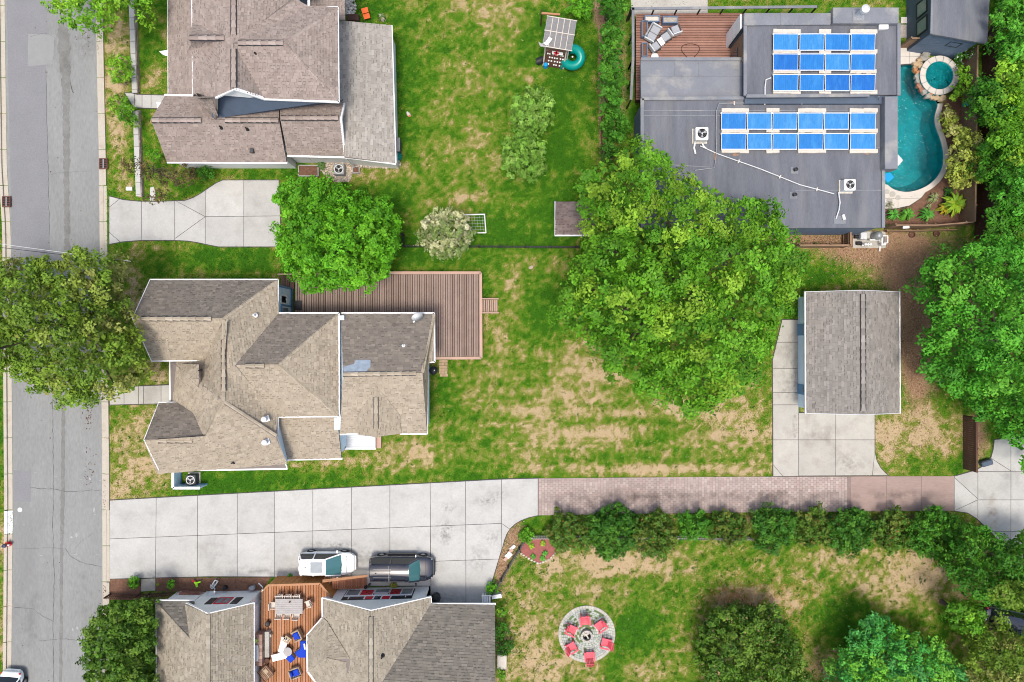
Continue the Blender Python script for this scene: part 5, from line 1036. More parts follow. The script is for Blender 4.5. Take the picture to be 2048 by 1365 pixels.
# hedge trees along the brick lane
for i, (x, y, rx, ry, zt, pal, txt) in enumerate(((1137, 1064, 43, 42, 1.9, 'bronze', 'bronze green hedge tree at the left end beside the red mulch bed'), (1226, 1064, 46, 54, 2.3, 'holly', 'dark green hedge tree, second from the left along the brick lane'), (1308, 1070, 44, 48, 2.0, 'bronze', 'olive hedge tree left of the picket gap along the lane'),
    (1389, 1050, 32, 30, 2.0, 'deep', 'smallest hedge tree, above the gap showing fence pickets'), (1456, 1056, 40, 38, 1.9, 'bronze', 'bronze tinged hedge tree right of the gap showing fence pickets'), (1548, 1060, 44, 48, 2.1, 'holly', 'dark hedge tree in the middle of the lane hedge below the garage apron'),
    (1622, 1056, 40, 42, 1.8, 'bronze', 'rusty olive hedge tree below the brick and smooth paving join'), (1702, 1064, 48, 50, 2.2, 'holly', 'dark glossy hedge tree below the smooth mauve paving'), (1786, 1062, 40, 44, 1.9, 'bronze', 'rusty olive hedge tree, second from the right along the lane'), (1872, 1070, 58, 54, 2.4, 'deep', 'broadest green hedge tree at the right end of the brick lane'))):
    tree('hedge_tree', txt, circ(x, y, rx*1.13, ry*1.02, 18, .2, i), .4, zt, pal, 'hedge trees along the brick lane', limbs=3, tr=.08, cr=.42, leaf=.18, per=110, fill=1.3, cat='hedge tree', pw=.6, accent=((.22, .12, .03), .06) if pal == 'bronze' else None)
for lab, poly, zb, zt, pal, cr in (('spreading green tree in the lower right beside the concrete court', [(1925, 1052), (1960, 1040), (1985, 1066), (2010, 1080), (2040, 1062), (2120, 1080), (2120, 1215), (2048, 1222), (2000, 1216), (1965, 1210), (1925, 1195), (1895, 1165), (1890, 1120)], 2.0, 5.0, 'deep', .65),
    ('yellowish olive tree at the lower right edge above the parked grey car', circ(2030, 1185, 52, 36, seed=31), 3, 6, 'olive', .6), ('dark olive tree in the bottom right corner below the parked grey car', [(1930, 1265), (1990, 1225), (2048, 1270), (2120, 1290), (2120, 1450), (1930, 1450)], 2.0, 5.0, 'olive', .7),
    ('mid green tree filling the gap left of the parked grey car', circ(1935, 1235, 44, 38, seed=33), 1.6, 4.6, 'maple', .6), ('vivid minty green tree at the bottom edge, brightest of the lower right', [(1735, 1222), (1780, 1230), (1800, 1250), (1850, 1262), (1890, 1290), (1935, 1340), (1940, 1460), (1650, 1460), (1655, 1330), (1690, 1300), (1700, 1262)], 1.8, 4.8, 'mint', .7),
    ('dark glossy tree with orange litter above it at the bottom edge', [(1420, 1215), (1465, 1200), (1510, 1210), (1555, 1198), (1572, 1240), (1600, 1290), (1620, 1330), (1615, 1460), (1400, 1460), (1412, 1380), (1385, 1320), (1398, 1262)], 1.2, 4.0, 'magnolia', .6)):
    tree('garden_tree', lab, poly, zb, zt, pal, 'trees in the lower right corner', limbs=6, tr=.18, cr=cr, leaf=.2, per=170, accent=((.3, .2, .1), .03) if pal == 'magnolia' else None)
tree('magnolia_tree', 'dark glossy dense tree between street and khaki house at the bottom left', [(166, 1290), (170, 1262), (186, 1235), (214, 1206), (250, 1202), (282, 1196), (308, 1196), (312, 1260), (312, 1460), (176, 1460), (166, 1340)], 2.0, 5.2, 'magnolia', base=(244, 1330), limbs=6, tr=.2, cr=.55, leaf=.22, per=150, asp=.5, fill=1.4)
tree('plum_tree', 'thin purple leaved tree over the garden wall beside the upper driveway', [(252, 292), (272, 312), (300, 330), (330, 340), (372, 330), (395, 350), (372, 375), (345, 372), (330, 400), (300, 412), (290, 395), (318, 372), (262, 350), (228, 338), (236, 312), (262, 318)], 2.0, 4.2, 'plum', base=(318, 345), limbs=8, tr=.1, cr=.38, leaf=.14, per=60, fill=.12, edge=.5)
shrub('flowering_shrub', 'upper yellow green shrub with white flowers between kerb and garden wall', circ(242, 139, 27, 32, seed=4), 1.8, 'spring', 'shrubs with white flowers beside the garden wall', accent=((.75, .75, .7), .012))
shrub('flowering_shrub', 'lower glossy green shrub with white flowers by the steps in the garden wall', [(212, 196), (232, 186), (252, 194), (272, 212), (280, 244), (262, 258), (240, 240), (222, 222)], 1.8, 'maple', 'shrubs with white flowers beside the garden wall', accent=((.75, .75, .7), .012))
shrub('lime_shrub', 'lime green conical shrub at the corner of the brown roofed house', [(286, 302), (304, 300), (328, 306), (326, 320), (304, 324), (290, 312)], 1.2, 'lime', cr=.3, leaf=.1)
shrub('lawn_shrub', 'fresh green rounded shrub above the play set at the top edge', circ(1162, 14, 27, 30, seed=7), 2.2, 'lime', cr=.4, leaf=.16)
shrub('low_shrub', 'dark green low shrub against the front wall of the brown roofed house', circ(410, 346, 20, 16, seed=2), 1.0, 'deep', cr=.28, leaf=.1)
shrub('low_shrub', 'rounded plain shrub between purple tree and the white front wall', circ(385, 345, 12, 14, seed=3), .8, 'plum', cr=.28, leaf=.1)
for x, y, r, lab in ((268, 1166, 13, 'leafy green perennial in the mulch strip beside the street'), (341, 1168, 9, 'small green plant in the mulch strip above the brick porch'), (1054, 1072, 17, 'bright green bush at the curved driveway edge beside the red mulch bed'), (984, 1177, 14, 'bright green bush by the white gate at the corner of the khaki house')):
    shrub('garden_plant', lab, circ(x, y, r, seed=r), .7, 'lime', cr=.22, leaf=.12, per=50, cat='plant')
for x, y, r, pal, lab in ((1000, 1225, 12, 'maple', 'upper green bush along the right wall of the khaki house'), (1003, 1262, 18, 'deep', 'middle dark bush along the right wall of the khaki house'), (1008, 1296, 20, 'holly', 'lower and largest dark bush along the right wall of the khaki house'), (1004, 1350, 12, 'maple', 'bush at the bottom edge beside the khaki house'), (1062, 1085, 0, '', '')):
    if r: shrub('wall_shrub', lab, circ(x, y, r, seed=r), 1.1, pal, 'bushes along the khaki house', cr=.32, leaf=.13, per=70)
# pool garden planting
shrub('golden_bamboo', 'large golden variegated shrub between the pool and the woodland', [(1900, 255), (1925, 246), (1945, 262), (1966, 270), (1976, 310), (1968, 352), (1950, 376), (1920, 384), (1895, 366), (1890, 330), (1904, 300)], 3.2, 'gold', cr=.5, leaf=.2, per=90, zb=.8)
shrub('golden_shrub', 'smaller golden leafed shrub nearer the pool coping', circ(1898, 240, 20, 26, seed=6), 1.5, 'gold', cr=.32, leaf=.16, per=60)
shrub('leafy_shrub', 'bright broad leafed shrub climbing beside the spa', [(1915, 135), (1935, 130), (1944, 160), (1930, 190), (1905, 204), (1895, 190), (1916, 168)], 1.6, 'spring', cr=.32, leaf=.22, per=45)
shrub('white_flower_bush', 'bush dotted with white flowers under the dark blue outbuilding', [(1905, 112), (1925, 104), (1955, 92), (1958, 100), (1935, 118), (1922, 132), (1906, 124)], 1.2, 'deep', cr=.28, leaf=.12, accent=((.8, .8, .78), .16))
def fan_plant(name, px, py, r, n, cols, label, h=.9, w=.07, cat='plant'):
    c = W(px, py, 0); t = thing(name, label, cat, c); rg = random.Random(int(px+py)); mb = MB()
    for i in range(n):
        a = i*2.39996+rg.uniform(-.2, .2); e = rg.uniform(.15, 1.2); L = r*rg.uniform(.7, 1.1); k = rg.uniform(.75, 1.2); cc = tuple(v*k for v in rg.choice(cols)); d = Vector((math.cos(a), math.sin(a), 0)); s = Vector((-d.y, d.x, 0))
        P = [c+Vector((0, 0, h*.5))+d*L*f*math.cos(e*(1-f*.7))+Vector((0, 0, h*(math.sin(e)*f*1.3-.9*f*f))) for f in (.06, .35, .7, 1.0)]; ww = (w*.5, w, w*.8, .01); vs = []
        for p, q in zip(P, ww): vs += [p-s*q, p+Vector((0, 0, q*.4)), p+s*q]
        mb.add(vs, [(3*j+b, 3*j+b+1, 3*j+b+4, 3*j+b+3) for j in range(3) for b in (0, 1)], cc)
    mb.build('fronds', M['leaf'], t); MB().lathe(c, [(.1, 0), (.09, h*.35), (.03, h*.55)], 8).build('stem', M['bark'], t); return t
G1 = [(.07, .28, .035), (.1, .34, .045), (.14, .38, .055)]; G2 = [(.26, .42, .025), (.34, .45, .035), (.19, .36, .025)]; G3 = [(.3, .33, .16), (.22, .28, .1)]
fan_plant('sago_palm', 1780, 432, .55, 34, G1, 'left of three green sago palms along the fence below the pool'); fan_plant('sago_palm', 1808, 432, .6, 36, [(.1, .3, .03), (.12, .34, .04)], 'middle and brightest of three sago palms below the pool'); fan_plant('sago_palm', 1846, 432, .68, 36, G1, 'right of three green sago palms along the fence below the pool')
fan_plant('fan_palm', 1898, 412, 1.0, 60, G2, 'big yellow green fan palm in the corner of the pool garden', 1.3, .13); fan_plant('fan_palm', 1882, 420, .5, 24, [(.42, .33, .02), (.3, .33, .03)], 'small yellowing fan palm in front of the big one', .8, .1)
fan_plant('yucca', 1861, 398, .5, 26, G3, 'pale spiky yucca on the mulch beside the pool paving', .7, .04); fan_plant('yucca', 1853, 414, .3, 18, G3, 'little pale yucca below the larger yucca', .5, .03); fan_plant('yucca', 1776, 412, .4, 22, [(.3, .31, .2)], 'greyish grass tuft on the paving at the pool house corner', .5, .03)
fan_plant('fern', 1927, 200, .55, 26, G2, 'bright fern fronds under the broad leafed shrub by the spa', .6, .06); fan_plant('fern', 1893, 385, .5, 24, [(.03, .12, .015), (.04, .15, .02)], 'dark fern on the mulch above the big fan palm', .5, .06)
for x, y, lab in ((1063, 1092, 'left little plant on the red mulch bed'), (1086, 1086, 'upper right little plant on the red mulch bed'), (1066, 1112, 'lower dark plant on the red mulch bed'), (1090, 1106, 'right dark plant on the red mulch bed'), (1085, 1116, 'bottom dark plant on the red mulch bed edge')): fan_plant('bedding_plant', x, y, .28, 20, G2 if y < 1100 else G1, lab, .3, .05)
fan_plant('clump_grass', 728, 1178-4, .01, 1, G1, 'x') if False else None
fan_plant('weed_clump', 788, 1170, .35, 26, [(.22, .25, .03), (.28, .27, .06)], 'yellow green weed clump between black car and white gable', .35, .05); fan_plant('weed_clump', 581, 1151, .25, 18, G1, 'small green weed at the driveway edge above the orange deck wall', .3, .05)
fan_plant('garden_herb', 645, 333, .4, 40, [(.05, .15, .02), (.12, .2, .06)], 'leafy greens growing in the square bed behind the brown roofed house', .4, .06); fan_plant('garden_flower', 765, 38, .35, 34, [(.1, .17, .04), (.45, .42, .3)], 'pale flowering plant at the corner of the light brown lean-to roof', .5, .06)
fan_plant('garden_weed', 1630, 491, .3, 24, [(.06, .12, .02), (.15, .2, .04)], 'dark weed inside the small fenced enclosure', .3, .05); fan_plant('garden_weed', 317, 1169, .15, 12, G2, 'tiny bright plant in the mulch strip right of the stepping slab', .2, .04)
# ---------------------------------------------------------------- pool, spa, rocks
hard(POOL); hard([(1765, 90), (1850, 90), (1925, 120), (1925, 190), (1900, 215), (1905, 330), (1860, 400), (1800, 425), (1765, 425)])
pool = thing('swimming_pool', 'freeform teal swimming pool curving round the flat roofed house', 'swimming pool', W(1830, 260))
pw = [W(x, y, 0)[:2] for x, y in POOL]
M['poolfloor'] = mat('teal_plaster_ripple_light', (.004, .27, .30), .7, .3, 1.6, fine=.2, dark=(.002, .17, .20), dscale=.45, damt=.75)  # pale and dark mottling paints ripple caustics and water reflections into the colour
def watermat(name, tintc, strength=.25):
    m = bpy.data.materials.new(name); m.use_nodes = True; N, L = m.node_tree.nodes, m.node_tree.links; N.remove(N['Principled BSDF'])
    tr = N.new('ShaderNodeBsdfTransparent'); tr.inputs[0].default_value = (*tintc, 1); gl = N.new('ShaderNodeBsdfGlossy'); gl.inputs['Roughness'].default_value = .03
    fr = N.new('ShaderNodeFresnel'); fr.inputs[0].default_value = 1.38; mx = N.new('ShaderNodeMixShader'); ns = N.new('ShaderNodeTexNoise'); ns.inputs['Scale'].default_value = 3.2; ns.inputs['Detail'].default_value = 3; ns.inputs['Distortion'].default_value = 1.2
    geo = N.new('ShaderNodeNewGeometry'); L.new(geo.outputs['Position'], ns.inputs['Vector']); bp = N.new('ShaderNodeBump'); bp.inputs['Strength'].default_value = strength; bp.inputs['Distance'].default_value = .25; L.new(ns.outputs['Fac'], bp.inputs['Height'])
    L.new(bp.outputs[0], gl.inputs['Normal']); L.new(bp.outputs[0], fr.inputs['Normal']); L.new(fr.outputs[0], mx.inputs[0]); L.new(tr.outputs[0], mx.inputs[1]); L.new(gl.outputs[0], mx.inputs[2]); L.new(mx.outputs[0], N['Material Output'].inputs['Surface']); return m
M['water'] = watermat('pool_water', (.34, .9, .9), .5); M['spawater'] = watermat('spa_water', (.45, .92, .92), .5)
n = len(pw); shell = MB(); cxp = sum(p[0] for p in pw)/n; cyp = sum(p[1] for p in pw)/n
inn = [(cxp+(x-cxp)*.82, cyp+(y-cyp)*.86) for x, y in pw]
shell.add([(x, y, .02) for x, y in pw]+[(x, y, -.7) for x, y in pw]+[(x, y, -1.5) for x, y in inn], [(i, i+n, (i+1) % n+n, (i+1) % n) for i in range(n)]+[(i+n, i+2*n, (i+1) % n+2*n, (i+1) % n+n) for i in range(n)]+[tuple(range(2*n, 3*n))])
shell.build('basin', M['poolfloor'], pool); MB().add([(x, y, -.12) for x, y in pw], [tuple(range(n))] if area2(pw) > 0 else [tuple(range(n))[::-1]]).build('water', M['water'], pool)
# coping in cut segments along the open edge
def coping(parent, loop, closed, wpx, z0, z1, seg, mt, name='coping_stone'):
    k = 0; N = len(loop); off = []
    for i in range(N):
        a, b = Vector(loop[i-1 if (closed or i) else i]), Vector(loop[(i+1) % N if (closed or i < N-1) else i]); d = (b-a).normalized(); off.append(Vector(loop[i])+Vector((d.y, -d.x))*wpx)
    i = 0; last = N if closed else N-1
    while i < last:
        j = min(i+seg, last); ids = [q % N for q in range(i, j+1)]
        MB().prism([W(*loop[q])[:2] for q in ids]+[W(*off[q])[:2] for q in ids[::-1]], z0, z1).build(name, M[mt], parent, bevel=.012); i = j
s0 = min(range(len(POOL)), key=lambda i: abs(POOL[i][0]-1872)+abs(POOL[i][1]-208)); s1 = min(range(len(POOL)), key=lambda i: abs(POOL[i][0]-1772)+abs(POOL[i][1]-368))
coping(pool, POOL[s0:s1+1], False, 10, -.02, .09, 3, 'coping')
paved('pool_patio', 'pale stone patio at the top end of the pool', [(1780, 95), (1846, 97), (1858, 110), (1842, 128), (1826, 128), (1800, 130), (1780, 138)], [((1818, 80), (1818, 150)), ((1770, 113), (1860, 115))], M['coping'], .08, 'paving_stone', .2)
paved('pool_patio', 'pale stone patio at the lower end of the pool with round stepping stones', [(1760, 358), (1777, 376), (1796, 392), (1822, 394), (1850, 385), (1842, 396), (1818, 412), (1790, 418), (1760, 418)], [((1795, 350), (1795, 430)), ((1750, 398), (1850, 398))], M['coping'], .08, 'paving_stone', .2)
mb = MB()
for x, y, r in ((1785, 389, 6), (1774, 384, 5), (1796, 396, 5), (1779, 402, 6), (1772, 410, 5)): MB().lathe(W(x, y, .08), [(r/25, 0), (r/25, .025), (r/28, .03), (.001, .03)], 14).build('stepping_stone', M['concrete_old'], bpy.data.objects['pool_patio.001'])
spa = thing('hot_tub', 'round raised spa with pale stone rim beside the pool', 'hot tub', W(1879, 151))
SP = [(1879+28*math.cos(-i/40*6.2832), 151+28*math.sin(-i/40*6.2832)) for i in range(40)]; ZS = .5; sw = [W(x, y, ZS)[:2] for x, y in SP]
b = MB(); c = W(1879, 151, 0); rad = 28/25*(H-ZS)/H; cs_ = W(1879, 151, ZS)
b.lathe((cs_.x, cs_.y, 0), [(rad*1.38, 0), (rad*1.38, ZS-.06), (rad+.01, ZS-.05), (rad, .1), (rad*.72, .08), (rad*.7, -.35), (.001, -.36)], 40); b.build('basin', M['poolfloor'], spa, True)
b = MB(); b.lathe((cs_.x, cs_.y, ZS-.14), [(rad, 0), (.001, .0)], 40); b.build('water', M['spawater'], spa)
for i in range(14):
    a0, a1 = i/14*6.2832+.012, (i+1)/14*6.2832-.012; pr = [(cs_.x+r*math.cos(a0+(a1-a0)*t), cs_.y+r*math.sin(a0+(a1-a0)*t)) for r, ts in ((rad, (0, .33, .66, 1)), (rad*1.4, (1, .66, .33, 0))) for t in ts]
    MB().prism(pr, ZS-.05, ZS+.03).build('rim_stone', M['coping'], spa, bevel=.012)
MB().lathe(W(1866, 158, -.2), [(.12, 0), (.12, .04), (.05, .05), (.05, .03), (.001, .03)], 14).build('drain', M['white'], spa)
rocks = thing('rock_waterfall', 'pile of tan and grey boulders forming a waterfall between spa and pool', 'rock pile', W(1850, 160))
RK = [(1851, 110, 11, 8, 'g'), (1838, 121, 9, 6, 't'), (1846, 119, 10, 7, 'g'), (1832, 130, 11, 6, 't'), (1840, 133, 9, 7, 't'), (1829, 141, 6, 6, 'o'), (1835, 146, 7, 5, 'o'), (1841, 144, 7, 6, 'g'), (1832, 155, 6, 7, 'g'), (1842, 154, 8, 5, 't'), (1834, 164, 6, 6, 'g'), (1844, 166, 6, 9, 't'), (1836, 173, 6, 7, 'r'), (1840, 181, 6, 7, 'r'), (1847, 186, 7, 6, 'g'), (1853, 176, 7, 5, 't'), (1859, 183, 7, 6, 't'), (1855, 193, 7, 6, 'g'), (1863, 197, 7, 5, 't'), (1870, 198, 8, 6, 't'), (1860, 190, 5, 4, 'o'), (1882, 198, 9, 7, 't'), (1827, 136, 5, 4, 't'), (1850, 201-4, 4, 3, 'g')]
RC = {'g': (.30, .285, .25), 't': (.42, .31, .19), 'o': (.42, .2, .09), 'r': (.36, .18, .12)}
def rock(name, px, py, rx, ry, col, parent, z=0., hz=.35, seed=0):
    rg = random.Random(seed*31+int(px*3+py)); bm = bmesh.new(); bmesh.ops.create_icosphere(bm, subdivisions=1, radius=1); c = W(px, py, z); a = rg.uniform(0, 3.14); ax, ay = rx/25, ry/25
    for v in bm.verts:
        k = rg.uniform(.8, 1.12); x, y = v.co.x*ax*k, v.co.y*ay*k; v.co = Vector((x*math.cos(a*.2)-y*math.sin(a*.2), x*math.sin(a*.2)+y*math.cos(a*.2), min(v.co.z, .7)*hz*k))
    me = bpy.data.meshes.new(name); bm.to_mesh(me); bm.free(); at = me.attributes.new('tint', 'FLOAT_COLOR', 'FACE'); k = rg.uniform(.8, 1.15); at.data.foreach_set('color', np.tile([col[0]*k, col[1]*k, col[2]*k, 1], len(me.polygons)).astype(np.float32)); me.materials.append(M['stone'])
    o = link(name, me, parent); o.location = c-(org(parent) if parent else Vector((0, 0, 0)))+Vector((0, 0, hz*.3)); return o
for i, (x, y, rx, ry, k) in enumerate(RK): rock('rock', x, y, rx, ry, RC[k], rocks, .05+.3*((x-1825)/60), .3, i)
M['foam'] = mat('white_foam', (.75, .8, .8), .6, .1, 9)
tag(MB().add([tuple(W(1779+x, 358+y, .14)) for x, y in ((-9, -10), (1, -13), (10, -3), (-3, 8), (-12, -2))]+[tuple(W(1779+x, 358+y, .06)) for x, y in ((-9, -10), (1, -13), (10, -3), (-3, 8), (-12, -2))], [(4, 3, 2, 1, 0), (5, 6, 7, 8, 9)]+[(i, (i+1) % 5, (i+1) % 5+5, i+5) for i in range(5)]).build('pool_step_mat', M['cyan']), 'bright blue foam mat at the lower end of the pool', 'mat')
t = thing('patio_umbrella', 'corner of a white parasol showing beside the pool under the roof parapet', 'umbrella', W(1790, 318)); MB().add([W(1806, 321, 2.2), W(1788, 300, 2.1), W(1770, 322, 2.2), W(1788, 342, 2.1), W(1788, 321, 2.6), W(1788, 321, 2.1)], [(1, 0, 4), (2, 1, 4), (3, 2, 4), (0, 3, 4)]).build('canopy', M['white'], t); MB().tube([W(1790, 318, .0), W(1788, 321, 2.5)], .03, 6).build('pole', M['lgrey'], t)
# planting beds round the pool
tag(MB().prism([W(x, y)[:2] for x, y in [(1886, 212), (1945, 120), (1945, 450), (1766, 450), (1766, 419), (1800, 419)]+[(1850+(x-1850)*1.0+(8 if x > 1850 else 5), y+(6 if y > 340 else 0)) for x, y in POOL[s0:s1+1] if x > 1832][::-1]], 0, .035).build('mulch_bed', M['mulch']), 'brown mulch bed between pool coping and wooden fence', kind='structure'); hard([(1882, 210), (1945, 100), (1945, 455), (1766, 455), (1766, 419)])
tag(MB().prism([W(x, y)[:2] for x, y in ((1797, 50), (1840, 50), (1840, 76), (1797, 76))], 0, .03).build('gravel_yard', M['gravel']), 'gravel yard above the pool', kind='structure'); hard([(1797, 48), (1840, 48), (1840, 78), (1797, 78)])
for i, x in enumerate((1808, 1821)): tag(MB().box(W(x, 41, .05), (.5, .5, .08)).build('stepping_stone', M['coping'], bevel=.02), '%s square pale stepping stone beside the grey chimney block' % ('left', 'right')[i], 'stepping stone')
tag(MB().box(W(1834, 46, .2), (.5, 1.6, .4)).build('side_step', M['concrete'], bevel=.02), 'pale concrete step against the window wall of the outbuilding', 'step')
# ---------------------------------------------------------------- fences
def fence(label, pts, h, board, mt='wood_fence', rail=True, cap=None, post=2.4, gap=.012, name='wood_fence', th=.025, pname='board'):
    t = thing(name, label, 'fence', W(*pts[0])); cache = {}; z = Vector((0, 0, 1)); o = org(t)
    for a, b in zip(pts, pts[1:]):
        A, B = W(*a), W(*b); d = B-A; L = d.length; d.normalize(); n = max(1, int(L/board)); ang = math.atan2(d.y, d.x)
        for i in range(n):
            p = A+d*L*(i+.5)/n; key = round(L/n, 4)
            if key not in cache: cache[key] = MB().box((0, 0, h/2), (L/n-gap if gap < .05 else board-gap, th, h)).mesh(pname, M[mt])
            ob = link(pname, cache[key], t); ob.location = p-o+Vector((0, 0, random.uniform(-.015, .015))); ob.rotation_euler = (0, 0, ang)
        s = Vector((-d.y, d.x, 0))
        for zz in ((.25*h, .8*h) if rail else ()): mb = MB(); mb.bar(A+s*.05+z*zz, B+s*.05+z*zz, .05, .09); mb.build('rail', M[mt], t)
        if cap: mb = MB(); mb.bar(A+z*(h+.02), B+z*(h+.02), cap, .04); mb.build('cap_rail', M[mt], t)
        for i in range(int(L/post)+1): p = A+d*min(i*post, L); MB().box((p.x+s.x*.08, p.y+s.y*.08, h/2+.02), (.1, .1, h+.04), ang).build('post', M[mt], t)
    return t
fence('tall board fence along the right side of the pool garden', [(1923, 112), (1920, 300), (1918, 452)], 1.9, .16, cap=.12)
fence('long board fence below the pool garden and palms', [(1768, 458), (1845, 458), (1918, 452)], 1.7, .16, cap=.1)
fence('low plank fence just below the palm fence beside the bare soil', [(1768, 465), (1908, 462)], .5, .3)
fence('short board fence above the pool between roof and outbuilding', [(1797, 97), (1850, 96)], 1.8, .16, cap=.12)
fence('dark board fence along the far side of the narrow alley at right', [(1965, 95), (1960, 250), (1955, 385), (1948, 480)], 1.8, .18, 'wood_dark', cap=.1)
fence('brown board fence beside the concrete court in the lower right', [(1926, 832), (1926, 938)], 1.6, .16, 'wood_dark', cap=.14)
fence('wooden fence corner enclosing a strip of litter below the flat roofed house', [(1585, 496), (1684, 496), (1684, 462)], 1.4, .16, cap=.14)
fence('black metal picket fence crossing the lawn beside the white blossom tree', [(796, 471), (807, 472), (809, 496), (1000, 497), (1178, 498)], 1.1, .2, 'black', gap=.17, th=.025, name='metal_fence', pname='picket', post=2.0)
fence('grey picket fence running through the hedge trees along the lane', [(1063, 1072), (1350, 1073), (1500, 1074)], 1.0, .2, 'greyslat', gap=.09, name='picket_fence', pname='picket')
fence('dark wire fence curving along the driveway edge to the red mulch bed', [(985, 1186), (1004, 1158), (1018, 1132), (1040, 1096), (1050, 1080)], .9, .16, 'dgrey', gap=.14, th=.02, name='wire_fence', pname='picket', post=1.6)
fence('tiny wooden railing against the brick porch behind the dark glossy tree', [(222, 1190), (300, 1188), (350, 1184)], .9, .16, 'wood_dark', gap=.1, name='railing', pname='baluster')
t = thing('white_gate', 'small white picket gate at the corner of the khaki house', 'gate', W(972, 1199))
for i in range(4): MB().box(W(966+i*4.4, 1200, .5), (.12, .8, 1.0)).build('picket', M['white'], t)
m = MB(); m.bar(W(963, 1192, .95), W(983, 1192, .95), .08, .1); m.build('rail', M['white'], t)
m = MB(); m.bar(W(984, 1193, .3), W(1003, 1190, .3), .3, .5); tag(m.build('garden_edging', M['white']), 'short white board beside the white gate', 'edging')
tag(MB().box(W(1004, 1320, .5), (.75, 1.1, 1.0)).build('storage_bin', M['block'], bevel=.05), 'pale brown storage box beside the khaki house wall', 'storage box')
# garden wall along the upper left yard, cap stones on a brick face
gw_ = thing('garden_wall', 'low brick garden wall with pale cap stones running down beside the street', 'wall', W(266, 100)); hard([(256, -60), (284, -60), (288, 400), (270, 400)])
ys = list(range(-60, 186, 24))+list(range(222, 393, 24)); px_ = lambda y: 257+(y/400)*15
for y in ys:
    y2 = min(y+23.4, 186 if y < 186 else 393); MB().prism([W(px_(y), y, .45)[:2], W(px_(y)+10, y, .45)[:2], W(px_(y2)+10, y2, .45)[:2], W(px_(y2), y2, .45)[:2]], .38, .46).build('cap_stone', M['concrete'], gw_, bevel=.012)
for seg in ((-60, 186), (222, 393)):
    n = int((seg[1]-seg[0])/7)
    for i in range(n):
        ya, yb = seg[0]+(seg[1]-seg[0])*i/n, seg[0]+(seg[1]-seg[0])*(i+1)/n
        for j, (z0, z1) in enumerate(((0, .18), (.19, .37))):
            o_ = j*.5*(yb-ya); A, B = W(px_(ya)+17, ya+o_+.3), W(px_(yb)+17, yb+o_-.3); k = random.uniform(.85, 1.15); mb = MB(); mb.prism([(A.x-.3, A.y), (A.x, A.y), (B.x, B.y), (B.x-.3, B.y)], z0, z1); mb.c = [tuple(v*k for v in random.choice([(.4, .31, .27), (.36, .27, .24), (.43, .35, .3)]))]*6; mb.build('brick', M['brick'], gw_)
# lawn border at the evergreen column
m = MB(); m.bar(W(1203, 225, .1), W(1204, 308, .1), .1, .2); tag(m.build('lawn_edging', M['wood_dark']), 'dark timber edging between lawn and evergreen column', 'edging')
# stones: bed by the lean-to, raised beds, red mulch bed, fire pit
sb = [(641, 318), (700, 324), (793, 330), (797, 322), (803, 328), (790, 337), (705, 335), (704, 352), (697, 364), (670, 365), (652, 352), (640, 340)]; hard(sb)
bed = MB().prism([W(*p)[:2] for p in sb], 0, .02).build('stone_bed', M['gravel']); tag(bed, 'bed of rounded pale stones along the wall of the light brown lean-to', kind='structure'); mb = MB(); rg = random.Random(4)
def pebbles(mb, poly, n, r0, r1, cols, z=.03):
    xs = [p[0] for p in poly]; ys = [p[1] for p in poly]; k = 0
    while k < n:
        x, y = rg.uniform(min(xs), max(xs)), rg.uniform(min(ys), max(ys))
        if not inpoly(np.array([x]), np.array([y]), poly)[0]: continue
        k += 1; r = rg.uniform(r0, r1); c = W(x, y, z); q = rg.uniform(.75, 1.25); cc = tuple(v*q for v in rg.choice(cols)); a = rg.uniform(0, 6)
        ring = [(c.x+math.cos(a+i*1.2566)*r*rg.uniform(.8, 1.2), c.y+math.sin(a+i*1.2566)*r*rg.uniform(.7, 1.1), c.z) for i in range(5)]; top = [(c.x+(p[0]-c.x)*.55, c.y+(p[1]-c.y)*.55, c.z+r*.7) for p in ring]
        mb.add(ring+top, [tuple(range(5, 10))]+[(i, (i+1) % 5, (i+1) % 5+5, i+5) for i in range(5)], cc)
pebbles(mb, sb, 900, .05, .12, [(.45, .38, .3), (.55, .5, .43), (.36, .28, .22), (.5, .42, .34)]); tag(mb.build('stones', M['stone'], bed), kind='stuff')
sb2 = [(690, -20), (706, -20), (712, 20), (704, 36), (690, 34)]; mb = MB(); pebbles(mb, sb2, 160, .06, .14, [(.5, .47, .42), (.6, .57, .5), (.42, .38, .33)]); tag(mb.build('stone_border', M['stone']), 'pale rounded stones beside the top of the light brown lean-to', 'stones', kind='stuff')
def raised(px0, px1, py0, py1, label, mt='greyslat'):
    t = thing('raised_bed', label, 'raised bed', W((px0+px1)/2, (py0+py1)/2)); hard([(px0, py0), (px1, py0), (px1, py1), (px0, py1)]); c = [(px0, py0), (px1, py0), (px1, py1), (px0, py1)]
    for a, b in zip(c, c[1:]+c[:1]): m = MB(); m.bar(W(*a, .14), W(*b, .14), .08, .28); m.build('side_board', M[mt], t)
    MB().prism([W(x, y)[:2] for x, y in ((px0+1, py0+1), (px1-1, py0+1), (px1-1, py1-1), (px0+1, py1-1))], 0, .2).build('soil', M['mulch'], t)
raised(598, 637, 332, 353, 'dark wooden raised bed of greens behind the brown roofed house'); raised(706, 719, 334, 347, 'small square wooden bed at the right end of the stones')
rm = [(1042, 1092), (1055, 1078), (1096, 1077), (1100, 1090), (1117, 1098), (1100, 1116), (1078, 1127), (1060, 1118), (1042, 1106)]; hard(rm)
rb_ = MB().prism([W(*p)[:2] for p in rm], 0, .04).build('red_mulch_bed', M['redmulch']); tag(rb_, 'red mulch flower bed with a pale stone border below the lane', kind='structure')
bd = [(1040, 1106), (1060, 1119), (1078, 1128), (1100, 1118), (1118, 1099)]
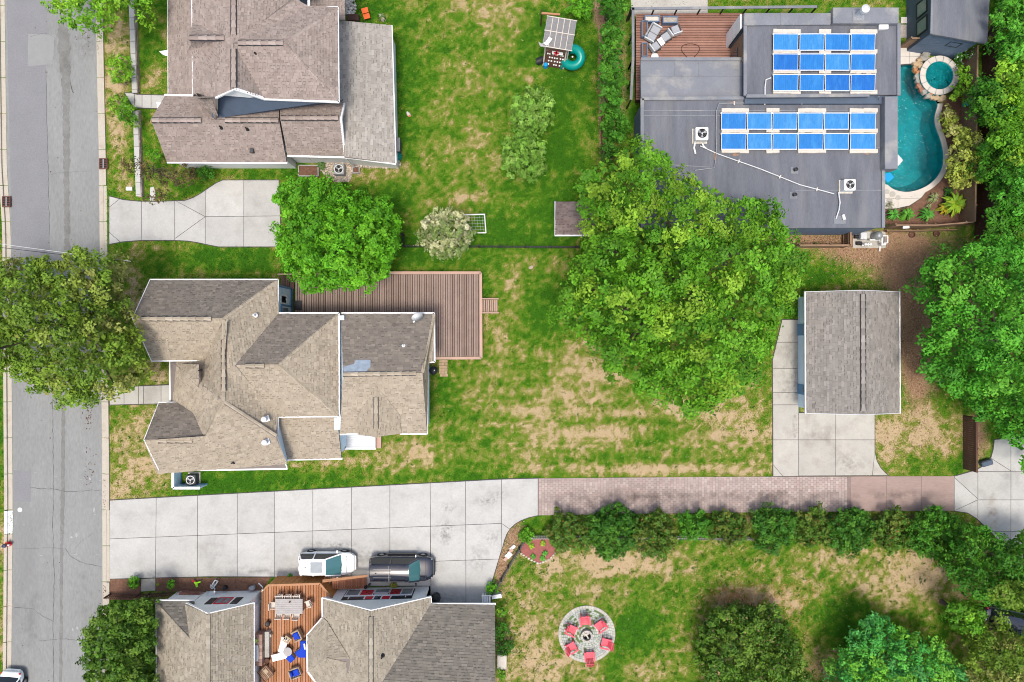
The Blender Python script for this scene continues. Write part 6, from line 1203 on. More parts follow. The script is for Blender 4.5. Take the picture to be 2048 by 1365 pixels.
for a, b in zip(bd, bd[1:]):
    n = max(2, int(math.hypot(b[0]-a[0], b[1]-a[1])/5.5))
    for i in range(n): rock('border_stone', a[0]+(b[0]-a[0])*(i+.5)/n, a[1]+(b[1]-a[1])*(i+.5)/n, 2.9, 2.1, (.5, .46, .4), rb_, .0, .09, i)
fp = thing('paver_circle', 'round grey paver patio with weeds in its joints in the lower lawn', 'patio', W(1173, 1268)); FX, FY, FR = 1173.5, 1268, 57; hard(circ(FX, FY, FR+1, jit=0, n=30))
MB().lathe(W(FX, FY, 0), [(FR/25, 0), (FR/25, .015), (.001, .015)], 48).build('sand_base', mat('mossy_joint_sand', (.12, .17, .07), .95, .35, 3, fine=.3), fp); mb = MB(); c = W(FX, FY)
r = 12
while r < 50:
    n = int(2*math.pi*r/5.2)
    for i in range(n):
        a0, a1 = (i+.07)/n*6.2832, (i+.93)/n*6.2832; o_ = r*.37; k = rg.uniform(.85, 1.15)
        if rg.random() < (.34 if (math.cos(a0+o_) < .1 or math.sin(a0+o_) > .5) else .05): continue
        cc = tuple(v*k for v in rg.choice([(.40, .42, .39), (.36, .38, .36), (.45, .46, .42), (.37, .42, .35)])); z = .05+rg.uniform(-.006, .006); P = [(c.x+q*math.cos(a+o_)/25, c.y+q*math.sin(a+o_)/25) for q, a in ((r+.15, a0), (r+3.5, a0), (r+3.5, a1), (r+.15, a1))]; mb.prism(P, .0, z, cc)
    r += 3.9
tag(mb.build('pavers', M['paver_plain'], fp), kind='stuff') if 'paver_plain' in M else tag(mb.build('pavers', M['tinted'], fp), kind='stuff')
for i in range(58):
    a0, a1 = (i+.05)/58*6.2832, (i+.95)/58*6.2832; k = rg.uniform(.88, 1.1); mb = MB(); mb.prism([(c.x+q*math.cos(a)/25, c.y+q*math.sin(a)/25) for q, a in ((51, a0), (56.8, a0), (56.8, a1), (51, a1))], 0, .075); mb.c = [tuple(v*k for v in (.43, .41, .36))]*6; mb.build('edge_paver', M['tinted'], fp)
pit = thing('fire_pit', 'round stone fire pit with pale logs in the middle of the paver circle', 'fire pit', W(1173, 1270))
for i in range(12):
    a0, a1 = (i+.04)/12*6.2832, (i+.96)/12*6.2832; q = W(1173, 1270); MB().prism([(q.x+r*math.cos(a), q.y+r*math.sin(a)) for r, a in ((.32, a0), (.5, a0), (.5, a1), (.32, a1))], .05, .4).build('stone_block', M['concrete_old'], pit, bevel=.015)
MB().lathe(W(1173, 1270, .06), [(.33, 0), (.001, .02)], 18).build('ash', M['shadowed'], pit)
for i, (x, y, a) in enumerate(((0, 0, .5), (.08, .1, 1.2), (-.1, .05, .2), (.05, -.1, 2.0))): q = W(1173, 1270, .2+i*.05); d = Vector((math.cos(a), math.sin(a), .05))*.24; m = MB(); m.tube([q+Vector((x, y, 0))-d, q+Vector((x, y, 0))+d], .055, 7); m.build('log', M['block'], pit)
# ---------------------------------------------------------------- vehicles
def car(name, label, px, py, L, Wd, Hh, rz, paint, ws, rf, rw, sunroof=None, suv=False, cat='car', group=None, rails=False, glass='carglass'):
    """x points forward; ws = (base x, top x) of the windscreen, rf = rear end of the roof, rw = base x of the rear window"""
    t = thing(name, label, cat, W(px, py, .0), group, rz); t.location.z = ZD if rz == 0 else .012; w = Wd/2; h = L/2; belt = Hh*.58; P = M[paint]
    st = [(-h, .60, .78), (-h+.06, .78, .95), (-h+.3, .93, 1.0), (-h+.9, 1.0, 1.0), (-.3, 1.0, 1.0), (ws[0]-.1, 1.0, 1.0), (h-1.0, .98, .95), (h-.5, .93, .88), (h-.16, .80, .78), (h, .58, .66)]
    vs, n = [], 9
    for x, kw, kh in st:
        b = belt*kh; ww = w*kw; z0 = .24
        vs += [(x, -ww*.9, z0), (x, -ww, z0+.16), (x, -ww*1.0, b*.72), (x, -ww*.95, b*.93), (x, 0, b+.03), (x, ww*.95, b*.93), (x, ww*1.0, b*.72), (x, ww, z0+.16), (x, ww*.9, z0)]
    vs = [(v[0], v[1], v[2]) for v in vs]; fs = [(i*n+k, i*n+k+1, (i+1)*n+k+1, (i+1)*n+k) for i in range(len(st)-1) for k in range(n-1)]+[((i+1)*n, i*n, i*n+n-1, (i+1)*n+n-1)[::-1] for i in range(len(st)-1)]+[tuple(range(n))[::-1], tuple(range((len(st)-1)*n, len(st)*n))]
    bo = MB().add(vs, fs).build('body', P, t, True, local=True); ss = bo.modifiers.new('smooth', 'SUBSURF'); ss.levels = ss.render_levels = 2
    wt, wb, zt, zb = w*.70, w*.93, Hh, belt*.97
    # cabin shell: windscreen, rear window, side windows, pillars and roof
    B = {'fb': (ws[0], wb*.86), 'ft': (ws[1], wt*.93), 'rt': (rf, wt*.9), 'rb': (rw, wb*.86)}
    G = M[glass]
    def pan(nm, pts, mt): return MB().add(pts, [tuple(range(len(pts)))]).build(nm, mt, t, local=True)
    xb, yb = B['fb']; xt, yt = B['ft']; xr, yr = B['rt']; xq, yq = B['rb']; zr = zt-.03
    sd_ = MB(); k = .05
    mid = lambda y0, y1: [(xb+.09, 0, zb+.01), (xt+.05, 0, zt-.02)]
    MB().add([(xb, -yb, zb), (xb+.10, 0, zb+.02), (xb, yb, zb), (xt, yt, zr), (xt+.05, 0, zr+.02), (xt, -yt, zr)], [(0, 1, 4, 5), (1, 2, 3, 4)]).build('windscreen', G, t, True, local=True)
    MB().add([(xq, -yq, zb), (xr, -yr, zr-.03), (xr-.04, 0, zr), (xq-.1, 0, zb), (xr, yr, zr-.03), (xq, yq, zb)], [(0, 1, 2, 3), (3, 2, 4, 5)]).build('rear_window', M['carglassdark'], t, True, local=True)
    for s in (-1, 1):
        xm = (xt+xr)/2
        for x0, x1, x2, x3 in ((xb-.02, xm+.04, xm+.04, xt), (xm-.04, xq+.05, xr, xm-.04)):
            q = [(x0, s*(w*.93), zb), (x1, s*(w*.93), zb), (x2, s*(wt+.0), zr-.04), (x3, s*wt, zr-.04)]; pan('side_window', q if s < 0 else q[::-1], M['carglassdark'])
        for a, b in (((xb, s*w*.90, zb), (xt, s*wt*.96, zr)), ((xm, s*w*.93, zb), (xm, s*wt*1.0, zr-.02)), ((xq, s*w*.9, zb), (xr, s*wt*.95, zr-.03))): mb = MB(); mb.bar(a, b, .09, .07); mb.build('pillar', P, t, local=True)
        mb = MB(); mb.box((ws[0]-.25, s*(w+.12), belt+.08), (.16, .24, .14)); mb.build('wing_mirror', P, t, local=True, bevel=.04)
        for x in (h-.92, -h+.95):
            mb = MB(); R_ = .36 if suv else .33; yy = s*(w-.1)
            prof = [(R_*.62, -.11), (R_, -.09), (R_, .09), (R_*.62, .11), (R_*.6, .05), (.001, .05)]; vv = MB().lathe((0, 0, 0), prof, 18); vv.v = [(x+v[0], yy+v[2]*s*1.1, R_+v[1]) for v in vv.v]; wh = vv.build('wheel', M['tyre'], t, local=True)
            vv = MB().lathe((0, 0, 0), [(R_*.58, .07), (R_*.5, .1), (.08, .12), (.001, .12)], 14); vv.v = [(x+v[0], yy+v[2]*s*1.15, R_+v[1]) for v in vv.v]; vv.build('rim', M['mgrey'], wh, local=True)
        mb = MB(); mb.box((h-.3, s*w*.66, belt*.62), (.26, .3, .1), s*-.45); mb.build('headlight', M['glassgrey'], t, local=True, bevel=.03)
        mb = MB(); mb.box((-h+.2, s*w*.7, belt*.8), (.16, .26, .12), s*.4); mb.build('tail_light', M['red'], t, local=True, bevel=.03)
    n1 = 7; R1 = []
    xs = [xr-.12, xr+.05, xm, xt-.05, xt+.04]
    for x, kk in zip(xs, (.86, .95, 1.0, .97, .9)): R1 += [(x, -wt*kk, zr-.05), (x, -wt*kk*.9, zr+.01), (x, 0, zr+.05), (x, wt*kk*.9, zr+.01), (x, wt*kk, zr-.05)]
    ro = MB().add(R1, [(i*5+j, (i+1)*5+j, (i+1)*5+j+1, i*5+j+1) for i in range(4) for j in range(4)]).build('roof', P, t, True, local=True)
    if sunroof: MB().box(((sunroof[0]+sunroof[1])/2, 0, zr+.045), (sunroof[1]-sunroof[0], sunroof[2], .03)).build('sunroof', M['glassgrey'], t, local=True, bevel=.04)
    if rails:
        for s in (-1, 1): mb = MB(); mb.tube([(xr+.1, s*wt*.86, zr+.02), (xr+.2, s*wt*.86, zr+.1), (xt-.3, s*wt*.86, zr+.1), (xt-.2, s*wt*.86, zr+.03)], .025, 6); mb.build('roof_rail', M['black'], t, local=True)
        for i in range(4): mb = MB(); mb.bar((xr+.15, -.33+i*.22, zr+.052), (xm+.1, -.33+i*.22, zr+.062), .03, .02); mb.build('roof_rib', P, t, local=True)
        mb = MB(); mb.tube([(xm-.05, -wt*.86, zr+.1), (xm-.05, wt*.86, zr+.1)], .02, 6); mb.build('cross_bar', M['mgrey'], t, local=True)
        for s in (-1, 1): mb = MB(); mb.box((0, s*(w+.05), .42), (2.3, .16, .06)); mb.build('running_board', M['black'], t, local=True)
    for x, nm in ((h-.03, 'front_bumper'), (-h+.03, 'rear_bumper')): mb = MB(); mb.box((x*.985, 0, .42), (.22, w*1.25, .2)); mb.build(nm, M['black'] if suv else P, t, local=True, bevel=.08, seg=2)
    mb = MB(); mb.box((h-.62, 0, belt*.93), (.02, w*1.5, .02)); mb.build('bonnet_seam', M['dgrey'], t, local=True); mb = MB(); mb.tube([(ws[0]+.06, -.5, zb+.03), (ws[0]-.05, .15, zb+.09)], .012, 5); mb.build('wiper', M['black'], t, local=True)
    mb = MB(); mb.box((xr+.35, 0, zr+.07), (.1, .05, .05)); mb.build('aerial_fin', M['black'], t, local=True); return t
car('parked_car', 'white crossover with a glass sunroof parked on the wide driveway', 658, 1122, 4.5, 1.86, 1.62, 0, 'carwhite', (1.18, .14), -1.75, -2.05, (-1.0, -.1, .8))
car('parked_car', 'dark blue black four wheel drive with roof rails parked right of the white car', 806, 1131, 5.15, 2.0, 1.88, 0, 'carblack', (1.45, .72), -2.15, -2.4, None, True, rails=True)
car('parked_car', 'pale silver car cut off by the bottom left corner, parked at the kerb', 31, 1389, 4.4, 1.85, 1.5, R(-94), 'carsilver', (.95, .2), -1.2, -1.75, (-.9, -.2, .9), glass='carglassdark')
car('parked_car', 'dark grey car half hidden by trees in the lower right corner', 2010, 1238, 4.5, 1.85, 1.5, R(-12), 'carblack', (1.1, .3), -1.2, -1.8, glass='carglassdark')
# ---------------------------------------------------------------- furniture
def lt(t): return lambda nm, c, d, mt, rz=0.0, bev=0.0: MB().box(c, d, rz).build(nm, M[mt], t, local=True, bevel=bev)
def adirondack(px, py, rz, label):
    t = thing('garden_chair', label, 'garden chair', W(px, py, .06), 'red chairs round the fire pit', rz); b = lt(t)       # faces +x
    for i in range(5): b('seat_slat', (.28-i*.11, 0, .36-i*.035), (.1, .52, .025), 'pinkred')
    for i in range(5):
        y = (i-2)*.108; m = MB(); m.bar((-.22, y, .24), (-.56, y*1.25, 1.0-abs(i-2)*.06), .1, .025); m.build('back_slat', M['pinkred'], t, local=True)
    for s in (-1, 1):
        b('arm_rest', (.02, s*.36, .56), (.74, .13, .03), 'pinkred', 0, .01); b('leg', (.3, s*.33, .28), (.09, .05, .56), 'pinkred'); m = MB(); m.bar((.34, s*.27, .34), (-.5, s*.27, .06), .05, .1); m.build('rear_leg', M['pinkred'], t, local=True)
    m = MB(); m.bar((-.44, -.33, .74), (-.44, .33, .74), .04, .07); m.build('back_rail', M['pinkred'], t, local=True); return t
for (x, y, lab) in ((1169, 1238, 'top'), (1199, 1249, 'upper right'), (1210, 1283, 'lower right'), (1178, 1309, 'bottom'), (1143, 1291, 'lower left'), (1143, 1257, 'upper left')):
    adirondack(x, y, math.atan2(-(1270-y), 1173-x)+random.uniform(-.12, .12), 'faded red slatted garden chair at the %s of the fire pit circle' % lab)
ZK2 = 1.005
tb = thing('dining_table', 'long grey slatted dining table on the orange deck', 'table', W(584, 1206, ZK2)); b = lt(tb)
for i in range(8): b('tabletop_slat', (0, -.51+i*.145, .74), (2.12, .135, .03), 'greyslat')
for sx in (-1, 1):
    for sy in (-1, 1): b('leg', (sx*.95, sy*.46, .36), (.08, .08, .72), 'greyslat')
def chair(px, py, rz, label, mt='block', z=ZK2, group='pale dining chairs round the slatted table'):
    t = thing('dining_chair', label, 'chair', W(px, py, z), group, rz); b = lt(t)
    b('seat', (0, 0, .45), (.46, .48, .06), mt, 0, .02)
    for i in range(4): b('back_slat', (-.23, -.18+i*.12, .72), (.03, .07, .46), mt)
    b('back_rail', (-.24, 0, .95), (.04, .5, .06), mt)
    for sx in (-1, 1):
        for sy in (-1, 1): b('leg', (sx*.2, sy*.2, .21), (.04, .04, .42), mt)
    for s in (-1, 1): b('arm_rest', (0, s*.25, .64), (.42, .05, .03), mt)
    return t
for x, y, r, lab in ((563, 1223, 90, 'left of three pale chairs on the lower side of the slatted table'), (580, 1223, 90, 'middle of three pale chairs on the lower side of the slatted table'), (597, 1225, 84, 'right of three pale chairs on the lower side of the slatted table'), (564, 1190, -90, 'left of three pale chairs on the upper side of the slatted table'), (581, 1190, -90, 'middle of three pale chairs on the upper side of the slatted table'), (598, 1190, -90, 'right of three pale chairs on the upper side of the slatted table'), (552, 1206, 0, 'pale chair at the left end of the slatted table'), (621, 1203, 200, 'turned pale chair at the right end of the slatted table')): chair(x, y, R(r), lab)
m = MB(); m.lathe(W(580, 1204, ZK2+.755), [(.05, 0), (.07, .12), (.04, .16), (.001, .16)], 10); tag(m.build('vase', M['brick'] if False else M['rust']), 'small dark red vase in the middle of the slatted table', 'vase')
def lounger(px, py, rz, label, L=1.25, Wd=.48):
    t = thing('sun_lounger', label, 'lounger', W(px, py, ZK2), 'white loungers on the orange deck', rz); b = lt(t)
    for i in range(9): b('slat', (-L/2+L*(i+.5)/9, 0, .32+(.02*max(0, i-5))), (L/9-.02, Wd, .03), 'pvc')
    for s in (-1, 1): b('side_rail', (0, s*Wd/2, .29), (L, .05, .06), 'pvc')
    for sx in (-1, 1):
        for sy in (-1, 1): b('leg', (sx*L*.4, sy*Wd*.42, .13), (.04, .04, .26), 'pvc')
    return t
lounger(569, 1287, R(76), 'white slatted lounger pointing up beside the round table'); lounger(562, 1310, R(14), 'white slatted lounger lying across below the round table')
t = thing('round_table', 'round pale glass table between loungers and blue sofa', 'table', W(579, 1299, ZK2)); MB().lathe((0, 0, 0), [(.3, .4), (.34, .42), (.34, .45), (.3, .46), (.001, .46)], 24).build('tabletop', M['greyslat'], t, local=True); MB().lathe((0, 0, 0), [(.2, 0), (.05, .05), (.05, .4)], 12).build('pedestal', M['wood_dark'], t, local=True)
def wicker(px, py, rz, label, blue=(.5, .5)):
    t = thing('wicker_armchair', label, 'armchair', W(px, py, ZK2), 'wicker armchairs with blue cushions', rz); b = lt(t)
    b('seat_base', (0, 0, .2), (.7, .72, .36), 'wicker', 0, .05); b('seat_cushion', (.04, 0, .44), (.52, .5, .12), 'bluefab', 0, .05); b('backrest', (-.36, 0, .5), (.1, .74, .5), 'wicker', 0, .04)
    for s in (-1, 1): b('arm_rest', (0, s*.36, .42), (.68, .1, .32), 'wicker', 0, .04)
    m = MB(); m.box((-.22, .05, .6), (.14, .4, .36)); m.build('back_cushion', M['bluefab'], t, local=True, bevel=.05); return t
wicker(597, 1267, R(205), 'upper wicker armchair with a royal blue cushion'); wicker(594, 1341, R(20), 'lower wicker armchair with a royal blue cushion')
t = thing('footstool', 'square royal blue footstool turned like a diamond', 'footstool', W(584, 1313, ZK2), None, R(42)); b = lt(t); b('base', (0, 0, .16), (.52, .52, .3), 'wicker', 0, .03); b('cushion', (0, 0, .36), (.54, .54, .12), 'bluefab', 0, .05)
t = thing('corner_sofa', 'royal blue corner sofa half under the bay roof', 'sofa', W(606, 1296, ZK2)); b = lt(t)
MB().prism([(-.1, .75), (.75, .75), (.75, -.6), (-.25, -.6), (-.55, -.2), (-.1, .15)], .05, .36).build('base', M['wicker'], t, local=True); MB().prism([(-.08, .73), (.73, .73), (.73, -.58), (-.24, -.57), (-.53, -.2), (-.08, .14)], .37, .48).build('cushion', M['bluefab'], t, local=True, bevel=.04); b('pillow', (.3, .35, .56), (.14, .5, .12), 'pvc', .15, .05); b('backrest', (.72, 0, .5), (.12, 1.4, .45), 'wicker', 0, .03)
t = thing('slat_table', 'dark brown slatted low table turned diagonally at the left of the orange deck', 'table', W(535, 1342, ZK2), None, R(40)); b = lt(t)
for i in range(7): b('slat', (-.36+i*.12, 0, .4), (.08, .86, .03), 'wood_fence' if i != 3 else 'wicker')
for s in (-1, 1): b('end_rail', (0, s*.44, .38), (.92, .08, .06), 'wood_dark'); b('side_rail', (s*.46, 0, .38), (.06, .9, .06), 'wood_dark')
for sx in (-1, 1):
    for sy in (-1, 1): b('leg', (sx*.4, sy*.38, .18), (.07, .07, .36), 'wood_dark')
b('inlay_board', (.1, .1, .425), (.3, .3, .02), 'wicker')
t = thing('wood_stool', 'tan slatted side stool beside the upper wicker chair', 'stool', W(577, 1276, ZK2), None, R(-35)); b = lt(t)
for i in range(4): b('slat', (-.21+i*.14, 0, .38), (.11, .5, .03), 'wicker')
for s in (-1, 1): b('leg_frame', (0, s*.2, .18), (.5, .05, .36), 'wicker')
t = thing('outdoor_kitchen', 'brick outdoor kitchen counter with a steel grill against the left wing', 'counter', W(524, 1292, ZK2)); b = lt(t)
for i in range(9):
    for j in range(3): k = random.uniform(.8, 1.2); mb = MB(); mb.box((-.34+j*.26, 1.1-i*.27, .42), (.25, .26, .84), 0, tuple(v*k for v in random.choice([(.34, .22, .17), (.3, .19, .15), (.38, .27, .21)]))); mb.build('brick_pier', M['brick'], t, local=True)
b('grill_lid', (-.12, -.15, .93), (.34, 1.25, .2), 'lgrey', 0, .06); b('grill_handle', (.08, -.15, .98), (.04, .9, .04), 'mgrey'); b('ledge', (.55, .3, .25), (.34, 2.0, .5), 'concrete_old', 0, .02)
m = MB(); m.lathe(W(512, 1281, ZK2+.86), [(.1, 0), (.14, .1), (.05, .16), (.001, .16)], 8); tag(m.build('flower_pot', M['lime']), 'small pot of yellow green flowers on the brick counter', 'flower pot')
for x, y, r, mt, lab in ((538, 1245, .2, 'black', 'black round pot on the deck above the outdoor kitchen'), (537, 1301, .14, 'rust', 'dark red pot beside the brick counter ledge'), (537, 1318, .2, 'wood_dark', 'largest dark round pot below the brick counter'), (543, 1268, .13, 'concrete_old', 'pale pot on the ledge end of the outdoor kitchen'), (733, 1172, .12, 'black', 'left of two dark flower pots beside the black car'), (740, 1168, .1, 'dgrey', 'right and smaller of two dark flower pots beside the black car')):
    z = ZK2 if x < 600 else ZD; m = MB(); m.lathe(W(x, y, z), [(r*.7, 0), (r, .35), (r*1.08, .36), (r*1.0, .4), (r*.8, .36), (.001, .34)], 14); tag(m.build('plant_pot', M[mt]), lab, 'pot')
# furniture on the red deck
def planter(px, py, w, d, label, fillm):
    t = thing('planter_box', label, 'planter', W(px, py, 1.2), 'dark planter boxes on the red deck'); b = lt(t)
    for c, s in (((0, d/2-.04, .25), (w, .08, .5)), ((0, -d/2+.04, .25), (w, .08, .5)), ((-w/2+.04, 0, .25), (.08, d-.17, .5)), ((w/2-.04, 0, .25), (.08, d-.17, .5))): b('side_panel', c, s, 'blueslate')
    b('soil', (0, 0, .2), (w-.17, d-.17, .4), fillm); return t
planter(1302, 43, 1.2, .52, 'left planter box of tan soil along the top railing of the red deck', 'block'); planter(1338, 45, 1.2, .55, 'right planter box of pinkish soil along the top railing of the red deck', 'gravel'); planter(1287, 63, .48, 1.25, 'upright planter box with some green at the left railing', 'mulch'); planter(1287, 105, .46, 1.1, 'lower planter box with yellowing leaves beside the canopy roof', 'mulch')
def armchair(px, py, rz, label):
    t = thing('deck_armchair', label, 'armchair', W(px, py, 1.2), 'grey cushioned armchairs on the red deck', rz); b = lt(t)
    b('seat_base', (0, 0, .22), (.74, .74, .1), 'dgrey', 0, .02); b('seat_cushion', (.03, 0, .36), (.62, .6, .18), 'cushion', 0, .05); b('backrest', (-.36, 0, .5), (.1, .72, .55), 'lgrey', 0, .03)
    for s in (-1, 1):
        b('arm_rest', (0, s*.36, .48), (.7, .07, .06), 'dgrey')
        for x in (-.32, .32): b('leg', (x, s*.34, .1), (.06, .06, .2), 'dgrey')
    return t
armchair(1349, 65, R(110), 'armchair standing apart at the right of the deck seating'); armchair(1308, 98, R(35), 'lower left armchair beside the pale side table'); armchair(1330, 78, R(215), 'upper right armchair beside the pale side table')
t = thing('side_table', 'pale slatted side table between the two angled armchairs', 'table', W(1320, 88, 1.2), None, R(35)); b = lt(t)
for i in range(3): b('slat', (-.14+i*.14, 0, .4), (.12, .6, .03), 'pvc')
for s in (-1, 1): b('leg', (0, s*.25, .19), (.36, .05, .38), 'pvc')
t = thing('loveseat', 'grey two seat sofa pushed against the planters on the red deck', 'sofa', W(1304, 71, 1.2), None, R(-30)); b = lt(t)
b('base', (0, 0, .2), (.85, 1.25, .16), 'dgrey', 0, .02)
for s in (-1, 1): b('seat_cushion', (.04, s*.3, .36), (.7, .57, .18), 'cushion', 0, .05); b('arm_rest', (0, s*.64, .42), (.85, .1, .36), 'lgrey', 0, .03)
b('backrest', (-.4, 0, .5), (.12, 1.2, .5), 'cushion', 0, .05)
m = MB(); m.tube([W(1381+17*math.cos(a)+4*math.sin(a*2), 103-15*math.sin(a), 1.23) for a in [i/26*5.4-.9 for i in range(27)]], .03, 6); tag(m.build('garden_hose', M['wood_dark']), 'dark hose lying in a loop on the red deck', 'hose')
m = MB(); m.lathe(W(1308, 117, 1.2), [(.22, 0), (.3, .2), (.3, .3), (.2, .35), (.001, .35)], 14); tag(m.build('round_stool', M['pvc']), 'white round stool at the edge of the canopy roof', 'stool')
# ---------------------------------------------------------------- play set
ps = thing('play_set', 'wooden play set with grey grid roof, climbing wall and teal spiral slide', 'play set', W(1112, 95)); RZ = R(-9.5)
O = W(1119, 67, 2.9); cs, sn = math.cos(RZ), math.sin(RZ)
def L_(x, y, z): return (O.x+x*cs-y*sn, O.y+x*sn+y*cs, z)
hw, hl = 1.13, 1.2
rfp = MB().add([L_(-hw, hl, 2.75), L_(hw, hl, 2.75), L_(hw, -hl, 2.95), L_(-hw, -hl, 2.95)]+[L_(-hw, hl, 2.7), L_(hw, hl, 2.7), L_(hw, -hl, 2.9), L_(-hw, -hl, 2.9)], [(3, 2, 1, 0), (4, 5, 6, 7), (0, 1, 5, 4), (1, 2, 6, 5), (2, 3, 7, 6), (3, 0, 4, 7)]).build('roof', M['mgrey'], ps)
for i in range(5):
    for j in range(5):
        x0, y0 = -hw+.04+i*.446, -hl+.04+j*.472; z = 2.95-.2*(y0+.2+hl)/(2*hl)+.02; c = L_(x0+.2, y0+.21, z); MB().box(c, (.39, .42, .03), RZ).build('roof_tile', M['tilegrey'], rfp)
for i in range(1, 5): c0, c1 = L_(-hw+i*.446, hl, 2.79), L_(-hw+i*.446, -hl, 2.99); m = MB(); m.bar(c0, c1, .05, .05); m.build('batten', M['block'], rfp)
for y, z in ((hl, 2.78), (0.05, 2.9), (-hl, 2.99)): m = MB(); m.bar(L_(-hw-.04, y, z), L_(hw+.04, y, z), .06, .05); m.build('batten', M['block'], rfp)
for sx in (-1, 1):
    for y in (-1.05, 1.05): c = L_(sx*.9, y, 1.4); MB().box(c, (.1, .1, 2.75), RZ).build('post', M['block'], ps)
MB().box(L_(0, .1, 1.35), (1.9, 1.9, .08), RZ).build('platform', M['wood_fence'], ps)
MB().box(L_(.1, -.98, 1.62), (.85, .22, .1), RZ).build('white_panel', M['pvc'], ps)
for s in (-.88, .75): m = MB(); m.bar(L_(s, -.85, 2.0), L_(s, -1.5, .15), .1, .08); m.build('side_rail', M['block'], ps)
wl = MB().add([L_(-.8, -.9, 1.45), L_(.68, -.9, 1.45), L_(.68, -1.5, .1), L_(-.8, -1.5, .1)], [(3, 2, 1, 0)]).build('climbing_wall', M['wood_dark'], ps); rg = random.Random(2)
for i in range(7):
    for j in range(4):
        if rg.random() < .15: continue
        f = (j+.6)/4.3; MB().lathe(L_(-.68+i*.21+rg.uniform(-.04, .04), -.9-.6*f, 1.49-1.35*f), [(.075, 0), (.06, .05), (.001, .06)], 7).build('climbing_hold', M['pvc'], wl)
MB().box(L_(0, -.93, 1.55), (1.2, .16, .14), RZ).build('bench', M['rust'], ps)
for a in (0, 1.57): MB().box(L_(0, -1.0, 1.66), (.42, .13, .06), RZ+a).build('red_wheel', M['red'], ps)
m = MB(); q = [W(1145+(17)*math.cos(a), 115-17*math.sin(a), .45+1.2*(1-i/30)) for i, a in enumerate([2.2-i/30*5.6 for i in range(31)])]; m.tube(q, .36, 12, cap=False); m.build('spiral_slide', M['teal'], ps, True)
MB().tube([W(1145, 114, 0), W(1145, 114, 1.9)], .07, 8).build('slide_pole', M['mgrey'], ps)
m = MB(); m.bar(W(1083, 27, 2.4), W(1120, 30, 2.4), .14, .14); m.build('swing_beam', M['wood_red'], ps)
for x, y in ((1084, 27), (1082, 46)): m = MB(); m.bar(W(1084, 27, 2.35), W(x-1, y+6 if y > 30 else y-6, 0), .1, .1); m.build('swing_post', M['wood_dark'], ps)
for x, y, r, lab in ((1091, 134, .2, 'left'), (1123, 138, .12, 'right')):
    m = MB(); m.lathe(W(x, y, 0), [(r*.9, 0), (r, .1), (r*.8, .5), (r*.5, .55), (.001, .5)], 14); tag(m.build('toy_bucket', M['teal'] if r < .15 else M['cyan']), '%s turquoise toy bucket at the foot of the climbing wall' % lab, 'toy')
m = MB(); m.tube([W(1075, 124, .25), W(1084, 120, .5), W(1088, 116, .6)], [.28, .3, .15], 8); tag(m.build('bin_bag', M['black'], smooth=True), 'black bag slumped at the left of the climbing wall', 'bag')
tf = thing('cloth_flag', 'white cloth draped over the left corner of the play set roof', 'cloth', W(1085, 88)); MB().add([W(1077, 84, 2.6), W(1084, 88, 2.9), W(1092, 83, 3.1), W(1098, 74, 3.2), W(1105, 78, 3.2), W(1096, 90, 3.05), W(1088, 95, 2.8), W(1080, 93, 2.4)], [(0, 1, 7), (1, 6, 7), (1, 2, 5, 6), (2, 3, 4, 5)]).build('cloth', M['white'], tf)
# ---------------------------------------------------------------- small things
g = thing('football_goal', 'white pipe goal frame with net half hidden by the white blossom tree', 'goal', W(960, 448)); P4 = [W(928, 430, 1.1), W(969, 429, 1.1), W(972, 466, .05), W(955, 466, .05)]
for a, b in zip(P4, P4[1:]): m = MB(); m.tube([a, b], .05, 6); m.build('goal_pipe', M['pvc'], g)
m = MB(); m.tube([P4[1], W(968, 430, 0)], .05, 6); m.build('goal_pipe', M['pvc'], g); m = MB()
for i in range(9): f = i/8; m.tube([P4[0].lerp(P4[1], f), W(931+41*f, 465, .06)], .006, 3)
for i in range(7): f = i/6; m.tube([P4[0].lerp(W(931, 465, .06), f), P4[1].lerp(P4[2], f)], .006, 3)
tag(m.build('net', M['lgrey'], g), kind='stuff')
sd_ = thing('satellite_dish', 'pale grey satellite dish on the dark north slope near the deck corner', 'satellite dish', W(832, 636, 4.3)); c = W(834, 633, 4.75)
b = MB(); b.lathe((0, 0, 0), [(.42, .1), (.4, .085), (.28, .035), (.001, 0)], 20, sy=.8); mt_ = Matrix.Rotation(R(38), 3, 'X') @ Matrix.Rotation(R(20), 3, 'Y'); b.v = [tuple(c+mt_ @ Vector(v)) for v in b.v]; o = b.build('dish', M['lgrey'], sd_, True); so = o.modifiers.new('t', 'SOLIDIFY'); so.thickness = .02
m = MB(); m.tube([c, W(829, 642, 5.0)], .025, 6); m.build('arm', M['lgrey'], sd_); MB().box(W(828, 644, 5.0), (.14, .1, .1), .5).build('receiver', M['lgrey'], sd_); m = MB(); m.tube([c-Vector((0, 0, .02)), W(832, 640, 4.25)], .03, 6); m.build('mast', M['mgrey'], sd_)
zf = lambda y: 4.0+1.6*(y-628)/120+.05
tag(MB().add([W(x, y, zf(y)) for x, y in ((687, 746), (687, 734), (708, 728), (712, 720), (741, 720), (741, 734), (730, 746))], [tuple(range(7))[::-1]]).build('roof_patch', mat('bluish_patch', (.24, .29, .35), .8, .2, 4, fine=.2)), 'bluish grey patch on the dark north slope below the ridge', 'roof patch')
kg = thing('kettle_grill', 'black kettle grill by the lower corner of the mauve deck', 'grill', W(869, 741)); MB().lathe(W(869, 741), [(.1, .5), (.3, .62), (.34, .78), (.33, .82), (.2, .95), (.05, 1.0), (.001, 1.0)], 18).build('kettle', M['black'], kg, True); MB().lathe(W(869, 741, 1.0), [(.05, 0), (.05, .05), (.001, .05)], 8).build('handle', M['lgrey'], kg)
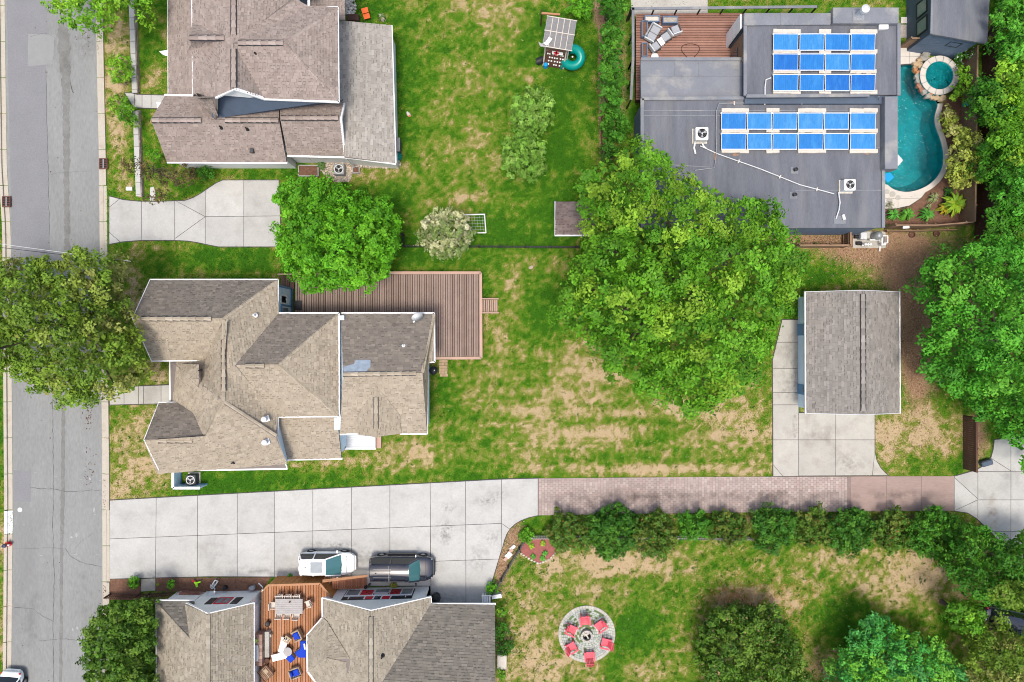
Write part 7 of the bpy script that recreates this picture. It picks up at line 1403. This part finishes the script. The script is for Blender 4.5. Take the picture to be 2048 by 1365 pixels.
for i in range(3): a = i*2.1; m = MB(); m.tube([W(869, 741, .6), W(869, 741)+Vector((math.cos(a)*.3, math.sin(a)*.3, 0))], .02, 5); m.build('leg', M['mgrey'], kg)
bpth = thing('brick_path', 'short path of tan bricks below the mauve deck corner', 'path', W(887, 737)); hard([(878, 720), (896, 720), (898, 757), (878, 757)])
for i in range(6):
    for j in range(3): k = rg.uniform(.85, 1.15); mb = MB(); q = W(881+j*5.6+rg.uniform(-.4, .4)+(i > 4)*1.5, 723+i*5.6, .03); mb.box(q, (.21, .2, .06), rg.uniform(-.08, .08), tuple(v*k for v in (.38, .27, .17))); mb.build('brick', M['brick'], bpth)
scr = thing('utility_screen', 'L shaped pale blue screen wall below the beige house eave', 'screen', W(388, 958))
for a, b, mt in (((361, 938, 0), (361, 970, 0), 'lightblue'), ((361, 970, 0), (414, 970, 0), 'lightblue')):
    A, B = W(*a), W(*b); d = (B-A).normalized()
    for i in range(5): m = MB(); m.bar(A+Vector((0, 0, .12+i*.24)), B+Vector((0, 0, .12+i*.24)), .08, .22); m.build('screen_board', M['lightblue'], scr)
    m = MB(); m.bar(A+Vector((0, 0, 1.23)), B+Vector((0, 0, 1.23)), .2, .05); m.build('cap_rail', M['white'], scr); m = MB(); m.bar(A+Vector((0, 0, .06))+Vector((.08, .08, 0)), B+Vector((0, 0, .06))+Vector((.08, .08, 0)), .06, .1); m.build('base_rail', M['blue'], scr)
pch = thing('side_porch', 'small grey boarded porch with white trim below the beige house', 'porch', W(720, 885)); hard([(680, 865), (766, 865), (766, 902), (680, 902)])
for i in range(7): y0 = 868+i*4.2; MB().prism([W(x, y, .7)[:2] for x, y in ((692, y0), (751, y0), (751, y0+3.9), (692, y0+3.9))], .62, .7).build('porch_board', M['lgrey'], pch)
m = MB(); m.bar(W(690, 898, .66), W(752, 898, .66), .1, .14); m.build('rim_board', M['white'], pch); MB().prism([W(x, y, .35)[:2] for x, y in ((752, 869), (762, 869), (762, 897), (752, 897))], 0, .35).build('step', M['fascia'], pch)
A, B = W(687, 868, 3.4), W(688, 902, 0); MB().add([W(679, 869, 3.2), W(692, 868, .7), W(692, 892, .7), W(682, 904, 3.0)], [(0, 1, 2, 3)]).build('side_wall', M['lightblue'], pch)
for px, py, lab in ((207, 328, 'rusty slotted drain grate in the right kerb below the brown roofed house'), (13, 404, 'rusty slotted drain grate in the left kerb')):
    t = thing('drain_grate', lab, 'drain grate', W(px, py, .135)); MB().box((0, 0, 0), (.6, .8, .02)).build('pit', M['shadowed'], t, local=True)
    for c, d in (((0, .4, .02), (.66, .08, .05)), ((0, -.4, .02), (.66, .08, .05)), ((-.31, 0, .02), (.06, .72, .05)), ((.31, 0, .02), (.06, .72, .05)), ((0, 0, .022), (.08, .72, .05))): MB().box(c, d).build('frame_bar', M['mgrey'] if c[0] == 0 and c[1] == 0 else M['rust'], t, local=True)
    for i in range(5): MB().box((0, -.28+i*.14, .016), (.56, .05, .04)).build('slot_bar', M['rust'], t, local=True)
hy = thing('fire_hydrant', 'small orange red fire hydrant with dark cap beside the white painted kerb', 'fire hydrant', W(19, 1088, .1)); MB().lathe((0, 0, 0), [(.2, 0), (.2, .05), (.13, .06), (.13, .5), (.17, .52), (.17, .56)], 14).build('barrel', M['red'], hy, local=True); MB().lathe((0, 0, .56), [(.16, 0), (.14, .12), (.05, .18), (.05, .26), (.001, .26)], 14).build('bonnet', M['navy'], hy, local=True)
for a in (0, 1.57, 3.14): mb = MB(); mb.tube([(math.cos(a)*.1, math.sin(a)*.1, .38), (math.cos(a)*.26, math.sin(a)*.26, .38)], .075, 10); mb.build('outlet_cap', M['orange'] if a else M['pvc'], hy, local=True)
for i, (pa, pb, lab) in enumerate((((-60, 480, 7.6), (262, 523, 6.2), 'upper thin black cable crossing the street at the top of the olive tree'), ((-60, 488, 7.4), (262, 525, 6.2), 'lower thin black cable crossing the street at the top of the olive tree'))):
    A, B = W(*pa), W(*pb); m = MB(); m.tube([A.lerp(B, t/10)-Vector((0, 0, .35*4*(t/10)*(1-t/10))) for t in range(11)], .018, 5); tag(m.build('utility_cable', M['black'] if i else M['lgrey']), lab, 'cable')
ch = thing('orange_chair', 'bright orange folding chair behind the light brown lean-to roof', 'chair', W(735, 36), None, R(15)); b = lt(ch)
for i in range(2): b('seat_panel', (0, -.06, .4), (.5, .42, .05), 'orange') if i == 0 else b('back_panel', (0, .3, .62), (.52, .4, .05), 'orange')
for sx in (-1, 1):
    for sy in (-1, 1): b('leg', (sx*.22, sy*.2, .19), (.04, .04, .38), 'rust')
tag(MB().box(W(707, 38, .3), (.9, .5, .6)).build('wood_bench', M['wood_dark'], bevel=.03), 'dark wooden bench between pale stones and orange chair', 'bench')
bn = thing('wheelie_bin', 'mauve lidded bin at the right corner of the light brown lean-to', 'bin', W(797, 296)); b = lt(bn); b('bin_body', (0, 0, .45), (.5, 1.05, .9), 'dgrey', 0, .05); b('lid', (0, 0, .93), (.54, 1.1, .08), 'greyslat', 0, .04)
m = MB(); m.lathe(W(798, 316), [(.25, 0), (.29, .45), (.31, .46), (.27, .44), (.24, .2), (.001, .2)], 18); tag(m.build('water_butt', M['teal']), 'round teal tub below the mauve lidded bin', 'tub')
t = thing('orange_netting', 'tangle of orange netting on the pale stones by the lean-to wall', 'netting', W(763, 325))
for i in range(9): a = rg.uniform(.6, 2.4); q = W(763+rg.uniform(-4, 5), 328, .05); m = MB(); m.tube([q, q+Vector((math.cos(a)*.3, math.sin(a)*.3, .15)), q+Vector((math.cos(a)*.55+.05, math.sin(a)*.6, .05))], [.03, .025, .01], 5); m.build('strand', M['orange'], t)
t = thing('garden_toy', 'pale orange cone shaped toy lying on the bright grass', 'toy', W(817, 229)); m = MB(); m.tube([W(814, 224, .1), W(817, 229, .12), W(820, 233, .08)], [.06, .16, .1], 8); m.build('cone', M['block'], t, True); m = MB(); m.tube([W(818, 231, .16), W(821, 234, .14)], [.08, .05], 7); m.build('tip', M['orange'], t)
tag(MB().box(W(259, 378, .1), (.5, .3, .2)).build('utility_box', M['pvc'], bevel=.03), 'white utility box in the lawn left of the garden wall end', 'utility box'); tag(MB().prism([W(x, y)[:2] for x, y in ((301, 376), (308, 374), (312, 388), (310, 402), (300, 402))], 0, .05).build('slab_path', M['concrete']), 'pale slab beneath the purple tree above the driveway', 'slab')
t = thing('toy_horse', 'lime green plastic rocking toy in the mulch strip', 'toy', W(393, 1168, .03)); m = MB(); m.tube([W(389, 1165, .3), W(393, 1167, .35), W(394, 1174, .3)], [.07, .12, .09], 8); m.build('body', M['lime'], t, True); m = MB(); m.tube([W(394, 1166, .35), W(401, 1164, .45)], .06, 7); m.build('neck', M['lime'], t); m = MB(); m.tube([W(386, 1162, .3), W(389, 1164, .35)], .08, 7); m.build('handle', M['red'], t)
t = thing('hose_reel', 'grey metal frame reel in the mulch strip above the left gable', 'reel', W(427, 1166))
for a, b_ in (((421, 1175), (430, 1161)), ((425, 1178), (436, 1163)), ((430, 1161), (436, 1163)), ((421, 1175), (425, 1178))): m = MB(); m.bar(W(*a, .5), W(*b_, .5), .07, .07); m.build('frame_bar', M['lgrey'], t)
for a in ((421, 1175), (425, 1178), (430, 1161), (436, 1163)): m = MB(); m.bar(W(*a, 0), W(*a, .5), .05, .05); m.build('leg', M['lgrey'], t)
MB().tube([W(426, 1170, .35), W(431, 1168, .35)], .16, 10).build('drum', M['mgrey'], t)
m = MB(); m.lathe(W(873, 1192, ZD), [(.3, 0), (.4, .5), (.36, .85), (.12, 1.05), (.001, 1.06)], 9); tag(m.build('covered_grill', M['black'], smooth=False), 'black covered grill at the right end of the red paned gable', 'grill')
for x, y, w_, d_, mt, lab in ((450, 1176, .3, .3, 'black', 'small black box against the left white gable'), (505, 1176, .5, .35, 'mgrey', 'grey box at the right foot of the left white gable'), (1972, 926, .9, .45, 'navy', 'dark rounded bin by the brown fence at the concrete court')): tag(MB().box(W(x, y, .25), (w_, d_, .5), .3).build('storage_box', M[mt], bevel=.08), lab, 'box')
t = thing('yard_art', 'pink and green painted panel leaning beside the curved driveway edge', 'panel', W(1020, 1106))
for i, (x, y, mt) in enumerate(((1025, 1096, 'pvc'), (1021, 1103, 'fascia'), (1016, 1110, 'glassgrey'), (1013, 1117, 'fascia'), (1019, 1112, 'mgrey'))): MB().box(W(x, y, .12+i*.02), (.5, .24, .06), .75).build('painted_board', M[mt], t)
for i in range(5):
    x, y = 1003-i*1.5, 1165-i*3; 
t = thing('litter_stick', 'bleached branch lying beside the wire fence', 'branch', W(1006, 1150)); m = MB(); m.tube([W(1000, 1162, .05), W(1008, 1148, .08), W(1016, 1138, .05)], [.03, .05, .02], 6); m.build('stick', M['bark'], t)
# pool equipment
pe = thing('pool_equipment', 'pool pumps, filter tank and white valves on the bare soil below the pool fence', 'pool equipment', W(1738, 480)); MB().box(W(1738, 480, .04), (2.6, 1.3, .08)).build('pad', M['concrete_old'], pe)
MB().lathe(W(1748, 474, .08), [(.3, 0), (.34, .2), (.34, .7), (.2, .9), (.1, .95), (.001, .95)], 18).build('filter_tank', M['mgrey'], pe, True); MB().box(W(1724, 473, .4), (.5, .55, .65)).build('heater', M['lgrey'], pe, bevel=.04)
for x, y in ((1714, 474), (1718, 487)): m = MB(); m.tube([W(x-5, y, .3), W(x+5, y, .3)], .15, 10); m.build('pump', M['black'], pe)
for i, (x, y) in enumerate(((1725, 491), (1730, 491), (1735, 491), (1758, 491), (1763, 491))): MB().lathe(W(x, y, .1), [(.11, 0), (.11, .5), (.08, .55), (.001, .55)], 10).build('valve', M['pvc'], pe)
for pts in (((1724, 491, .4), (1741, 491, .4)), ((1765, 472, .6), (1775, 472, .6), (1775, 486, .6), (1768, 487, .6)), ((1764, 474, .7), (1764, 490, .7)), ((1739, 480, .5), (1764, 480, .5)), ((1760, 492, .15), (1759, 503, .06))): m = MB(); m.tube([W(*p) for p in pts], .07, 8); m.build('pipe', M['pvc'], pe)
tag(MB().box(W(1812, 455, 1.75), (.5, .2, .14), .05).build('fence_box', M['pvc'], bevel=.03), 'small white box fixed on top of the palm fence', 'box')
for x, y in ((1823, 470), (1872, 468)):
    m = MB(); m.lathe(W(x, y, .0), [(.25, .0), (.26, .12), (.22, .12), (.2, .02), (.001, .02)], 12); tag(m.build('soil_pot', M['rust']), '%s dark ring of a sunken pot in the bare soil below the plank fence' % ('left' if x < 1850 else 'right'), 'pot')
tag(MB().box(W(1934, 207, 1.2), (.5, .4, .5), .6).build('wall_speaker', M['teal'], bevel=.05), 'teal box hung on the pool garden fence below the spa', 'box')
t = thing('stone_slab', 'pale broken slab on the lawn right of the black fence end', 'stone', W(1062, 535)); rock('rock', 1062, 535, 6, 4, (.5, .4, .33), t, 0, .08, 3)
# ---------------------------------------------------------------- grass tufts and fallen leaves (numpy, one object each)
mask = np.zeros((700, 1060), bool); MYY, MXX = np.mgrid[0:700, 0:1060]; MX, MY = MXX*2.-40+1, MYY*2.-20+1
for p in HARD:
    xs = [q[0] for q in p]; ys = [q[1] for q in p]; a0, a1 = max(0, int((min(xs)+38)/2)), min(1060, int((max(xs)+42)/2)+1); b0, b1 = max(0, int((min(ys)+18)/2)), min(700, int((max(ys)+22)/2)+1)
    if a1 > a0 and b1 > b0: mask[b0:b1, a0:a1] |= inpoly(MX[b0:b1, a0:a1], MY[b0:b1, a0:a1], p)
rng = np.random.default_rng(11)
def scatter(n):
    px, py = rng.uniform(-36, 2074, n), rng.uniform(-18, 1376, n); i, j = np.clip(((py+20)/2).astype(int), 0, 699), np.clip(((px+40)/2).astype(int), 0, 1059); ok = ~mask[i, j]; return px[ok], py[ok]
RAMP = np.array([(.035, .12, .006), (.06, .165, .008), (.11, .185, .014), (.17, .20, .03), (.25, .225, .065), (.33, .27, .12), (.43, .325, .19)]); RP = np.array([0, .22, .42, .60, .78, .9, 1.0])
px, py = scatter(420000); x, y = (px-CX)/S, (CY-py)/S
d = turf(px, py)+rng.normal(0, .12, len(px)); so = gfield(px, py, SOIL)
keep = (rng.random(len(px)) < 1-np.clip(so*1.1, 0, .93)) & (rng.random(len(px)) < np.clip(1.25-d*.6, .35, 1)); px, py, x, y, d = px[keep], py[keep], x[keep], y[keep], d[keep]; n = len(px)
col = np.stack([np.interp(d, RP, RAMP[:, k]) for k in range(3)], -1)*rng.uniform(.6, 1.3, (n, 1))
a = rng.uniform(0, 6.2832, n); ln = rng.uniform(.07, .17, n); wd = rng.uniform(.02, .045, n); h = rng.uniform(.03, .09, n)
dx, dy = np.cos(a), np.sin(a); z0 = np.full(n, .004)
V_ = np.stack([np.stack([x-dy*wd, y+dx*wd, z0], -1), np.stack([x+dy*wd, y-dx*wd, z0], -1), np.stack([x+dx*ln, y+dy*ln, h], -1)], 1).reshape(-1, 3)
tag(np_obj('grass', V_, np.arange(3*n).reshape(n, 3), M['grassblade'], None, col, o=Vector((0, 0, 0))), 'short uneven lawn grass, green and straw coloured', 'grass', kind='stuff')
def litter(name, label, spots, cols, size=(.05, .13)):
    P, Cc = [], []
    for (cx, cy, rx, ry, n) in spots: P.append(np.stack([rng.normal(cx, rx, n), rng.normal(cy, ry, n)], -1))
    P = np.concatenate(P); i, j = np.clip(((P[:, 1]+20)/2).astype(int), 0, 699), np.clip(((P[:, 0]+40)/2).astype(int), 0, 1059); P = P[~mask[i, j]]; n = len(P); c = wpts(P[:, 0], P[:, 1], np.full(n, .03)+rng.uniform(0, .04, n)); nn = np.array([0, 0, 1.])+rng.normal(0, .35, (n, 3))
    v, f, cc = leaves(c, nn, 1.0, np.array(cols)[rng.integers(0, len(cols), n)]*rng.uniform(.7, 1.25, (n, 1)), rng, .6); s = rng.uniform(*size, n).repeat(4)[:, None]; ctr = c.repeat(4, 0); v = ctr+(v-ctr)*s
    tag(np_obj(name, v, f, M['grassblade'], None, cc, o=Vector((0, 0, 0))), label, 'leaf litter', kind='stuff')
litter('fallen_leaves', 'orange brown fallen leaves scattered above the dark glossy tree', [(1468, 1196, 26, 9, 900), (1520, 1190, 60, 20, 500), (1590, 1190, 60, 40, 500)], [(.42, .17, .05), (.5, .26, .1), (.36, .2, .08), (.5, .38, .2)])
litter('brown_litter', 'brown leaf litter over the bare soil around the garage and pool fence', [(1780, 520, 70, 36, 2600), (1832, 640, 18, 90, 2200), (1850, 740, 24, 60, 900), (1204, 160, 4, 90, 1100), (1850, 870, 50, 50, 500), (1660, 478, 40, 10, 500), (1700, 1034, 180, 6, 500), (1005, 1140, 10, 40, 300), (1030, 1075, 12, 20, 300)], [(.28, .16, .09), (.38, .24, .14), (.2, .11, .07), (.46, .33, .21)])
litter('pale_litter', 'tiny pale specks of dry thatch over the lawns', [(1250, 1160, 240, 90, 900), (1200, 830, 180, 60, 700), (1000, 120, 120, 90, 200), (270, 900, 30, 60, 200)], [(.4, .32, .18), (.44, .36, .22)], (.05, .11))

rr = random.Random(5); sp = [(rr.uniform(215, 1540), rr.uniform(0, 1365), rr.uniform(1, 3), rr.uniform(1, 3), rr.randint(5, 13)) for _ in range(1300)]+[(rr.uniform(1000, 1900), rr.uniform(1080, 1365), rr.uniform(1, 3), rr.uniform(1, 3), rr.randint(5, 13)) for _ in range(700)]
litter('lawn_weeds', 'small dark green weeds and clover tufts dotted through the lawns', sp, [(.03, .10, .008), (.045, .13, .01), (.02, .075, .008), (.07, .16, .015)], (.05, .13))

# stains soaked into the paving: thin sheets that fade out at a ragged edge
def stain_mat(name, colr, amt, sc):
    m = bpy.data.materials.new(name); m.use_nodes = True; N, L = m.node_tree.nodes, m.node_tree.links; b = N['Principled BSDF']; b.inputs['Base Color'].default_value = (*colr, 1); b.inputs['Roughness'].default_value = .95; b.inputs['Specular IOR Level'].default_value = .1
    tc = N.new('ShaderNodeTexCoord'); sb = N.new('ShaderNodeVectorMath'); sb.operation = 'SUBTRACT'; sb.inputs[1].default_value = (.5, .5, .0); L.new(tc.outputs['Generated'], sb.inputs[0]); sz = N.new('ShaderNodeVectorMath'); sz.operation = 'MULTIPLY'; sz.inputs[1].default_value = (2, 2, 0); L.new(sb.outputs[0], sz.inputs[0]); ln = N.new('ShaderNodeVectorMath'); ln.operation = 'LENGTH'; L.new(sz.outputs[0], ln.inputs[0])
    f = N.new('ShaderNodeMapRange'); f.inputs[1].default_value = 1; f.inputs[2].default_value = .1; L.new(ln.outputs['Value'], f.inputs[0])
    geo = N.new('ShaderNodeNewGeometry'); n = N.new('ShaderNodeTexNoise'); n.inputs['Scale'].default_value = sc; n.inputs['Detail'].default_value = 5; n.inputs['Roughness'].default_value = .65; L.new(geo.outputs['Position'], n.inputs['Vector']); r = N.new('ShaderNodeMapRange'); r.inputs[1].default_value = .42; r.inputs[2].default_value = .7; L.new(n.outputs['Fac'], r.inputs[0])
    mu = N.new('ShaderNodeMath'); mu.operation = 'MULTIPLY'; L.new(f.outputs[0], mu.inputs[0]); L.new(r.outputs[0], mu.inputs[1]); m2 = N.new('ShaderNodeMath'); m2.operation = 'MULTIPLY'; m2.inputs[1].default_value = amt; L.new(mu.outputs[0], m2.inputs[0]); L.new(m2.outputs[0], b.inputs['Alpha']); return m
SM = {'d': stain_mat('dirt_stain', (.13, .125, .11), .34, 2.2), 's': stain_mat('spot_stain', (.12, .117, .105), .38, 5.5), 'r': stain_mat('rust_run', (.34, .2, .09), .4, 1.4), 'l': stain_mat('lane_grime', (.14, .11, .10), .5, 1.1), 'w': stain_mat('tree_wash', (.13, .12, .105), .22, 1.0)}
drG = next(o for o in bpy.data.objects if o.get('label', '').startswith('narrow stained')); drG2 = next(o for o in bpy.data.objects if o.get('label', '').startswith('stained concrete apron')); drC = next(o for o in bpy.data.objects if 'court' in o.get('label', '') and o.get('kind') == 'structure')
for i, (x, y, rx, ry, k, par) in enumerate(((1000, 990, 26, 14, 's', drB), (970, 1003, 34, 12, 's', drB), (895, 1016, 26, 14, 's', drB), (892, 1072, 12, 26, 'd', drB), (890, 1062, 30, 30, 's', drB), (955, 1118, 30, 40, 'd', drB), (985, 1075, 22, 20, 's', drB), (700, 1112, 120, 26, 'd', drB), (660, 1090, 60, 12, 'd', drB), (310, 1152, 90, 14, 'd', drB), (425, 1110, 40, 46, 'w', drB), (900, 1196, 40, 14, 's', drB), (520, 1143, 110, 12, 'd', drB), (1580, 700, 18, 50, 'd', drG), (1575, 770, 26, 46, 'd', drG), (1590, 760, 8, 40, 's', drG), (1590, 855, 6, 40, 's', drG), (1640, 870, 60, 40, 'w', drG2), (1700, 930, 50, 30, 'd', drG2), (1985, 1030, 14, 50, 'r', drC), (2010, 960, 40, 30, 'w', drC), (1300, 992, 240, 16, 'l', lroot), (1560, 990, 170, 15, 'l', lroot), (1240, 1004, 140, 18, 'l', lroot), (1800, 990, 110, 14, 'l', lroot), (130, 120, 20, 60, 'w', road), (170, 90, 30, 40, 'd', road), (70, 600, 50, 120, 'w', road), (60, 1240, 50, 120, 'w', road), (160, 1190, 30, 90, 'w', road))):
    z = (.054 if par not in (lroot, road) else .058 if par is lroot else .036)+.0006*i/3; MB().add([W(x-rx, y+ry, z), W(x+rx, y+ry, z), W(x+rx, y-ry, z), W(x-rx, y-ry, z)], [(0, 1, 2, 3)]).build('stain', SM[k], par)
